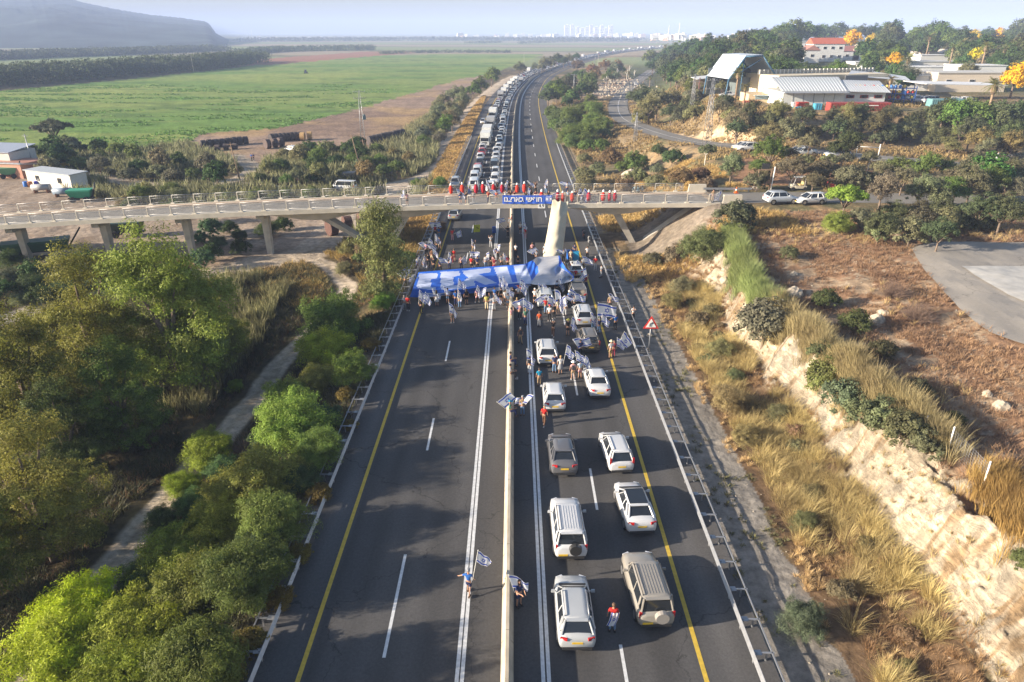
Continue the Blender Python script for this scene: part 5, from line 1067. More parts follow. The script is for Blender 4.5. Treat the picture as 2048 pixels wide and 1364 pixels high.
carp('suv', 1154, 1308, (.42, .44, .46), 'silver estate with roof rails, nearest car in the inner lane')
carp('jeep', 1312, 1262, CH, 'beige off-roader with a covered spare wheel on its back door', rz=R(3), spare=(.30, .28, .26))
carp('jeep', 1142, 1125, W_, 'white off-roader with black spare wheel and bicycle rack behind', rz=R(1.0), spare=(.03, .03, .03))
carp('coupe', 1283, 1074, W_, 'white crossover with a long black glass roof', rz=R(3.5))
carp('mpv', 1243, 950, W_, 'white small estate with tall red tail lights', rz=R(4), )
carp('coupe', 1129, 957, (.12, .12, .13), 'dark grey hatchback with sloping tail beside the white small estate', rz=R(1), sun=False)
carp('hatch', 1110, 827, W_, 'white hatchback with black rear window beside the person in red', rz=R(0))
carp('sedan', 1200, 800, W_, 'white saloon car straddling the dashed line, behind the marchers', rz=R(2))
carp('suv', 1096, 735, (.55, .56, .57), 'silver-white crossover in the inner lane beside the two marchers', rz=R(0.5))
carp('mpv', 1182, 708, (.15, .135, .115), 'dusty grey people carrier with a bicycle on its back', rz=R(3))
carp('suv', 1170, 657, W_, 'white crossover in the outer lane amid the flags', rz=R(1))
carp('pickup', 1159, 606, (.16, .14, .12), 'dusty brown pickup with a slatted roof rack', rz=R(4))
carp('suv', 1092, 620, (.5, .52, .52), 'pale car nearest the edge of the giant banner, flags all round it', rz=R(1))
carp('hatch', 1154, 557, W_, 'white car right behind the silver part of the banner', rz=R(3), )
carp('suv', 907, 443, (.22, .24, .27), 'grey car on the left shoulder in the bridge shadow', rz=R(-3))
# bike on the dusty carrier and rack on the off-roader
def bicycle(loc, rz, label, col=(.1, .3, .4), lean=0, group=None):
    root = empty('bicycle', loc, rz, label, 'bicycle', group); root.rotation_euler.y = lean
    for y in (-.52, .52):
        mb = MB(); q = 14
        for i in range(q):
            a = 6.283 * i / q; b_ = 6.283 * (i + 1) / q; mb.tube((0, y + .33 * math.cos(a), .33 + .33 * math.sin(a)), (0, y + .33 * math.cos(b_), .33 + .33 * math.sin(b_)), .022, n=4, cap=False)
        for i in range(6): a = 6.283 * i / 6; mb.tube((0, y, .33), (0, y + .32 * math.cos(a), .33 + .32 * math.sin(a)), .006, n=3)
        mb.obj('wheel', M_black, root)
    mb = MB(); A_, B_, C_, D_ = (0, -.52, .33), (0, -.12, .30), (0, -.2, .85), (0, .36, .82)
    for a, b_ in ((A_, B_), (A_, C_), (B_, C_), (B_, D_), (C_, D_), (D_, (0, .52, .33))): mb.tube(a, b_, .02, n=5)
    mb.obj('frame', M_obj, root, color=col); mb = MB(); mb.box((0, -.22, .93), (.12, .26, .06)); mb.tube(C_, (0, -.22, .9), .015, n=4); mb.obj('saddle', M_blackp, root)
    mb = MB(); mb.tube(D_, (0, .34, 1.0), .015, n=4); mb.tube((-.26, .34, 1.0), (.26, .34, 1.0), .016, n=5); mb.obj('handlebar', M_blackp, root); return root
p = at(1184, 706, z=0); bicycle((p.x + .1, p.y - .30, .55), R(93), 'black bicycle hung on the back of the dusty people carrier', (.03, .03, .03))
p = at(1272, 381, z=6.45); bicycle((p.x, p.y, 6.1), R(80), 'light blue bicycle leaning on the far railing of the bridge', (.25, .4, .5)); p = at(1281, 380, z=6.45); bicycle((p.x, p.y - .3, 6.1), R(95), 'second bicycle beside the light blue one on the far railing', (.3, .4, .45))
p = at(1180, 400, z=6.3); bicycle((p.x, p.y + .2, 6.1), R(88), 'dark bicycle standing between the red cloaked group on the bridge', (.1, .1, .1)); p = at(1194, 400, z=6.3); bicycle((p.x, p.y + .5, 6.1), R(92), 'dark bicycle with raised saddle left of the three red cloaks', (.08, .08, .08))
# two motorbikes at the right rail
def motorbike(px, py, label, col, z=0, rz=0):
    p = at(px, py, z=z); root = empty('motorcycle', (p.x, p.y, z), rz, label, 'motorcycle', 'motorcycles by the right guardrail'); wm = None
    for y in (-.7, .72):
        mb = wheelmesh(.31, .14); mb.obj('wheel', [M_black, M_chrome], root, (0, y, .31))
    mb = MB(); mb.lathe([(.05, 0), (.2, .1), (.24, .3), (.14, .45)], (0, .15, .6), 10, sx=.8, sy=1.5); mb.box((0, .1, .42), (.26, .6, .36), taper=.8); mb.obj('body', M_obj, root, color=col)
    mb = MB(); mb.box((0, -.4, .86), (.28, .75, .12), taper=.8); mb.obj('seat', M_blackp, root); mb = MB(); mb.tube((0, .5, .95), (0, .75, .31), .035, n=5); mb.tube((-.38, .42, 1.05), (.38, .42, 1.05), .02, n=5); mb.box((0, .55, .98), (.3, .1, .3)); mb.obj('handlebar', M_trim, root)
    mb = MB(); mb.box((0, -.72, 1.08), (.4, .36, .3), taper=.85); mb.obj('top_box', M_blackp, root)
motorbike(1167, 476, 'motorcycle with reddish tank parked by the right guardrail', (.3, .1, .06)); motorbike(1178, 488, 'black and white motorcycle next to the reddish one by the guardrail', (.35, .35, .36))
# cars right of the bridge
def carside(kind, px, py, z, rz, col, label, group=None, skip=()):
    p = at(px, py, z=z); return car(kind, p.x, p.y, z, rz, col, label, group, skip=skip, sun=False)
carside('suv', 1560, 406, 6.18, R(-82), (.5, .54, .6), 'pale blue-white crossover parked on the crossing road')
carside('hatch', 1618, 407, 6.18, R(100), W_, 'white hatchback parked behind the pale blue crossover')
zs = lambda px, py: hit(px, py)
for kind, px, py, rz, col, lb in [('hatch', 1484, 300, 95, W_, 'white hatchback, back one of the pair on the side road'), ('suv', 1494, 303, 95, W_, 'white crossover, front one of the pair on the side road'), ('hatch', 1596, 309, 100, SV, 'grey hatchback in the shade under the pale thin tree'), ('sedan', 1606, 312, 95, (.4, .44, .48), 'silver saloon beside the grey hatchback under the trees'), ('sedan', 1672, 315, 95, W_, 'white saloon under the dark spreading tree'), ('sedan', 1272, 171, 170, W_, 'small white car driving along the side road bend'),
    ('sedan', 1455, 195, 80, SV, 'pale car near the open shed by the tall hall'), ('van', 688, 382, 80, W_, 'white car-van on the dirt track behind the bridge railing'), ('suv', 583, 305, 60, W_, 'white off-roader half hidden beside the hay bales')]:
    q = zs(px, py); car(kind, q.x, q.y, q.z + .12, R(rz), col, lb, sun=False)
# ---------------------------------------------------------------- the traffic jam
def box_truck(x, y, rz, col, label, group, long=False):
    root = empty('truck', (x, y, ROAD), rz, label, 'truck', group); Lb = 7.5 if long else 5.2
    mb = MB(); mb.box((0, 2.3 + .6, 1.55), (2.3, 1.9, 2.1), taper=.94); mb.box((0, 3.0, .75), (2.35, 1.2, .6)); mb.obj('cab', M_car, root, color=col)
    mb = MB(); mb.add([(-1.0, 3.865, 1.55), (1.0, 3.865, 1.55), (.97, 3.84, 2.35), (-.97, 3.84, 2.35)], [(0, 1, 2, 3)]); mb.obj('windscreen', M_glass, root)
    mb = MB(); mb.box((0, 1.8 - Lb / 2, 2.15), (2.5, Lb, 2.5)); mb.obj('cargo_box', M_obj, root, color=tuple(min(1, c * 1.05) for c in col))
    mb = MB(); mb.box((0, -.4, .7), (1.0, Lb + 2.5, .25)); mb.box((0, 3.78, .42), (2.2, .2, .3)); mb.box((0, 3.85, 1.15), (1.2, .06, .35)); mb.obj('chassis', M_trim, root)
    wm = wheelmesh(.48, .3).mesh('wheel'); wm.materials.append(M_black); wm.materials.append(M_chrome)
    for sx in (-1, 1):
        for yy in (2.9, -Lb * .35, -Lb * .35 - 1.15): link('wheel', wm, root, None, (sx * 1.02, yy, .48), (0, 0, 0 if sx > 0 else math.pi))
        mb = MB(); mb.box((sx * 1.28, 3.6, 1.9), (.14, .1, .5)); mb.obj('mirror', M_trim, root)
    return root
simple = {}
def simple_car(kind, tall=False):
    """far cars: body with window band, one mesh, too small to show parts"""
    if kind in simple: return simple[kind]
    parts = CARK.setdefault(kind, car_proto(kind)); mb = MB()
    for p in parts:
        nm, me, mt, loc = p[:4]
        if nm in ('body', 'roof', 'rear_window', 'windscreen', 'side_windows', 'trim', 'head_light', 'wheel'):
            l = Vector(loc or (0, 0, 0)); mi = 0 if mt == 'paint' else (1 if 'window' in nm or nm == 'windscreen' else (3 if nm == 'head_light' else 2)); mb.add([v.co + l for v in me.vertices], [tuple(f.vertices) for f in me.polygons], mi, False)
    me = mb.mesh('car'); [me.materials.append(m) for m in (M_car, M_glass, M_trim, M_lamp)]; simple[kind] = me; return me
g = random.Random(11); n_l = {'outer': 0, 'inner': 0}; JAM = 'vehicles jammed behind the bridge'
def jamcol():
    r = g.random()
    return (W_, 'white') if r < .56 else ((.42, .43, .45), 'silver') if r < .72 else ((.12, .125, .13), 'grey') if r < .84 else ((.03, .03, .035), 'black') if r < .91 else ((.05, .09, .22), 'blue') if r < .96 else ((.35, .03, .03), 'red')
total = 0
for lane, d0, s in (('outer', -7.3, 126.), ('inner', -3.6, 125.)):
    k = 0; ntr = 0
    while s < 1330 and total < 296:
        k += 1; col, cn = jamcol(); truck = (lane == 'outer' and 173 < s < 420 and g.random() < .2) or (s > 330 and g.random() < .05) or (lane == 'outer' and 178 < s < 215 and k % 1 == 0 and ntr < 2)
        kind = g.choice(['hatch', 'suv', 'sedan', 'suv', 'hatch', 'mpv', 'jeep', 'coupe', 'van']); dl = d0 + g.uniform(-.35, .35); off = 4.6 if truck else 2.3
        x, y = rp(s + off, dl); rz = math.pi - heading(s + off) + g.uniform(-.03, .03)
        if truck:
            ntr += 1; lb = '%s box truck in the %s lane of the jam, %s truck from the bridge' % (('white', lane, ordn(ntr))); box_truck(x, y, rz, (.62, .63, .62) if g.random() < .8 else (.35, .36, .38), lb.replace('white', 'pale'), JAM, g.random() < .4); s += 10.5
        else:
            if s < 235: car(kind, x, y, ROAD, rz, col, '%s car in the %s lane of the jam, %s car from the bridge' % (cn, lane, ordn(k)), JAM, sun=False)
            else:
                o = link('car', simple_car(kind), None, None, (x, y, ROAD), (0, 0, rz), col); far_ = s > 520
                tag(o, ('tiny %s car far along the traffic jam, a glint on the curve' % cn) if far_ else '%s car in the %s lane of the jam, %s from the bridge' % (cn, lane, ordn(k)), 'car', JAM)
            s += 4.6 + g.uniform(1.2, 2.6) + (s > 700) * g.uniform(0, 4) + (s < 200) * .3
        total += 1
for i, (px, py, kn, c) in enumerate([(936, 385, 'hatch', W_), (914, 372, 'suv', SV), (948, 330, 'suv', W_), (966, 247, 'hatch', W_)]):
    p = at(px, py, z=0)
    if i in (1, 3): car(kn, p.x - (.3 if i == 1 else 0), p.y, ROAD, math.pi - heading(p.y), c, ['', 'silver car on the left shoulder next to the bridge, behind the red cloaks', '', 'white car alone on the left shoulder beside the first trucks'][i], JAM, sun=False)

# the rest of the queue, past the three hundredth vehicle
mb = MB(); g = random.Random(21)
def _far(s, d):
    x, y = rp(s, d + g.uniform(-.3, .3)); rz = math.pi - heading(s); k = 0 if g.random() < .72 else (3 if g.random() < .5 else 4); big = g.random() < .06
    if big: mb.box((x, y, 1.7), (2.4, 7.5, 3.2), rz, k); return
    mb.box((x, y, .62), (1.75, 4.3, .8), rz, k, taper=.94); mb.box((x, y, 1.2), (1.5, 2.2, .5), rz, 1, taper=.8); mb.box((x, y, 1.47), (1.2, 1.7, .04), rz, k)
s_ = 470.
while s_ < 1650: _far(s_, -10.6); s_ += 4.6 + g.uniform(1.5, 5)
for d_ in (-7.3, -3.6):
    s_ = 1335. if d_ < -5 else 1120.
    while s_ < 1700: _far(s_, d_); s_ += 4.6 + g.uniform(1.5, 4)
o = mb.obj('distant_traffic', [pm('far_white', (.58, .59, .61), .4), M_glass, M_trim, pm('far_silver', (.3, .31, .33), .4), pm('far_dark', (.08, .09, .12), .4)]); tag(o, kind='stuff')
# ---------------------------------------------------------------- people
def skin_mesh(name, J, E, sub=1, root=0):
    me = bpy.data.meshes.new(name + '_src'); me.from_pydata([j[:3] for j in J], E, []); o = bpy.data.objects.new('tmp', me); COL.objects.link(o)
    o.modifiers.new('s', 'SKIN'); sv = me.skin_vertices[0].data
    for i, j in enumerate(J): r = j[3]; sv[i].radius = (r if not isinstance(r, tuple) else r[0], r if not isinstance(r, tuple) else r[1]); sv[i].use_root = (i == root)
    if sub: ss = o.modifiers.new('b', 'SUBSURF'); ss.levels = sub; ss.render_levels = sub
    dg = bpy.context.evaluated_depsgraph_get(); dg.update(); m2 = bpy.data.meshes.new_from_object(o.evaluated_get(dg)); m2.name = name; bpy.data.objects.remove(o); m2.shade_smooth(); return m2
def hand(J, E, wi, d, thumb):
    d = Vector(d).normalized(); w_ = Vector(J[wi][:3]); p = w_ + d * .055; J.append((*p, .026)); pi = len(J) - 1; E.append((wi, pi)); side = d.cross(Vector((0, 1, .15))).normalized()
    for k, (o, l) in enumerate(((-.028, .075), (-.010, .088), (.010, .082), (.028, .062))):
        a = p + side * o + d * .03; b_ = a + d * l * .5 + Vector((0, .015, -.006)); c = b_ + d * l * .4 + Vector((0, .03, -.01)); q = len(J); J += [(*a, .010), (*b_, .0088), (*c, .0075)]; E += [(pi, q), (q, q + 1), (q + 1, q + 2)]
    a = w_ + d * .03 - side * thumb * .03; b_ = a - side * thumb * .02 + d * .04 + Vector((0, .02, 0)); q = len(J); J += [(*a, .011), (*b_, .009)]; E += [(wi, q), (q, q + 1)]
ARMS = {'down': (((-.24, .0, 1.16), (-.26, .06, .92)), ((.24, .0, 1.16), (.26, .06, .92))),
        'up': (((-.24, .0, 1.17), (-.25, .08, .95)), ((.30, .12, 1.42), (.26, .30, 1.62))),
        'both': (((-.30, .10, 1.36), (-.24, .30, 1.55)), ((.30, .10, 1.36), (.24, .30, 1.55))),
        'phone': (((-.25, .12, 1.22), (-.10, .32, 1.45)), ((.25, .12, 1.22), (.08, .32, 1.45))),
        'front': (((-.22, .12, 1.12), (-.12, .36, 1.14)), ((.23, .12, 1.12), (.14, .36, 1.14))),
        'wide': (((-.42, .0, 1.26), (-.58, .10, 1.12)), ((.24, .04, 1.16), (.28, .16, .95)))}
LEGS = {'stand': (((-.10, .01, .48), (-.12, -.03, .07)), ((.10, .01, .48), (.12, -.03, .07))), 'walk': (((-.09, .14, .50), (-.09, .16, .07)), ((.09, -.04, .49), (.09, -.34, .12))),
        'apart': (((-.16, .02, .47), (-.22, -.03, .07)), ((.16, .02, .47), (.22, -.03, .07))), 'sit': (((-.10, .42, .92), (-.11, .46, .46)), ((.10, .42, .92), (.11, .46, .46)))}
def skeleton(arm, legk, what, f=1.):
    J = []; E = []; z0 = 0.0
    def a(x, y, z, r): J.append((x, y, z, r)); return len(J) - 1
    if what in ('body', 'shirt'):
        e = 0 if what == 'body' else .013
        pv = a(0, 0, .95, (.135 + e, .10 + e)); ch1 = a(0, 0, 1.12, (.12 + e, .095 + e)); ch2 = a(0, .0, 1.30, (.15 + e, .11 + e)); nk = a(0, -.005, 1.45, (.06 + e, .055 + e)); E += [(pv, ch1), (ch1, ch2), (ch2, nk)]
        if what == 'body':
            n2 = a(0, .01, 1.52, .052); hd = a(0, .02, 1.61, (.078, .09)); tp = a(0, .0, 1.70, (.072, .085)); ns = a(0, .118, 1.60, .014); E += [(nk, n2), (n2, hd), (hd, tp), (hd, ns)]
            for sx in (-1, 1): er = a(sx * .088, .0, 1.615, .014); E.append((hd, er))
        for k, sx in enumerate((-1, 1)):
            (ex, ey, ez), (wx, wy, wz) = ARMS[arm][k]; sh = a(sx * .17, 0, 1.40, .055 + e); E.append((ch2, sh))
            if what == 'body':
                el = a(ex, ey, ez, .040); wr = a(wx, wy, wz, .027); E += [(sh, el), (el, wr)]; hand(J, E, wr, (wx - ex, wy - ey, wz - ez), sx)
            else: m_ = Vector((sx * .19, 0, 1.36)).lerp(Vector((ex, ey, ez)), .75); el = a(m_.x, m_.y, m_.z, .056); E.append((sh, el))
    if what in ('body', 'trousers', 'shorts'):
        e = 0 if what == 'body' else .016
        if what != 'body': pv = a(0, 0, .98, (.14 + e, .105 + e))
        hp0 = a(0, 0, .88, (.13 + e, .10 + e)); E.append((pv, hp0))
        for k, sx in enumerate((-1, 1)):
            (kx, ky, kz), (fx, fy, fz) = LEGS[legk][k]; hp = a(sx * .09, .0 if legk != 'sit' else .06, .84 if legk != 'sit' else .90, .085 + e); E.append((hp0, hp))
            kn = a(kx, ky, kz, .054 + e) if what != 'shorts' else a(kx * .98, ky * .8, kz + .06, .075 + e); E.append((hp, kn))
            if what != 'shorts':
                an = a(fx, fy, fz + (.03 if what == 'body' else .05), .036 + e * 1.2); E.append((kn, an))
                if what == 'body': to = a(fx + sx * .02, fy + .14, fz - .035, .034); E.append((an, to))
    return J, E
PM = {}
def pmesh(arm, legk, what):
    k = (arm if what in ('body', 'shirt') else '', legk if what != 'shirt' else '', what)
    if k not in PM:
        if what in ('body', 'shirt', 'trousers', 'shorts'): J, E = skeleton(arm, legk, what); PM[k] = skin_mesh(what, J, E, 1)
        elif what == 'hair': mb = MB(); mb.lathe([(.02, 1.775), (.06, 1.765), (.09, 1.73), (.103, 1.68), (.10, 1.63), (.085, 1.60)], (0, -.012, 0), 10, sy=1.12); PM[k] = mb.mesh('hair')
        elif what == 'long_hair': mb = MB(); mb.lathe([(.02, 1.78), (.07, 1.765), (.10, 1.72), (.112, 1.65), (.11, 1.58), (.12, 1.48), (.10, 1.40), (.05, 1.38)], (0, -.035, 0), 10, sy=.95); PM[k] = mb.mesh('hair')
        elif what == 'cap': mb = MB(); mb.lathe([(.02, 1.80), (.07, 1.785), (.10, 1.74), (.108, 1.69)], (0, 0, 0), 12, sy=1.12); mb.box((0, .16, 1.70), (.16, .13, .015)); PM[k] = mb.mesh('cap')
        elif what == 'sun_hat': mb = MB(); mb.lathe([(.02, 1.82), (.08, 1.81), (.11, 1.75), (.115, 1.71), (.21, 1.68), (.21, 1.67)], (0, 0, 0), 14); PM[k] = mb.mesh('sun_hat')
        elif what == 'bonnet': mb = MB(); mb.lathe([(.02, 1.93), (.08, 1.88), (.14, 1.78), (.17, 1.66), (.16, 1.58), (.1, 1.55)], (0, .03, 0), 12, sy=1.15); PM[k] = mb.mesh('bonnet')
        elif what == 'skirt': mb = MB(); mb.lathe([(.14, 1.02), (.19, .86), (.24, .62), (.26, .50), (.24, .50)], (0, 0, 0), 14, sy=.8); PM[k] = mb.mesh('skirt')
        elif what == 'cloak': mb = MB(); mb.lathe([(.09, 1.52), (.22, 1.40), (.32, 1.12), (.34, .85), (.28, .5), (.20, .22), (.17, .22)], (0, 0, 0), 16, sy=.9); PM[k] = mb.mesh('cloak')
        elif what == 'shoes':
            mb = MB()
            for (kx, ky, kz), (fx, fy, fz) in LEGS[legk]: mb.box((fx, fy + .06, fz - .02), (.10, .27, .09), taper=.8)
            PM[k] = mb.mesh('shoes')
        elif what == 'bag': mb = MB(); mb.box((0, -.17, 1.22), (.28, .14, .38), taper=.85); PM[k] = mb.mesh('backpack')
    return PM[k]
CLR = {'white': (.68, .68, .68), 'black': (.02, .02, .022), 'dark': (.035, .032, .035), 'navy': (.025, .035, .10), 'blue': (.03, .12, .40), 'red': (.50, .03, .025), 'orange': (.62, .10, .03), 'grey': (.25, .26, .28), 'pink': (.60, .32, .33), 'khaki': (.28, .20, .12), 'green': (.08, .18, .12), 'yellow': (.55, .50, .12), 'teal': (.02, .25, .42), 'cream': (.58, .50, .34), 'brown': (.15, .08, .05), 'maroon': (.22, .03, .05), 'lime': (.50, .60, .05), 'denim': (.13, .22, .36), 'pale blue': (.40, .50, .60), 'plaid': (.4, .18, .2), 'pale grey': (.45, .46, .48)}
PEOPLE = []; FLAGS = []
def person(px, py, top, bot, zone, arm='down', leg='stand', face=0, hat=None, hair='dark', long=False, shorts=None, z=ROAD, Y=None, h=None, seat=None, flag=None, bag=False, noun='shirt', cloak=None):
    """px,py: feet in the photo; face: degrees, 0 = facing away from the camera, 180 = towards it"""
    p = at(px, py, z=z) if Y is None else at(px, py, Y=Y)
    if seat is not None: p = seat
    s = h or (random.uniform(.80, .98) if cloak else random.uniform(.93, 1.04))
    root = empty('person', p if Y is None else (p.x, p.y, z), -R(face) + random.uniform(-.2, .2)); root.scale = (s, s, s); root['category'] = 'person'
    def part(what, nm, m, c=None):
        me = pmesh(arm, leg, what)
        if not me.materials: me.materials.append(m)
        link(nm, me, root, None, color=c)
    part('body', 'body', M_skin)
    if cloak: part('cloak', 'cloak', M_cloth, random.choice([(.50, .03, .025), (.42, .025, .03), (.58, .05, .03), (.34, .02, .04)])); part('bonnet', 'bonnet', M_cloth, (.75, .75, .75))
    else:
        part('shirt', 'shirt', M_cloth, CLR[top])
        if bot == 'none': pass
        sh = 'shorts' if (shorts == 's') else ('skirt' if shorts == 'k' else 'trousers')
        part(sh, sh, M_cloth, CLR[bot])
        if hat: part(hat[0], hat[0], M_cloth, CLR[hat[1]])
        elif hair != 'bald': part('long_hair' if long else 'hair', 'hair', M_hair, {'dark': (.03, .02, .015), 'grey': (.32, .31, .30), 'blond': (.35, .24, .10), 'brown': (.10, .055, .03)}[hair])
    part('shoes', 'shoes', M_cloth, random.choice([(.03, .03, .03), (.4, .4, .4), (.1, .07, .05)]))
    if bag: part('bag', 'backpack', M_cloth, (.05, .05, .06))
    bt = {'s': 'shorts', 'k': 'skirt', None: 'trousers'}[shorts]
    core = ('red cloak and white bonnet, ' + zone) if cloak else '%s top, %s %s, %s' % (top, bot, bt, zone)
    PEOPLE.append([root, core, px, py]); root['group'] = 'protesters'
    if flag:
        for fl in (flag if isinstance(flag, list) else [flag]): FLAGS.append((root, len(PEOPLE) - 1, fl))
    return root
# flags -----------------------------------------------------------
def flagmat():
    m, N, L = newmat('flag_cloth'); b = N['Principled BSDF']; uv = N.new('ShaderNodeUVMap'); sx = N.new('ShaderNodeSeparateXYZ'); L.new(uv.outputs[0], sx.inputs[0])
    def M_(op, a, b_=None, c=None):
        n = N.new('ShaderNodeMath'); n.operation = op
        for i, v in enumerate((a, b_, c)):
            if v is None: continue
            if isinstance(v, (int, float)): n.inputs[i].default_value = v
            else: L.new(v, n.inputs[i])
        return n.outputs[0]
    v = M_('SUBTRACT', sx.outputs[1], .5); u = M_('MULTIPLY', M_('SUBTRACT', sx.outputs[0], .5), 1.38)
    av = M_('ABSOLUTE', v); st = M_('LESS_THAN', M_('ABSOLUTE', M_('SUBTRACT', av, .36)), .06)
    def tri(sg):
        vv = M_('MULTIPLY', v, sg); a = M_('MULTIPLY', vv, -1.0); b1 = M_('ADD', M_('MULTIPLY', u, .866), M_('MULTIPLY', vv, .5)); b2 = M_('ADD', M_('MULTIPLY', u, -.866), M_('MULTIPLY', vv, .5))
        mx_ = M_('MAXIMUM', M_('MAXIMUM', a, b1), b2); return M_('LESS_THAN', M_('ABSOLUTE', M_('SUBTRACT', mx_, .095)), .02)
    k = M_('MAXIMUM', st, M_('MAXIMUM', tri(1), tri(-1)))
    mx = N.new('ShaderNodeMix'); mx.data_type = 'RGBA'; L.new(k, mx.inputs[0]); mx.inputs[6].default_value = (.80, .81, .85, 1); mx.inputs[7].default_value = (.04, .09, .50, 1)
    L.new(mx.outputs[2], b.inputs['Base Color']); b.inputs['Roughness'].default_value = .8; b.inputs['Specular IOR Level'].default_value = .2
    tr = N.new('ShaderNodeBsdfTranslucent'); L.new(mx.outputs[2], tr.inputs[0]); ms = N.new('ShaderNodeMixShader'); ms.inputs[0].default_value = .35; L.new(b.outputs[0], ms.inputs[1]); L.new(tr.outputs[0], ms.inputs[2]); L.new(ms.outputs[0], N['Material Output'].inputs[0]); return m
M_flag = flagmat(); FM = {}
def flagcloth(var):
    """cloth hanging from the top of a vertical pole at the origin, top at z=0; var: how far it blows out"""
    if var in FM: return FM[var]
    open_, seed = var; nu, nv = 16, 10; V = []; UV = []; W0, H0 = 1.45, 1.0
    for i in range(nu + 1):
        u = i / nu
        for j in range(nv + 1):
            v = j / nv; ph = seed * 1.7; a = (1 - open_) * 1.25 * min(1, u * 1.6 + .25)
            x = W0 * u * math.cos(a) + .05 * math.sin(u * 9 + ph); z = -H0 * (1 - v) * (1 - .0 * u) - W0 * u * math.sin(a) * (.55 + .45 * v); y = (.06 * math.sin(u * 7 + ph + v * 2) + .02 * math.sin(u * 13 + v * 4 + ph)) * (.3 + u) * (1.6 - open_)
            x *= (1 - .35 * (1 - open_) * (1 - v)); V.append((x, y, z)); UV.append((u, v))
    w1 = nv + 1; Q = [(i * w1 + j, (i + 1) * w1 + j, (i + 1) * w1 + j + 1, i * w1 + j + 1) for i in range(nu) for j in range(nv)]
    me = npmesh('cloth', V, Q, uv=UV, smooth=True); me.materials.append(M_flag); FM[var] = me; return me
PM_pole = {}
def flag(base, tip, right, open_, seed, size, label, plain=None):
    base = Vector(base); tip = Vector(tip); d = tip - base; Lp = d.length; root = empty('flag', base, 0, label, 'flag', 'flags of the protesters')
    q = d.to_track_quat('Z', 'Y'); root.rotation_mode = 'QUATERNION'; 
    # local x = camera right as far as possible
    zx = d.normalized(); xx = Vector((right, .25, 0)); xx = (xx - zx * xx.dot(zx)).normalized(); yy = zx.cross(xx); root.rotation_quaternion = Matrix((xx, yy, zx)).transposed().to_quaternion()
    lr = round(Lp, 1)
    if lr not in PM_pole: mb = MB(); mb.tube((0, 0, 0), (0, 0, lr), .016, .012, 6); mb.lathe([(.02, lr), (.03, lr + .02), (.01, lr + .05)], n=6); PM_pole[lr] = mb.mesh('pole'); PM_pole[lr].materials.append(M_white)
    link('pole', PM_pole[lr], root); c = link('cloth', flagcloth((round(min(1, open_ * .9), 2), seed)), root, None, (0, 0, Lp)); c.scale = (size * .84,) * 3
    if plain: c.data = c.data.copy(); c.data.materials.clear(); c.data.materials.append(M_cloth); c.color = (*plain, 1)
    return root
def P4(x, y): return (780 + x / 4.096, 330 + y / 4.096)
def P5(x, y): return (980 + x / 5.683, 560 + y / 5.683)
Fr = 'in front of banner'; Bh = 'behind the banner'; Am = 'among the cars'; Mb = 'at the median barrier'; Lr = 'by the left guardrail'; Rr = 'by the right guardrail'
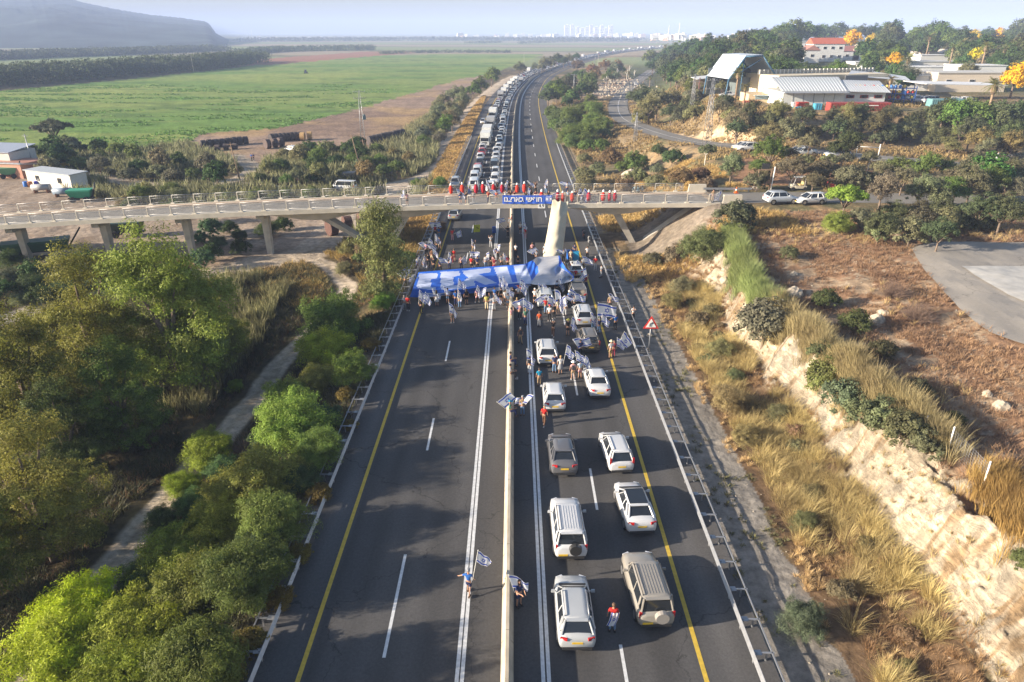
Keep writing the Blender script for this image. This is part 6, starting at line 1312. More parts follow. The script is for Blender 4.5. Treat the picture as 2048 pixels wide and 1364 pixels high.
rows = [ # (px,py), top, bottom, zone, kwargs ; flag=(dx_tip px, dy_tip px, right, open, size)
 (P4(150, 1195), 'red', 'black', Lr, dict(face=10)), (P4(122, 1185), 'pale grey', 'grey', Lr, dict(hair='grey')),
 (P4(258, 1215), 'dark', 'black', Fr, dict(arm='up', flag=[(-4, -46, 1, .35, 1.25), (8, -42, 1, .4, 1.1)])), (P4(385, 1155), 'pale grey', 'pale grey', Fr, dict(shorts='k', long=True, flag=(-9, -34, 1, .3, 1.0), face=-15)),
 (P4(475, 1135), 'pale blue', 'denim', Fr, dict(shorts='s', flag=(-8, -30, 1, .25, .9))), (P4(540, 1152), 'blue', 'navy', Fr, dict(arm='up', flag=(5, -54, 1, .45, 1.05))), (P4(572, 1172), 'cream', 'denim', Fr, dict(flag=(-3, -32, 1, .2, .9))),
 (P4(628, 1142), 'black', 'black', Fr, dict(shorts='s', long=True)), (P4(716, 1126), 'pink', 'pink', Fr, dict(leg='apart', arm='up', shorts='s', flag=(-2, -26, 1, .3, .9))), (P4(792, 1185), 'yellow', 'cream', Fr, dict(arm='up', flag=(-1, -44, -1, .3, 1.0))),
 (P4(852, 1192), 'pale grey', 'pale grey', Fr, dict(arm='wide', flag=(0, -32, 1, .15, 1.1))), (P4(858, 1120), 'blue', 'navy', Fr, dict(shorts='s')), (P4(512, 1292), 'white', 'khaki', 'alone on left carriageway', dict(shorts='s', flag=(-7, -40, 1, .2, 1.25))),
 (P4(910, 1125), 'black', 'black', Fr, dict(shorts='s', flag=(-3, -50, 1, .15, .9))), (P4(945, 1150), 'pale grey', 'dark', Fr, dict(leg='apart', arm='up', flag=[(1, -36, 1, .4, 1.0), (-5, -58, 1, .2, .9)])), (P4(966, 1168), 'pale blue', 'denim', Fr, dict(shorts='s')),
 (P4(1005, 1122), 'black', 'khaki', Mb, dict(hair='dark')), (P4(1050, 1115), 'white', 'dark', Fr, dict(hat=('cap', 'red'), flag=(7, -28, 1, .4, 1.0))), (P4(1075, 1090), 'maroon', 'dark', Fr, dict(flag=(-1, -38, 1, .45, 1.15))), (P4(992, 1298), 'pink', 'cream', Mb, dict(arm='both', long=False, shorts=None)), (P4(1040, 1205), 'khaki', 'khaki', Mb, dict(hair='blond')),
 (P4(1062, 1262), 'pink', 'dark', Mb, dict(hat=('sun_hat', 'white'), flag=(-6, -20, 1, .8, 1.2))), (P4(1110, 1312), 'green', 'navy', Mb, dict(arm='up', hair='blond', flag=(-4, -54, 1, .5, 1.15))), (P5(345, 722), 'brown', 'khaki', Mb, dict(leg='walk', bag=True, hair='grey', face=-8)),
 (P4(1185, 1138), 'white', 'black', Am, dict(shorts='s', hat=('cap', 'white'), arm='phone')), (P4(1222, 1326), 'orange', 'grey', Am, dict(hair='brown')), (P4(1275, 1218), 'red', 'denim', Am, dict(arm='both', flag=[(-17, -16, 1, .55, 1.15), (5, -22, 1, .6, 1.2)])),
 (P4(1305, 1278), 'white', 'black', Am, dict(hat=('cap', 'red'))), (P4(1342, 1262), 'dark', 'black', Am, dict()), (P4(1375, 1232), 'cream', 'khaki', Am, dict(shorts='s', arm='up', flag=(-6, -52, 1, .3, 1.75))), (P4(1432, 1235), 'grey', 'pale grey', Am, dict(flag=(0, -40, -1, .3, 1.4))),
 (P4(1470, 1152), 'blue', 'black', Am, dict(hat=('sun_hat', 'white'), flag=(-2, -22, 1, .7, 1.2))), (P4(1505, 1192), 'grey', 'black', Am, dict(arm='up', flag=[(2, -34, 1, .6, 1.1), (-8, -18, 1, .1, 1.2)])), (P4(1365, 1062), 'navy', 'dark', Am, dict(arm='up', flag=(5, -34, 1, .15, 1.3))), (P4(1228, 1110), 'pale grey', 'dark', Am, dict(flag=(-3, -30, 1, .35, 1.2))), (P4(1290, 1120), 'cream', 'grey', Am, dict(flag=(-7, -26, 1, .3, 1.1))),
 (P5(882, 632), 'black', 'black', Am, dict(shorts='s', hat=('sun_hat', 'yellow'), flag=(8, -30, 1, .2, 1.2))), (P5(715, 642), 'dark', 'brown', Am, dict(leg='walk', arm='phone', hair='grey')), (P5(1170, 572), 'white', 'denim', Rr, dict(hair='dark', flag=(-5, -36, 1, .2, 1.35))), (P5(1235, 612), 'navy', 'denim', Rr, dict(hair='grey', arm='up', flag=[(-1, -62, 1, .85, 1.7), (7, -42, 1, .3, 1.2)])),
 (P5(1420, 567), 'blue', 'black', Rr, dict(hair='grey', arm='wide')), (P5(1622, 462), 'white', 'black', 'outside the right guardrail', dict(arm='phone', face=160)), (P5(1360, 345), 'khaki', 'dark', Rr, dict(flag=(1, -26, 1, .25, 1.1))), (P5(1368, 888), 'pale grey', 'khaki', 'on right yellow line', dict(shorts='s', hat=('sun_hat', 'cream'))), (P5(1402, 872), 'maroon', 'maroon', 'on right yellow line', dict(hair='bald', flag=[(22, -50, 1, .6, 1.3), (8, -38, 1, .4, 1.0)])),
 (P5(1022, 872), 'navy', 'black', 'left of dusty carrier', dict(flag=(-14, -35, 1, .6, 1.3))), (P5(730, 1052), 'navy', 'denim', 'behind silver-white crossover', dict()), (P5(798, 1068), 'white', 'grey', 'between two leading cars', dict(shorts='k', hair='blond', flag=(14, -58, 1, .4, 1.15))), (P5(940, 1132), 'pink', 'khaki', 'in front of saloon', dict(shorts='s', hat=('sun_hat', 'white'), bag=True)), (P5(1020, 1112), 'pale blue', 'pink', 'in front of saloon', dict(shorts='s', flag=[(-9, -54, 1, .35, 1.2), (12, -44, 1, .3, 1.0)])),
 (P5(450, 1067), 'dark', 'pale grey', 'on inner white lines', dict(flag=(-5, -50, 1, .2, 1.2))), (P5(558, 1202), 'teal', 'khaki', 'on inner white lines', dict()),
 ((1045, 831), 'khaki', 'denim', 'between barrier and lines', dict(hat=('cap', 'grey'), flag=(15, -32, -1, .3, 1.15))), ((1088, 851), 'red', 'brown', 'behind white hatchback', dict(hair='bald', leg='walk', face=15)), ((938, 1187), 'blue', 'navy', 'running on left white lines', dict(arm='wide', leg='walk', shorts='s', hat=('cap', 'grey'), flag=(18, -85, 1, .5, .92), face=10)),
 ((1038, 1212), 'navy', 'navy', 'beside near median barrier', dict(shorts='s', hair='brown', long=True, arm='front', flag=(-21, -62, 1, .35, 1.05), face=160)), ((1224, 1262), 'red', 'denim', 'between silver estate and beige off-roader', dict(hair='brown')),
 (P4(372, 592), 'red', 'dark', Lr, dict(arm='up', flag=(-13, -29, 1, .7, 1.3))), (P4(402, 600), 'blue', 'denim', Lr, dict()), (P4(512, 622), 'red', 'pink', Bh, dict(arm='up', flag=(16, -22, 1, .8, 1.0))), (P4(386, 702), 'black', 'black', Lr, dict(flag=(-4, -34, 1, .25, 1.2))), (P4(408, 692), 'brown', 'cream', Lr, dict(shorts='s')),
 (P4(684, 722), 'khaki', 'khaki', Bh, dict(leg='apart', arm='up', flag=(-4, -28, 1, .15, 1.0))), (P4(826, 672), 'pale grey', 'pale grey', Bh, dict(leg='walk', arm='both')), (P4(508, 806), 'brown', 'red', Bh, dict(long=True)), (P4(526, 792), 'red', 'maroon', Bh, dict(shorts='s', hair='brown')), (P4(488, 852), 'dark', 'navy', Bh, dict(hair='blond', flag=(-1, -34, 1, .15, 1.1))),
 (P4(585, 856), 'plaid', 'navy', Bh, dict(flag=(-2, -18, 1, .6, .9))), (P4(668, 862), 'red', 'dark', Bh, dict(shorts='s')), (P4(686, 832), 'dark', 'black', Bh, dict(arm='both', flag=[(-8, -28, 1, .8, 1.1), (12, -28, -1, .5, 1.0)])), (P4(718, 862), 'navy', 'dark', Bh, dict()), (P4(826, 838), 'black', 'dark', Bh, dict(flag=(-4, -28, -1, .2, 1.2))), (P4(850, 842), 'pink', 'red', Bh, dict(long=True)), (P4(858, 866), 'maroon', 'maroon', Bh, dict()), (P4(882, 770), 'navy', 'black', Bh, dict(flag=(4, -20, -1, .3, 1.1))),
 (P4(912, 850), 'grey', 'dark', Bh, dict(leg='apart', arm='up', flag=(4, -25, 1, .4, .9))), (P4(965, 850), 'maroon', 'dark', Bh, dict(long=True)), (P4(786, 850), 'pale grey', 'denim', Bh, dict()), (P4(965, 592), 'black', 'black', 'left of barrier, pointing', dict(arm='wide', flag=(-24, -36, 1, .6, 1.0))), (P4(1068, 564), 'white', 'black', 'right of barrier in shadow', dict(shorts='s', hair='grey')), (P4(1108, 606), 'red', 'pink', 'on inner white lines', dict(hair='brown', flag=(-3, -34, 1, .2, .9))),
 (P4(1030, 745), 'white', 'black', Mb, dict(arm='front')), (P4(1165, 742), 'pink', 'black', Bh, dict(shorts='k', hair='brown')), (P4(1268, 752), 'pale blue', 'white', 'at foot of cream canvas', dict(shorts='k', hair='grey')), (P4(1510, 745), 'navy', 'navy', 'by the blue boxes', dict(face=180)), (P4(1615, 772), 'white', 'black', Rr, dict(arm='phone')), (P4(1680, 862), 'red', 'pale grey', Rr, dict(hair='grey')), (P4(1728, 922), 'grey', 'grey', Rr, dict(leg='walk', arm='front', face=60)), (P4(1480, 800), 'cream', 'cream', 'by the blue boxes', dict()),
 (P4(1603, 1012), 'maroon', 'navy', Rr, dict(arm='up', flag=(0, -42, -1, .3, 1.3))), (P4(316, 836), 'black', 'black', Lr, dict(leg='walk')), (P4(282, 870), 'dark', 'grey', Lr, dict(flag=(-1, -28, 1, .2, 1.2))), (P4(345, 795), 'brown', 'cream', Lr, dict(shorts='s', flag=(2, -20, 1, .2, 1.1))), (P4(300, 740), 'pink', 'black', Lr, dict(flag=(-11, -20, 1, .25, 1.4))), (P4(330, 735), 'khaki', 'black', Lr, dict(flag=(-2, -32, 1, .4, 1.4))), (P4(224, 862), 'grey', 'dark', Lr, dict(flag=(-2, -20, 1, .2, 1.1))), (P4(362, 872), 'black', 'black', Lr, dict()), (P4(415, 880), 'navy', 'black', Bh, dict(flag=(0, -20, 1, .5, 1.0))), (P4(130, 1000), 'grey', 'dark', Lr, dict(flag=[(-9, -20, 1, .9, 1.1), (4, -16, 1, .4, 1.0)])),
 (P4(1488, 905), 'red', 'dark', 'beside car behind banner', dict(flag=(8, -24, 1, .5, 1.0))), (P4(1518, 960), 'red', 'dark', 'at the banner end', dict()), (P4(1580, 868), 'grey', 'black', Rr, dict(flag=(0, -26, 1, .35, 1.3))), (P4(1050, 842), 'dark', 'dark', Bh, dict()), (P4(1200, 800), 'grey', 'dark', Bh, dict(flag=(-8, -14, 1, .5, 1.0))), (P4(1420, 800), 'grey', 'dark', Bh, dict(flag=(-4, -16, 1, .4, 1.1))),
]
for (px, py), tp, bt, zn, kw in rows: person(px, py, tp, bt, zn, **kw)
# sitting on the median barrier
def seated(px, py, tp, bt, fl=None, face=90, hat=None):
    p = at(px, py, z=1.0); person(px, py, tp, bt, 'sitting on the median barrier', leg='sit', arm='front', face=face, seat=Vector((xc(p.y), p.y, .14)), hat=hat, h=1.0, flag=fl)
seated(1024, 722, 'navy', 'navy'); seated(1024, 747, 'grey', 'dark'); seated(1023, 822, 'green', 'navy', (-24, -14, 1, .9, 1.05), hat=('cap', 'teal')); seated(1025, 440, 'maroon', 'grey', face=-90)
# on the bridge
Nb = 'at the near bridge railing'; Fb = 'at the far bridge railing'
def onb(px, far, tp, bt, **k):
    X = at(px, 404, Y=90.8 if not far else 96).x; X = at(px, 384 if far else 402, Y=by(X) + (BW - .75 if far else .85)).x; p = Vector((X, by(X) + (BW - .75 if far else .85), bz(X) + .50)); k.setdefault('face', 0 if far else 180); person(px, 388 if far else 407, tp, bt, Fb if far else Nb, seat=p, **k)
for a in [(921, 'black', 'navy', dict(shorts='s', arm='phone', flag=(-6, -22, 1, .35, 1.2))), (933, 'black', 'black', dict(shorts='s', arm='phone')), (947, 'grey', 'grey', {}), (977, 'red', 'navy', dict(arm='phone')), (993, 'orange', 'grey', dict(flag=(-9, -20, 1, .4, 1.2))), (1011, 'white', 'dark', dict(arm='both')), (1021, 'brown', 'navy', dict(arm='up')), (1029, 'maroon', 'dark', dict(arm='phone')), (1052, 'dark', 'dark', dict(flag=(4, -24, 1, .1, 1.2))), (1062, 'black', 'dark', dict(long=True)), (1071, 'maroon', 'black', dict(arm='both')), (1097, 'black', 'black', dict(flag=(6, -16, 1, .3, 1.0))), (1135, 'pale blue', 'dark', {}), (1150, 'navy', 'white', dict(shorts='s')), (1158, 'black', 'dark', dict(arm='up', flag=(-1, -22, 1, .3, 1.1))), (1166, 'white', 'navy', dict(flag=(-2, -18, 1, .5, 1.5))), (814, 'pink', 'dark', dict(shorts='s', hair='dark', flag=(-5, -18, -1, .2, .8))), (1425, 'khaki', 'khaki', dict(flag=(8, -16, 1, .6, 1.4)))]: onb(a[0], False, a[1], a[2], **a[3])
for px in (1083, 1115, 1125, 1144, 1177, 1206, 1218.5, 1229): onb(px, False, 'red', 'red', cloak='red')
for px in (902, 924.5, 952, 966, 987, 1004, 1034, 1048.6): onb(px, True, 'red', 'red', cloak='red')
for a in [(938.7, 'lime', 'blue', dict(flag=(2, -18, -1, .2, .9))), (978, 'navy', 'pale grey', dict(shorts='s', flag=(-4, -18, 1, .1, 1.0))), (995, 'dark', 'dark', {}), (1012, 'pale grey', 'pale blue', dict(flag=(-1, -20, 1, .1, 1.1))), (1019, 'black', 'dark', dict(arm='up')), (1059, 'dark', 'black', dict(flag=(0, -20, 1, .1, 1.0))), (1071, 'brown', 'black', dict(arm='both')), (1092, 'navy', 'denim', dict(arm='up', flag=(3, -24, -1, .2, 1.0))), (1134, 'pale grey', 'navy', dict(flag=(-6, -14, 1, .2, 1.2)))]: onb(a[0], True, a[1], a[2], **a[3])
for px, py, tp, bt in ((504, 322, 'blue', 'dark'), (508, 321, 'navy', 'dark')):
    q = hit(px, py); person(px, py, tp, bt, 'walking on the dirt track', seat=q, leg='walk')
for px, py, tp, bt in ((1992, 322, 'white', 'white'), (2015, 318, 'dark', 'black')):
    q = hit(px, py); person(px, py, tp, bt, 'on the side road, right edge', seat=q)
# labels
from collections import defaultdict
gp = defaultdict(list)
for i, p in enumerate(PEOPLE): gp[p[1]].append(i)
CORE = {}
for k, ids in gp.items():
    ids.sort(key=lambda i: PEOPLE[i][2])
    for n, i in enumerate(ids):
        c = k if len(ids) == 1 else k + ', ' + ordn(n + 1) + ' from left'; CORE[i] = c; PEOPLE[i][0]['label'] = 'person in ' + c
seedc = 0
for root, pi, (dx, dy, right, op, size) in FLAGS:
    bpy.context.view_layer.update() if seedc == 0 else None
    l = root.location; px, py = PEOPLE[pi][2], PEOPLE[pi][3]; 
    Yp = l.y - .15; t = at(px + dx, py + dy, Y=Yp); base = Vector((l.x + .22 * (1 if dx >= 0 else -1), Yp, l.z + 1.05)); tip = t
    if (tip - base).length < .9: tip = base + (tip - base).normalized() * 1.0
    if tip.z < base.z + .3: tip.z = base.z + .5
    seedc += 1; n_ = sum(1 for f in FLAGS if f[1] == pi); second = n_ > 1 and [f for f in FLAGS if f[1] == pi].index((root, pi, (dx, dy, right, op, size))) == 1
    flag(base, tip, right, op, seedc % 4, size * .98, ('other flag of person in ' if second else 'flag of person in ') + CORE[pi], None)
# protest extras
p = at(1224, 1235, z=1.45)
mb = MB(); cl = flagcloth((.0, 2)); root = empty('flag', (at(1226, 1262, z=0).x, at(1226, 1262, z=0).y - .2, 0), 0, 'blue and white flag draped over the back of the red-shirted walker', 'flag')
V = []; UV = []
for i in range(13):
    for j in range(13): u, v = i / 12, j / 12; V.append(((v - .5) * .42 - .12 * u - .16 * max(0, u - .6), -.03 - .06 * math.cos((v - .5) * 2.5) + .02 * math.sin(v * 14), 1.48 - .85 * u)); UV.append((u, v))
Q = [(i * 13 + j, i * 13 + j + 1, (i + 1) * 13 + j + 1, (i + 1) * 13 + j) for i in range(12) for j in range(12)]
link('cloth', npmesh('cloth', V, Q, uv=UV, smooth=True), root, M_flag)
def thing_box(name, px, py, d, col, label, cat, z=0, rz=0):
    p = at(px, py, z=z); mb = MB(); mb.box((0, 0, d[2] / 2), d, taper=.96); mb.box((0, 0, d[2] + .02), (d[0] * 1.04, d[1] * 1.04, .05)); tag(mb.obj(name, M_obj, None, (p.x, p.y, z), (0, 0, rz), col), label, cat)
mb = MB(); mb.lathe([(.28, 0), (.3, .02), (.29, .3), (.31, .32), (.29, .34), (.29, .6), (.31, .62), (.29, .64), (.29, .88), (.30, .9), (.26, .9)], n=16); p = at(*P4(853, 555), z=0); tag(mb.obj('barrel', M_obj, None, (p.x, p.y, ROAD), None, (.01, .08, .38)), 'blue plastic barrel standing on the left carriageway in the bridge shadow', 'barrel')
thing_box('litter_bin', *P4(1478, 768), (.9, .7, 1.1), (.01, .10, .42), 'dark blue container behind the cream-shirted person', 'container', rz=.2); thing_box('litter_bin', *P4(1522, 782), (.75, .7, 1.15), (.02, .30, .55), 'turquoise container next to the dark blue one', 'container', rz=-.1)
root = empty('placard', at(*P4(712, 560), z=ROAD), 0, 'yellow placard standing on the left carriageway', 'placard'); mb = MB(); mb.box((0, 0, .75), (.95, .05, 1.1), rz=.2); mb.obj('board', M_obj, root, color=(.58, .62, .03)); mb = MB(); mb.tube((-.3, -.05, 0), (-.1, 0, 1.7), .02); mb.obj('stick', M_white, root)
mb = MB()
for k, (x, z_) in enumerate(((-.2, 1.0), (.05, .9), (-.1, .7), (.2, .75))): mb.box((x, -.034, z_), (.3, .01, .06), ry=.3)
mb.obj('marking', M_trim, root)
# ---------------------------------------------------------------- signs, masts, sheds, factory, city
def sign_tri():
    p = hit(1297, 703); root = empty('warning_sign', (p.x, p.y, p.z), 0, 'red-bordered triangular bend warning sign behind the right guardrail', 'road sign')
    mb = MB(); mb.tube((0, 0, -.2), (0, 0, 2.9), .04, n=8); mb.obj('pole', M_galv, root); z = 2.75; a = .62
    def tri(s, y, m, nm): mb = MB(); pts = [(-s, z - s * .577), (s, z - s * .577), (0, z + s * 1.155)]; mb.add([(x, y, zz) for x, zz in pts] + [(x, y + .02, zz) for x, zz in pts], [(0, 1, 2), (5, 4, 3), (0, 3, 4, 1), (1, 4, 5, 2), (2, 5, 3, 0)]); mb.obj(nm, m, root)
    tri(.72, -.06, pm('sign_red', (.65, .03, .02), .5), 'border'); tri(.48, -.085, M_white, 'board')
    mb = MB(); pts = [(-.12, z - .18), (-.12, z), (-.05, z + .12), (.1, z + .16)]
    for i in range(3): mb.tube((pts[i][0], -.1, pts[i][1]), (pts[i + 1][0], -.1, pts[i + 1][1]), .04, n=5)
    mb.add([(.08, -.1, z + .26), (.08, -.1, z + .06), (.24, -.1, z + .16)], [(0, 1, 2)]); mb.obj('arrow', M_navy, root)
sign_tri()
def mast(px, py, hgt, label, w0=1.2, arms=2, trafo=False):
    p = hit(px, py); root = empty('pylon', p, .3, label, 'pylon'); mb = MB(); n = 12
    def c(z, k): w_ = w0 * (1 - .72 * z / hgt) / 2; return ((-1, 1, 1, -1)[k] * w_, (-1, -1, 1, 1)[k] * w_, z)
    for k in range(4): mb.tube(c(0, k), c(hgt, k), .05, .04, 4)
    for i in range(n):
        z0, z1 = hgt * i / n, hgt * (i + 1) / n
        for k in range(4): mb.tube(c(z0, k), c(z1, (k + 1) % 4), .025, n=3, cap=False); mb.tube(c(z1, k), c(z1, (k + 1) % 4), .02, n=3, cap=False)
    mb.obj('lattice', M_galv, root)
    for i in range(arms): mb = MB(); z = hgt - .4 - i * 1.5; mb.tube((-1.5, 0, z), (1.5, 0, z), .05, n=4); [mb.tube((x, 0, z), (x, 0, z + .3), .06, .03, 6) for x in (-1.4, -.7, .7, 1.4)]; mb.obj('crossarm', M_galv, root)
    if trafo: mb = MB(); mb.box((.75, 0, hgt * .55), (.8, .7, 1.0)); mb.lathe([(.2, 0), (.2, .3)], (.75, 0, hgt * .55 + .5), 8); mb.obj('transformer', M_obj, root, color=(.15, .22, .24))
    return root
mast(728, 300, 14.5, 'lattice power mast with transformer in the scrub behind the bridge', trafo=True); mast(1412, 296, 13, 'tall lattice mast at the side road bend', 1.3); mast(1382, 235, 11, 'lattice mast further up the side road', 1.1); mast(1270, 285, 7, 'slim lattice mast on the brown slope', .8, 1); mast(1147, 190, 9, 'thin mast above the copse inside the bend', .6, 1); mast(1190, 128, 10, 'distant mast beside the jam', .7, 1)
def pole(px, py, hgt, label, tilt=0, mat=None, group=None, px2=None):
    p = hit(px, py); mb = MB(); mb.tube((0, 0, -.3), (tilt, 0, hgt), .13, .08, 8); mb.box((tilt, 0, hgt - .4), (1.2, .1, .1)); tag(mb.obj('utility_pole', mat or M_wood, None, p), label, 'utility pole', group)
pole(484, 374, 8.5, 'double wooden utility pole in front of the dirt track fork', -.9); pole(724, 345, 8, 'leaning wooden pole left of the blue cabinet', -1.6); pole(736, 322, 5, 'short wooden pole right of the leaning one', -.9); pole(388, 146, 12, 'pale pole before the far wood', mat=M_concd); pole(1048, 135, 12, 'pale pole at the end of the green field', mat=M_concd); pole(70, 344, 8, 'thin pole beside the striped shed roof', mat=M_galv); pole(1195, 150, 12, 'pale pole near the bend of the motorway', mat=M_concd)
def wire(a, b_, sag, label): 
    mb = MB(); n = 14; pts = [Vector(a).lerp(Vector(b_), i / n) - Vector((0, 0, sag * math.sin(math.pi * i / n))) for i in range(n + 1)]; mb.path(pts, .022, 3); tag(mb.obj('power_line', M_trim, None), label, 'power line')
a = hit(1412, 296) + Vector((0, 0, 10.5)); b_ = hit(1382, 235) + Vector((0, 0, 8.5)); c = hit(1270, 285) + Vector((0, 0, 6.5)); d_ = hit(1147, 190) + Vector((0, 0, 8.5))
wire(a, b_, .8, 'power line between the two masts on the side road'); wire(c, d_, 1.5, 'power line from the slim mast to the copse mast'); wire(b_, c, 1, 'power line from the upper mast down to the slim mast')
e = hit(728, 300) + Vector((0, 0, 11)); f = hit(484, 374) + Vector((-.8, 0, 8)); wire(e, f, 1.2, 'power line from the transformer mast to the double pole')
# bales
def bale(x, y, z, rz, col, label, group, r=.95):
    root = mb = MB(); vs = []; q = 18
    for xx, rr in ((-.62, r * .9), (-.58, r), (.58, r), (.62, r * .9)):
        for i in range(q): a = 6.283 * i / q; vs.append((xx, rr * math.cos(a), r + rr * math.sin(a) * 1.0))
    mb.add(vs, [(k * q + i, k * q + (i + 1) % q, (k + 1) * q + (i + 1) % q, (k + 1) * q + i) for k in range(3) for i in range(q)] + [tuple(range(q)), tuple(3 * q + i for i in reversed(range(q)))]); 
    tag(mb.obj('round_bale', pm('bale_surface', (1, 1, 1), .9, var=.35, scale=7, bump=.5, objcol=True), None, (x, y, z), (0, 0, rz), col), label, 'bale', group)
DB = (.055, .045, .045)
def bales(a, b_, n, rz, col, lab, r=1.1, up=0):
    P0, P1 = hit(*a), hit(*b_)
    for i in range(n):
        p = P0.lerp(P1, i / max(1, n - 1)); bale(p.x, p.y, hz(p.x, p.y) - .05 + up, rz + random.uniform(-.15, .15), col if not callable(col) else col(i), '%s, %s from the left' % (lab, ordn(i + 1)), lab + 's', r)
bales((408, 296), (492, 288), 8, .7, DB, 'dark round bale in the left heap', 1.05); bales((418, 303), (470, 298), 4, .2, (.08, .06, .055), 'low dark bale in front of the left heap', .75)
bales((545, 284), (600, 280), 8, .85, DB, 'dark round bale in the back row of the right heap', 1.15); bales((536, 297), (562, 293), 3, .9, (.09, .065, .06), 'dark bale in the front row of the right heap', 1.2)
bales((606, 281), (620, 279), 2, .2, (.42, .27, .12), 'golden hay bale at the end of the right heap', 1.15); bales((742, 291), (805, 276), 9, .5, DB, 'black bale in the jagged row behind the mast', 1.3)
bales((665, 0 + 470), (726, 455), 3, .6, (.10, .05, .04), 'rusty brown cable drum beside the slanted strut', 1.2)
# yard: sheds
def shed(px, py, d, rz, wall, roofc, label, slope=.25, z=None, windows=0, ribs=0, cat='shed'):
    p = hit(px, py); root = empty('shed', p, rz, label, cat); x, y, h = d
    mb = MB(); mb.box((0, 0, h / 2 - .3), (x, y, h + .6)); mb.obj('wall', M_obj, root, color=wall); mb = MB(); mb.add([(-x / 2 - .3, -y / 2 - .3, h), (x / 2 + .3, -y / 2 - .3, h), (x / 2 + .3, y / 2 + .3, h + slope), (-x / 2 - .3, y / 2 + .3, h + slope)] + [(-x / 2 - .3, -y / 2 - .3, h + .12), (x / 2 + .3, -y / 2 - .3, h + .12), (x / 2 + .3, y / 2 + .3, h + slope + .12), (-x / 2 - .3, y / 2 + .3, h + slope + .12)], [(3, 2, 1, 0), (4, 5, 6, 7), (0, 1, 5, 4), (1, 2, 6, 5), (2, 3, 7, 6), (3, 0, 4, 7)])
    for k in range(ribs): xx = -x / 2 + x * (k + .5) / ribs; mb.tube((xx, -y / 2 - .3, h + .16), (xx, y / 2 + .3, h + slope + .16), .09, n=4)
    mb.obj('roof', M_obj, root, color=roofc)
    for k in range(windows):
        xx = -x / 2 + x * (k + .5) / windows; f = MB(); f.box((xx, -y / 2 - .03, h * .55), (1.1, .06, 1.0)); fo = f.obj('window', M_trim, root); g_ = MB(); g_.box((xx, -y / 2 - .07, h * .55), (.95, .02, .85)); g_.obj('pane', M_glass, fo)
    return root
shed(118, 372, (13, 3.4, 2.9), R(-24), (.62, .60, .55), (.42, .45, .48), 'white site cabin with grey roof in the yard', windows=2, slope=.1)
shed(38, 350, (9, 7, 3.0), R(-10), (.45, .22, .15), (.55, .57, .60), 'open shed with a striped white sheet roof', slope=-1.2, ribs=9); shed(0, 342, (14, 7, 4.6), R(-10), (.52, .50, .47), (.30, .34, .42), 'pale shed with blue-grey roof at the left edge', slope=.8)
shed(733, 343, (1.7, 1.4, 2.3), R(-15), (.36, .46, .60), (.40, .44, .48), 'light blue metal cabinet by the poles', slope=.1, cat='cabinet')
def wagon(px, py, col, label, L_=6, name='trailer', rz=0, cat='trailer'):
    p = hit(px, py); root = empty(name, p, rz, label, cat); mb = MB()
    mb.add([(-L_ / 2, -1.1, 1.9), (L_ / 2, -1.1, 1.9), (L_ / 2, 1.1, 1.9), (-L_ / 2, 1.1, 1.9), (-L_ / 2 + .5, -.7, .8), (L_ / 2 - .5, -.7, .8), (L_ / 2 - .5, .7, .8), (-L_ / 2 + .5, .7, .8)], [(0, 1, 2, 3), (4, 7, 6, 5), (0, 4, 5, 1), (1, 5, 6, 2), (2, 6, 7, 3), (3, 7, 4, 0)]); mb.box((0, 0, 2.05), (L_, 2.3, .3)); mb.obj('hopper', M_obj, root, color=col)
    mb = MB(); mb.box((0, 0, .65), (L_ * 1.1, .5, .2)); mb.tube((L_ * .45, 0, .7), (L_ * .7, 0, 3.4), .12, n=6); mb.obj('frame', M_trim, root)
    wm = wheelmesh(.5, .3)
    for sx in (-1, 1):
        for yy in (-1.0, 1.0): wheelmesh(.5, .3).obj('wheel', [M_black, M_chrome], root, (sx * L_ * .28, yy, .5), (0, 0, R(90)))
    return root
wagon(78, 512, (.03, .09, .045), 'long dark green farm wagon under the bridge, nose raised', 8, rz=R(24)); wagon(165, 403, (.03, .28, .16), 'green and white drill machine beside the far railing', 4, 'seed_drill', R(10), 'farm machine'); wagon(255, 472, (.04, .07, .05), 'dark green loader boom machine between two piers', 4.5, 'loader', R(12), 'farm machine'); wagon(22, 356, (.12, .30, .16), 'green trailer by the striped shed', 3.5, rz=R(15)); wagon(700, 0 + 366, (.12, .12, .12), 'small flat trailer on the dirt track', 2.4, rz=R(5))
def tank(px, py, col, label):
    p = hit(px, py); root = empty('tank', p, R(8), label, 'tank'); mb = MB(); mb.tube((-1.6, 0, 1.0), (1.6, 0, 1.0), .6, n=16); mb.obj('vessel', M_obj, root, color=col); mb = MB(); [mb.box((x, 0, .3), (.2, 1.2, .7)) for x in (-1.1, 1.1)]; mb.obj('cradle', M_rust, root)
tank(85, 385, (.32, .32, .33), 'silver slurry tank on a rusty cradle in the yard'); tank(128, 393, (.2, .26, .34), 'grey-blue tank right of the silver one')
def tractor(px, py, col, label, rz=0):
    p = hit(px, py); root = empty('tractor', p, rz, label, 'tractor'); mb = MB(); mb.box((0, 1.1, 1.15), (.8, 1.9, .8), taper=.9); mb.box((0, -.4, 1.0), (1.0, 1.4, .5)); mb.obj('bonnet', M_obj, root, color=col); mb = MB(); mb.box((0, -.4, 1.9), (1.3, 1.2, 1.3), taper=.85); mb.obj('cab', M_glass, root); mb = MB(); mb.box((0, -.4, 2.6), (1.3, 1.3, .12)); mb.obj('roof', M_obj, root, color=col)
    for sx in (-1, 1): wheelmesh(.8, .4).obj('wheel', [M_black, M_chrome], root, (sx * .85, -.6, .8)); wheelmesh(.5, .3).obj('wheel', [M_black, M_chrome], root, (sx * .75, 1.6, .5))
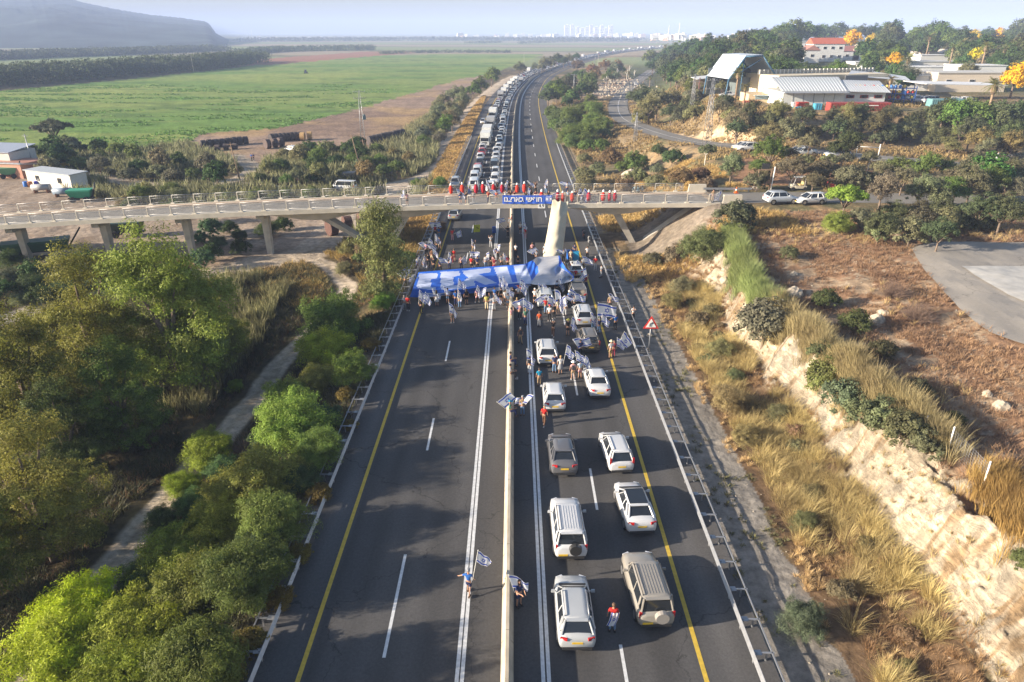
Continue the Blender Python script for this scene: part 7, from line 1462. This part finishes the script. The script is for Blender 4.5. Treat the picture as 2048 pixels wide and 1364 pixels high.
tractor(120, 340, (.5, .33, .03), 'yellow digger-like tractor beside the bright tree', R(-70)); tractor(612, 147, (.06, .1, .25), 'blue tractor working on the green field')
for i, (px, py, c, nm) in enumerate([(53, 373, (.02, .15, .5), 'bright blue'), (61, 373, (.5, .2, .08), 'orange'), (75, 372, (.05, .06, .4), 'dark blue'), (105, 374, (.03, .05, .35), 'navy blue')]):
    p = hit(px, py); mb = MB(); mb.lathe([(.45, 0), (.5, .1), (.5, .9), (.4, 1.0)], n=12); tag(mb.obj('drum', M_obj, None, p, None, c), nm + ' drum standing in the yard before the site cabin', 'drum')
# right side props by the crossing road
def golf_cart(px, py):
    p = hit(px, py); root = empty('golf_cart', p + Vector((0, 0, .05)), R(92), 'beige golf cart with white roof parked beside the crossing road', 'golf cart'); mb = MB(); mb.box((0, .8, .6), (1.1, .8, .5), taper=.8); mb.box((0, -.3, .45), (1.15, 1.6, .35)); mb.obj('body', M_obj, root, color=(.55, .50, .40))
    mb = MB(); mb.box((0, -.1, 1.85), (1.2, 1.7, .08)); mb.obj('roof', M_white, root); mb = MB(); [mb.tube((sx * .5, y0, .6), (sx * .52, y1, 1.83), .025, n=5) for sx in (-1, 1) for y0, y1 in ((.95, .6), (-.8, -.8))]; mb.obj('roof_frame', M_white, root); mb = MB(); mb.box((0, -.35, .75), (1.0, .5, .15)); mb.box((0, -.62, 1.0), (1.0, .12, .45)); mb.obj('seat', M_obj, root, color=(.5, .4, .2))
    for sx in (-1, 1):
        for yy in (.85, -.85): wheelmesh(.25, .18).obj('wheel', [M_black, M_chrome], root, (sx * .5, yy, .25))
golf_cart(1594, 380); p = hit(1472, 387); root = empty('traffic_cone', (p.x, p.y, 6.2), 0, 'orange traffic cone on the road beyond the bridge end', 'traffic cone'); mb = MB(); mb.lathe([(.22, .05), (.04, .85)], n=12); mb.box((0, 0, .03), (.55, .55, .06)); mb.obj('cone', M_obj, root, color=(.7, .14, .02)); mb = MB(); mb.lathe([(.155, .36), (.115, .55)], n=12); mb.obj('band', M_white, root)
p = hit(1525, 382); root = empty('signpost', p, 0, 'timber notice frame with two posts beside the crossing road', 'signpost'); mb = MB(); [mb.box((x, 0, 1.5), (.14, .14, 3.2)) for x in (-.9, .9)]; mb.box((0, 0, 3.0), (2.0, .12, .16)); mb.obj('frame', M_wood, root); mb = MB(); mb.box((.0, .1, 3.5), (1.1, .06, .8)); mb.obj('board', M_trim, root); 
p = hit(1541, 382); mb = MB(); mb.tube((0, 0, -.2), (.15, 0, 3.4), .09, n=8); mb.lathe([(.11, 3.3), (.05, 3.45)], (.15, 0, 0), 8); tag(mb.obj('post', M_white, None, p), 'white post right of the timber notice frame', 'post')
p = hit(1658, 378); root = empty('scooter', p, R(80), 'small red scooter parked among the olives by the road', 'scooter'); [wheelmesh(.22, .1).obj('wheel', [M_black, M_chrome], root, (0, y, .22)) for y in (-.5, .5)]; mb = MB(); mb.box((0, -.3, .55), (.3, .7, .35), taper=.8); mb.tube((0, .5, .22), (0, .35, 1.0), .04, n=5); mb.box((0, .35, 1.02), (.6, .06, .06)); mb.obj('body', M_obj, root, color=(.35, .05, .05))
p = hit(1509, 385); bicycle((p.x, p.y, p.z), R(85), 'white bicycle leaning by the timber notice frame', (.5, .5, .5))
p = hit(1728, 312); root = empty('barrier_gate', p, 0, 'white tubular swing gate beside the side road', 'gate'); mb = MB(); mb.tube((-1.5, 0, .4), (2.6, 0, .2), .06, n=5).tube((-1.5, 0, 1.7), (2.6, 0, 1.5), .06, n=5).tube((-1.5, 0, .3), (-1.5, 0, 1.8), .06, n=5); mb.obj('bars', M_white, root); mb = MB(); mb.tube((2.6, 0, -.2), (2.6, 0, 2.1), .1, n=6); mb.obj('post', M_white, root)
for i, (px, py) in enumerate([(1974, 318), (1984, 320), (2003, 319), (2018, 320), (2034, 316)]):
    q = hit(px, py); bicycle((q.x, q.y, q.z + .12), R(80), 'bicycle parked on the side road near the right edge, %s from left' % ORD[i + 1], (.3, .3, .32), group='bicycles near the right edge')
# wire fence on the plateau edge
A_, B_ = hit(1893, 912), hit(1962, 985); root = empty('wire_fence', A_, 0, 'bare wire mesh fence between two white posts above the rock', 'fence'); d = B_ - A_
mb = MB()
for k in range(12): z = .1 + k * .15; mb.tube((0, 0, z), (d.x, d.y, d.z + z), .008, n=3)
for k in range(1, 16): f = k / 16; mb.tube((d.x * f, d.y * f, d.z * f), (d.x * f, d.y * f, d.z * f + 1.85), .006, n=3)
mb.obj('mesh', M_galv, root)
for q in (Vector((0, 0, 0)), d): mb = MB(); mb.tube(q + Vector((0, 0, -.3)), q + Vector((-.05, 0, 2.0)), .045, n=6); mb.obj('post', M_white, root)
FL = smooth_line(fence_line(), 4)
for i in range(0, len(FL), 4):
    mb = MB(); mb.tube((0, 0, -.2), (0, 0, 1.35), .04, n=6); tag(mb.obj('fence_post', M_galv, None, (FL[i][0], FL[i][1], hz(*FL[i]))), 'white fence post poking out of the wispy hedge, %s from the bridge' % ordn(i // 4 + 1), 'fence post', 'posts of the hedge fence')
# rocks
def rock(px, py, s, label, col=(.42, .36, .28), n=1, seed=0, group=None):
    g = random.Random(seed or int(px)); p = hit(px, py); import bmesh
    bm = bmesh.new(); bmesh.ops.create_icosphere(bm, subdivisions=3, radius=1)
    for v in bm.verts:
        c = v.co; k = 1 + .35 * (float(vn(c.x * 1.6 + g.random() * 9 * 0 + px, c.y * 1.6 + c.z * 1.3, 4)) - .5) + .2 * (float(vn(c.x * 4 + px, c.y * 4 + c.z * 3, 5)) - .5); v.co = Vector((c.x * s * k, c.y * s * .8 * k, max(-.3, c.z * .75 * k) * s))
    me = bpy.data.meshes.new('rock'); bm.to_mesh(me); bm.free(); me.materials.append(pm('limestone', (1, 1, 1), .9, var=.25, scale=4, bump=.5, objcol=True)); tag(link('boulder', me, None, None, p, (0, 0, g.uniform(0, 6)), col), label, 'rock', group)
for px, py, s, lb in [(1752, 642, .85, 'biggest pale boulder on the brown plateau'), (1766, 628, .55, 'boulder tucked behind the biggest one on the plateau'), (2002, 816, .6, 'rounded tan boulder near the right edge'), (1588, 590, .95, 'flat grey slab lying beside the hedge'), (410, 812, .8, 'white rock beside the track in the shade'), (400, 795, .45, 'small white rock above the shaded white one'), (1300, 672, .35, 'brown stone behind the warning sign'), (1588, 550, .45, 'pale stone on the plateau above the slab'), (1975, 790, .4, 'small stone left of the rounded tan boulder'), (1450, 562, .6, 'flat stone at the top of the cut'), (1262, 357, 2.2, 'large pale rock face behind the far railing')]: rock(px, py, s, lb)
g = np.random.default_rng(9); V = []; F_ = []
for i in range(1500):   # loose stones on the right-hand ground and the rubble patch
    if i < 900: x, y = g.uniform(12.6, 60), g.uniform(16, 84); s = g.uniform(.03, .16) * (1 if x > 24 else .7)
    else:
        q = PATCHR[g.integers(0, len(PATCHR))] * .5 + PATCHR.mean(0) * .5; x, y = q[0] + g.normal() * 5, q[1] + g.normal() * 18; s = g.uniform(.3, 1.1)
    if abs(rd(x, y)) < 12.6 or inpoly(np.array([x]), np.array([y]), PZ)[0]: continue
    z = hz(x, y); o = len(V); V += [(x + s * g.uniform(.6, 1), y, z), (x, y + s * g.uniform(.6, 1), z), (x - s * g.uniform(.6, 1), y, z), (x, y - s * g.uniform(.6, 1), z), (x + s * .3 * g.normal(), y + s * .3 * g.normal(), z + s * .8)]; F_ += [(o, o + 1, o + 4), (o + 1, o + 2, o + 4), (o + 2, o + 3, o + 4), (o + 3, o, o + 4)]
tag(link('loose_stones', npmesh('loose_stones', V, F_), None, pm('pale_stone', (.42, .36, .28), .9, var=.3)), kind='stuff')
# ---------------------------------------------------------------- factory compound: built in metres on the plateau
ZP = 11.05
def bx(root, nm, c, d, col, rz=0, mat=None, **k): mb = MB(); mb.box(c, d, rz=rz, **k); return mb.obj(nm, mat or M_obj, root, color=col)
def roofslab(root, nm, pts, th, col, ribs=0):
    mb = MB(); a, b_, c, d = [Vector(p) for p in pts]; up = Vector((0, 0, th)); mb.add([a, b_, c, d, a + up, b_ + up, c + up, d + up], [(3, 2, 1, 0), (4, 5, 6, 7), (0, 1, 5, 4), (1, 2, 6, 5), (2, 3, 7, 6), (3, 0, 4, 7)])
    for k in range(ribs): f = (k + .5) / ribs; mb.tube(a.lerp(b_, f) + up, d.lerp(c, f) + up, .10, n=4)
    return mb.obj(nm, M_obj, root, color=col)
def AT(px, py, z=ZP): p = at(px, py, z=z); return p
# front hall: left bottom corner px (1565,215), right (1692,215); right wing to 1800
a = AT(1563, 213); b_ = AT(1690, 214); root = empty('factory_hall', a, 0, 'long grey-panelled factory hall with pitched grey roof', 'factory building'); w0 = (b_ - a).x; dp = 14
ang = math.atan2((b_ - a).y, w0)
bx(root, 'wall', (w0 / 2, dp / 2, 2.0), (w0, dp, 5.4), (.55, .57, .56))
for k in range(1, 6): bx(root, 'panel_joint', (w0 * k / 6, -.03, 2.3), (.12, .06, 4.6), (.2, .21, .22))
bx(root, 'canopy', (w0 / 2, -.7, 4.75), (w0 + .6, 1.8, .3), (.30, .33, .38)); roofslab(root, 'roof', [(-.5, -.2, 5.0), (w0 + .4, -.2, 5.0), (w0 + 4, dp, 8.4), (1.5, dp, 8.4)], .18, (.44, .47, .50), 22)
bx(root, 'tank', (w0 * .22, -2.4, .9), (3.4, 1.4, 1.8), (.55, .57, .58)); bx(root, 'gable_sign', (w0 * .62, dp + .4, 9.0), (.01, .01, .01), (1, 1, 1))
root2 = empty('factory_wing', (a.x + w0 + .1, a.y + 1.0, ZP), 0, 'low white wing with ribbed roof right of the grey hall', 'factory building'); w2 = AT(1802, 214).x - b_.x - 3.2
bx(root2, 'wall', (w2 / 2 + .05, 5, 2.0), (w2, 10, 5.2), (.60, .61, .62)); roofslab(root2, 'roof', [(-.1, -.9, 4.9), (w2 + .8, -.9, 4.5), (w2 + 3.5, 11, 7.2), (2.2, 11, 7.6)], .18, (.40, .43, .47), 18)
for k in range(3): fo = bx(root2, 'window', (w2 * (k + .5) / 3, -.04, 3.2), (1.9, .08, 1.1), (.28, .06, .05)); bx(fo, 'pane', (w2 * (k + .5) / 3, -.1, 3.2), (1.4, .03, .8), (0, 0, 0), mat=M_glass)
# cream building behind with panelled wall
a = AT(1552, 207); root = empty('cream_building', (a.x, a.y + 4, ZP), 0, 'cream factory building with a long slatted parapet and low annex', 'factory building')
bx(root, 'annex', (-1.5, 2, 1.2), (9, 7, 3.6), (.62, .48, .30)); bx(root, 'annex_window', (-2.6, -1.56, 1.7), (3.6, .08, 1.1), (.25, .33, .36)); bx(root, 'awning', (-2.6, -2.0, 2.5), (4.6, 1.0, .12), (.35, .48, .55))
bx(root, 'wall', (17, 16, 4.2), (34, 14, 9.2), (.64, .55, .40), rz=.30); bx(root, 'parapet', (17.5, 17.2, 9.6), (37, .3, 1.7), (.34, .33, .30), rz=.30)
for k in range(30): f = k / 29; bx(root, 'slat', (17.5 + 36 * (f - .5) * math.cos(.30), 16.9 + 36 * (f - .5) * math.sin(.30), 9.6), (.22, .2, 1.8), (.6, .6, .56), rz=.5)
roofslab(root, 'white_roof', [(22, 9, 8.2), (40, 12, 6.4), (46, 26, 6.6), (30, 24, 9.8)], .25, (.66, .68, .70)); bx(root, 'grey_sign', (24.5, 9.2, 7.6), (6.5, .2, 2.0), (.16, .17, .18), rz=.2)

roofslab(root, 'white_roof', [(40, 4, 5.8), (62, 6, 5.0), (60, 14, 5.4), (38, 12, 6.2)], .25, (.68, .69, .70))
# tall blue framed open hall
for o_ in COL.objects:
    if o_.name.startswith(('factory_hall', 'factory_wing', 'cream_building')): o_.scale = (1, 1, .66)
a = AT(1502, 203); root = empty('tall_hall', (a.x + 2, a.y + 10, ZP), .15, 'tall open hall with blue steel frame and mansard metal roof', 'factory building')
pts = [(-6, 0), (-5.6, 4.5), (-1.6, 10.0), (3.0, 10.2), (7.2, 5.5), (7.4, 0)]
mb = MB()
for y in (0, 14):
    for i in range(5): mb.tube((pts[i][0], y, pts[i][1]), (pts[i + 1][0], y, pts[i + 1][1]), .2, n=4)
mb.tube((-2, 0, 0), (-2, 0, 9.8), .15, n=4); mb.tube((-5.6, 0, 4.5), (3, 0, 9.6), .12, n=4); mb.obj('frame', M_obj, root, color=(.05, .13, .22))
for i in (1, 2, 3): (x0, z0), (x1, z1) = pts[i], pts[i + 1]; roofslab(root, 'roof', [(x0, .2, z0 + .2), (x1, .2, z1 + .2), (x1, 14, z1 + .2), (x0, 14, z0 + .2)], .12, (.46, .52, .60), 0)
bx(root, 'back_wall', (.7, 13.5, 3.4), (12.5, .2, 6.8), (.10, .12, .13)); bx(root, 'machinery', (1, 6, 2.4), (5, 4, 4.8), (.12, .15, .16))
a = AT(1465, 185); root = empty('canopy_shed', (a.x, a.y + 12, ZP), .1, 'open sheds with sloping pale roofs left of the tall hall', 'shed'); roofslab(root, 'roof', [(-9, 0, 4.2), (9, 0, 6.4), (9, 7, 6.8), (-9, 7, 4.6)], .2, (.5, .52, .55)); bx(root, 'wall', (0, 6.6, 2), (16, .3, 4), (.34, .28, .24)); [bx(root, 'post', (x, .2, 2.5), (.3, .3, 5), (.25, .12, .1)) for x in (-8, -2, 4, 8)]
root.scale = (.85, .85, .66)
# yard in front: racks and containers
a = AT(1659, 222); b_ = AT(1769, 222); root = empty('shipping_container', (a.x, a.y, ZP + .2), 0, 'long red shipping container in front of the factory', 'shipping container'); L_ = 13.4
mb = MB(); mb.box((L_ / 2, 1.2, .75), (L_, 2.4, 2.3)); [mb.box((L_ * (k + .5) / 40, -.04, .75), (.12, .1, 2.1)) for k in range(40)]; mb.obj('body', M_obj, root, color=(.30, .055, .045)); root.scale = (1, 1, .8); mb = MB(); mb.box((9.0, -.11, 1.2), (3, .03, .22)); mb.obj('lettering', M_white, root)
for i, (px, py, d, c, lb) in enumerate([(1603, 216, (2.6, 1.6, 1.3), (.5, .06, .04), 'red crate stack left of the red container'), (1634, 219, (1.6, 1.4, 1.3), (.06, .30, .45), 'light blue crate beside the red container'), (1594, 219, (1.8, 1.2, .6), (.05, .28, .38), 'low turquoise crate on the compound edge'), (1706, 206, (3.2, 2, 2.2), (.02, .13, .42), 'bright blue skip before the white wing'), (1530, 204, (5, 1.5, .7), (.32, .08, .05), 'pile of rusty red steel by the cream annex'), (1782, 221, (1.2, 1.2, 1.4), (.6, .36, .14), 'tan crate at the end of the red container'), (1890, 212, (8, 2.4, 1.6), (.14, .28, .30), 'grey-green container behind the dark trees'), (1502, 205, (4, 1.2, .5), (.4, .12, .08), 'red machine parts by the palms')]):
    p = AT(px, py); mb = MB(); mb.box((0, 0, d[2] / 2), d, taper=.97); nr_ = int(d[0] / .5)
    for k in range(nr_): mb.box((-d[0] / 2 + d[0] * (k + .5) / nr_, -d[1] / 2 - .03, d[2] / 2), (.1, .06, d[2] * .9))
    tag(mb.obj('crate', M_obj, None, p, None, c), lb, 'crate')
root = empty('storage_rack', AT(1712, 210) + Vector((0, 2.5, 0)), 0, 'blue storage racks loaded with red, orange and grey machine parts', 'storage rack'); mb = MB(); wR = 15
for k in range(7): mb.box((wR * k / 6, 0, 2), (.15, .15, 4)); mb.box((wR * k / 6, 1.2, 2), (.15, .15, 4))
for z in (1.1, 2.3, 3.5): mb.box((wR / 2, .6, z), (wR, 1.3, .12))
mb.obj('frame', M_obj, root, color=(.03, .10, .35)); gg = random.Random(3)
for k in range(40):
    x = wR * (k % 14 + .5) / 14; z = (1.16, 2.36, 3.56)[k // 14 % 3]; mb = MB(); mb.lathe([(.3, 0), (.42, .25), (.3, .6), (.15, .75)], (x, .6, z), 8); mb.obj('part', M_obj, root, color=gg.choice([(.5, .06, .04), (.6, .2, .04), (.4, .4, .42), (.06, .2, .5), (.6, .45, .1)]))
def house(px, py, z, d, col, roofc, label, roof='flat', rz=0, wins=3, group=None, back=0, storeys=1):
    p = AT(px, py, z); root = empty('house', (p.x, p.y + d[1] / 2 + back, z), rz, label, 'house', group); x, y, h = d
    bx(root, 'wall', (0, 0, h / 2 - .5), (x, y, h + 1), col)
    if roof == 'flat': bx(root, 'roof', (0, 0, h + .12), (x + .5, y + .5, .24), roofc)
    elif roof == 'gable': mb = MB(); hh = x * .32; mb.add([(-x / 2 - .3, -y / 2 - .3, h), (x / 2 + .3, -y / 2 - .3, h), (0, -y / 2 - .3, h + hh), (-x / 2 - .3, y / 2 + .3, h), (x / 2 + .3, y / 2 + .3, h), (0, y / 2 + .3, h + hh)], [(0, 1, 2), (5, 4, 3), (0, 2, 5, 3), (1, 4, 5, 2), (0, 3, 4, 1)]); mb.obj('roof', M_obj, root, color=roofc)
    elif roof == 'ridge': mb = MB(); hh = y * .3; mb.add([(-x / 2 - .3, -y / 2 - .3, h), (-x / 2 - .3, y / 2 + .3, h), (-x / 2 - .3, 0, h + hh), (x / 2 + .3, -y / 2 - .3, h), (x / 2 + .3, y / 2 + .3, h), (x / 2 + .3, 0, h + hh)], [(0, 2, 1), (3, 4, 5), (0, 3, 5, 2), (1, 2, 5, 4), (0, 1, 4, 3)]); mb.obj('roof', M_obj, root, color=roofc)
    for s in range(storeys):
        for k in range(wins): xx = -x / 2 + x * (k + .5) / wins; zz = (h / storeys) * (s + .55); fo = bx(root, 'window', (xx, -y / 2 - .04, zz), (min(1.6, x / wins * .5), .08, 1.2), (.5, .5, .5)); bx(fo, 'pane', (xx, -y / 2 - .1, zz), (min(1.3, x / wins * .42), .03, 1.0), (0, 0, 0), mat=M_glass)
    return root
WH = (.66, .66, .65); TN = (.50, .43, .34); RT = (.42, .12, .07)
house(1640, 113, 14.5, (26, 9, 7), WH, WH, 'large white terraced house on the hill', storeys=2, wins=7, back=3); house(1660, 104, 15.5, (18, 9, 6), WH, WH, 'white upper block behind the terraced house', back=6, storeys=1, wins=5); house(1610, 106, 15, (12, 9, 5), WH, WH, 'white block left of the terraced house', wins=3); house(1835, 150, ZP, (20, 9, 3.4), WH, (.6, .61, .62), 'long low white shed behind the storage racks', wins=5, back=34); house(1925, 172, ZP, (16, 8, 3.2), (.6, .55, .47), WH, 'cream shed with white roof before the cream workshop', wins=4, back=12); house(1940, 152, ZP, (26, 9, 4), WH, (.5, .52, .54), 'long white workshop with grey roof right of the pipes', wins=7, back=30); house(1985, 150, ZP, (12, 8, 6), WH, WH, 'tall white block near the right edge', wins=2, back=44)
house(1653, 122, 14, (15, 9, 7.5), WH, RT, 'white house with bright red tiled roof', 'ridge', wins=4, storeys=2); house(1622, 124, 14, (7, 8, 5), WH, (.4, .2, .16), 'small white gabled house left of the red tiled roof', 'gable', wins=1)
house(1692, 122, 13.5, (12, 8, 4.5), WH, (.30, .14, .12), 'white house with brown tiled roof right of the red one', 'ridge', wins=3); house(1720, 122, 13.5, (8, 7, 5), WH, TN, 'small white gabled house beside the brown roof', 'gable', wins=1)
for i, (px, py) in enumerate([(1812, 117), (1838, 123), (1863, 125), (1890, 124)]): house(px, py, 12.6, (6.0, 8, 4.2), (.58, .54, .48) if i else WH, (.48, .42, .35), 'pale gabled house on the hill, %s from the left' % ordn(i + 1), 'gable', wins=1, group='row of pale gabled houses')
house(1905, 127, 12.6, (9, 6, 3.6), WH, WH, 'flat white extension right of the gabled row', wins=2)
house(1860, 186, ZP, (22, 10, 4), WH, WH, 'low white workshop behind the parked cars', wins=4, back=8); house(1955, 186, ZP, (20, 12, 5), (.62, .54, .44), (.5, .48, .44), 'cream workshop with slatted roof edge', wins=3, back=4); house(2040, 176, ZP, (15, 10, 5.5), WH, WH, 'big white flat hall at the right edge', wins=3, back=20); house(1885, 170, ZP, (30, 8, 4.4), WH, WH, 'long white building with roof pipes', wins=6, back=22); house(1800, 160, ZP, (14, 8, 4), (.5, .52, .55), (.6, .62, .64), 'grey-roofed store behind the white roofs', wins=3, back=10)
for i, (px, py, c) in enumerate([(1838, 206, W_), (1845, 203, BK), (1852, 206, SV), (1860, 204, W_), (1868, 206, DGR), (1915, 207, W_), (1936, 208, W_), (1832, 202, W_)]):
    p = AT(px, py); car('hatch' if i % 2 else 'suv', p.x, p.y, ZP + .02, R(20 + i * 37), c, '%s car in the factory yard, %s from the left' % ({W_: 'white', BK: 'black', SV: 'silver', DGR: 'dark grey'}[c], ORD[[2, 3, 4, 5, 6, 7, 8, 1][i]]), 'cars in the factory yard', sun=False)
p = AT(1822, 66, 20); root = empty('water_tower', (p.x, p.y + 60, 15), 0, 'pale round tower rising above the treetops on the hill', 'tower'); mb = MB(); mb.lathe([(4.2, 0), (3.7, 9), (3.6, 14)], n=20); mb.obj('shaft', M_obj, root, color=(.52, .46, .38)); mb = MB(); mb.lathe([(3.9, 14), (3.9, 14.8), (3.2, 15.2)], n=20); mb.obj('parapet', M_obj, root, color=(.5, .45, .38))
# gate and fence at the side road
p = hit(1298, 172); root = empty('gate', p, .1, 'grey slatted sliding gate beside the side road', 'gate'); mb = MB(); [mb.box((x * .45, 0, 1.4), (.3, .1, 2.8)) for x in range(-6, 7)]; mb.box((0, 0, 2.8), (6, .15, .15)); mb.obj('slats', M_galv, root)
# white dead trunks near the rubble
for i, (px, py, h_) in enumerate([(1232, 168, 8), (1257, 160, 8), (1212, 172, 5), (1253, 162, 6), (1268, 157, 5)]):
    p = hit(px, py); mb = MB(); mb.tube((0, 0, -.3), (.2, 0, h_), .22, .12, 6).tube((.1, 0, h_ * .6), (1.2, 0, h_ * .95), .1, .05, 5).tube((.1, 0, h_ * .5), (-.9, .2, h_ * .8), .09, .05, 5); tag(mb.obj('bare_trunk', M_barkw, None, p), 'bare white trunk by the rubble ground, %s from the left' % ORD[[2, 4, 1, 3, 5][i]], 'tree trunk', 'bare white trunks by the rubble')
# ---------------------------------------------------------------- distant town
def tower_block(px, top, base, wpx, Y, label, col=(.62, .62, .62), bands=True):
    b0 = at(px, base, Y=Y); t = at(px, top, Y=Y); wd = wpx / 1495 * Y; h = t.z - b0.z; root = empty('tower_block', (b0.x, Y, b0.z), 0, label, 'tower block', 'white tower blocks of the distant town')
    mb = MB(); mb.box((0, 0, h / 2), (wd, wd, h)); mb.box((wd * .1, 0, h + 2), (wd * .4, wd * .4, 5)); mb.obj('wall', M_obj, root, color=col); mb = MB(); nfl = max(4, int(h / 7))
    for k in range(nfl): [mb.box((x, -wd / 2 - .2, h * (k + .5) / nfl), (wd * .2, .4, h / nfl * .45)) for x in (-wd * .28, wd * .02, wd * .3)]
    mb.obj('windows', M_trim, root)
Yt = 4200
for i, (px, top) in enumerate([(1133, 50), (1144, 49), (1155, 53), (1164, 56), (1173, 54), (1182, 50), (1192, 54), (1203, 51), (1211, 56), (1221, 51)]): tower_block(px, top, 72, 7.5 if i % 3 else 9, Yt + (i % 3) * 120, 'white tower block on the horizon, %s from the left' % ORD[i + 1], (.85, .85, .85))
g = random.Random(5); mbs = {}
for i in range(150):
    if i < 45: px = g.uniform(480, 700); base = 77; Y = g.uniform(2600, 3300); h = g.uniform(4, 9)
    elif i < 85: px = g.uniform(900, 1290); base = 75; Y = g.uniform(3400, 4000); h = g.uniform(8, 22)
    else: px = g.uniform(1305, 1560); base = 80 - (px - 1305) * .03; Y = g.uniform(1500, 1900); h = g.uniform(5, 10)
    key = (0 if i < 45 else 1 if i < 85 else 2, g.randint(0, 2)); 
    if key not in mbs: mb = MB(); wd = (11, 18, 11)[key[0]] * (1 + .3 * key[1]); mb.box((0, 0, .5), (wd, wd * .8, 1)); mb.box((wd * .2, 0, 1.05), (wd * .3, wd * .3, .25)); mbs[key] = mb.mesh('house'); mbs[key].materials.append(M_obj)
    b0 = at(px, base, Y=Y); z0 = -2 if i < 85 else 6 + g.uniform(0, 9); o = link('house', mbs[key], None, None, (b0.x, Y, z0), (0, 0, g.uniform(-.4, .4)), (.72, .71, .69) if g.random() < .8 else (.5, .35, .28)); o.scale = (1, 1, h)
    tag(o, ['tiny pale house of the far settlement on the left horizon', 'tiny pale block in the distant town before the tower blocks', 'tiny white house of the hillside town right of the motorway'][key[0]], 'house', ['far settlement on the left horizon', 'distant town', 'hillside town right of the motorway'][key[0]])
for px, top, b_, Y in ((1357, 45, 78, 1500), (1336, 50, 80, 1400), (1497, 55, 78, 1300), (505, 60, 80, 2500)):
    p = at(px, b_, Y=Y); t = at(px, top, Y=Y); mb = MB(); mb.tube((0, 0, 0), (0, 0, t.z - p.z), .9, .3, 6); tag(mb.obj('radio_mast', M_white, None, p), {1357: 'thin radio mast highest on the horizon right of the towers', 1336: 'short thin mast left of the highest radio mast', 1497: 'stubby mast above the hillside town', 505: 'faint mast on the left horizon'}[px], 'mast')
# ---------------------------------------------------------------- haze
mb = MB(); mb.box((-200, 4990, 74), (13600, 10200, 160)); hz_o = mb.obj('haze', [], None)
m, N, L = newmat('haze'); N.remove(N['Principled BSDF']); pv = N.new('ShaderNodeVolumePrincipled')
pv.inputs['Color'].default_value = (.52, .65, 1.0, 1); pv.inputs['Density'].default_value = HAZE_D; pv.inputs['Anisotropy'].default_value = -.1
L.new(pv.outputs[0], N['Material Output'].inputs['Volume']); hz_o.data.materials.append(m); tag(hz_o, kind='stuff')
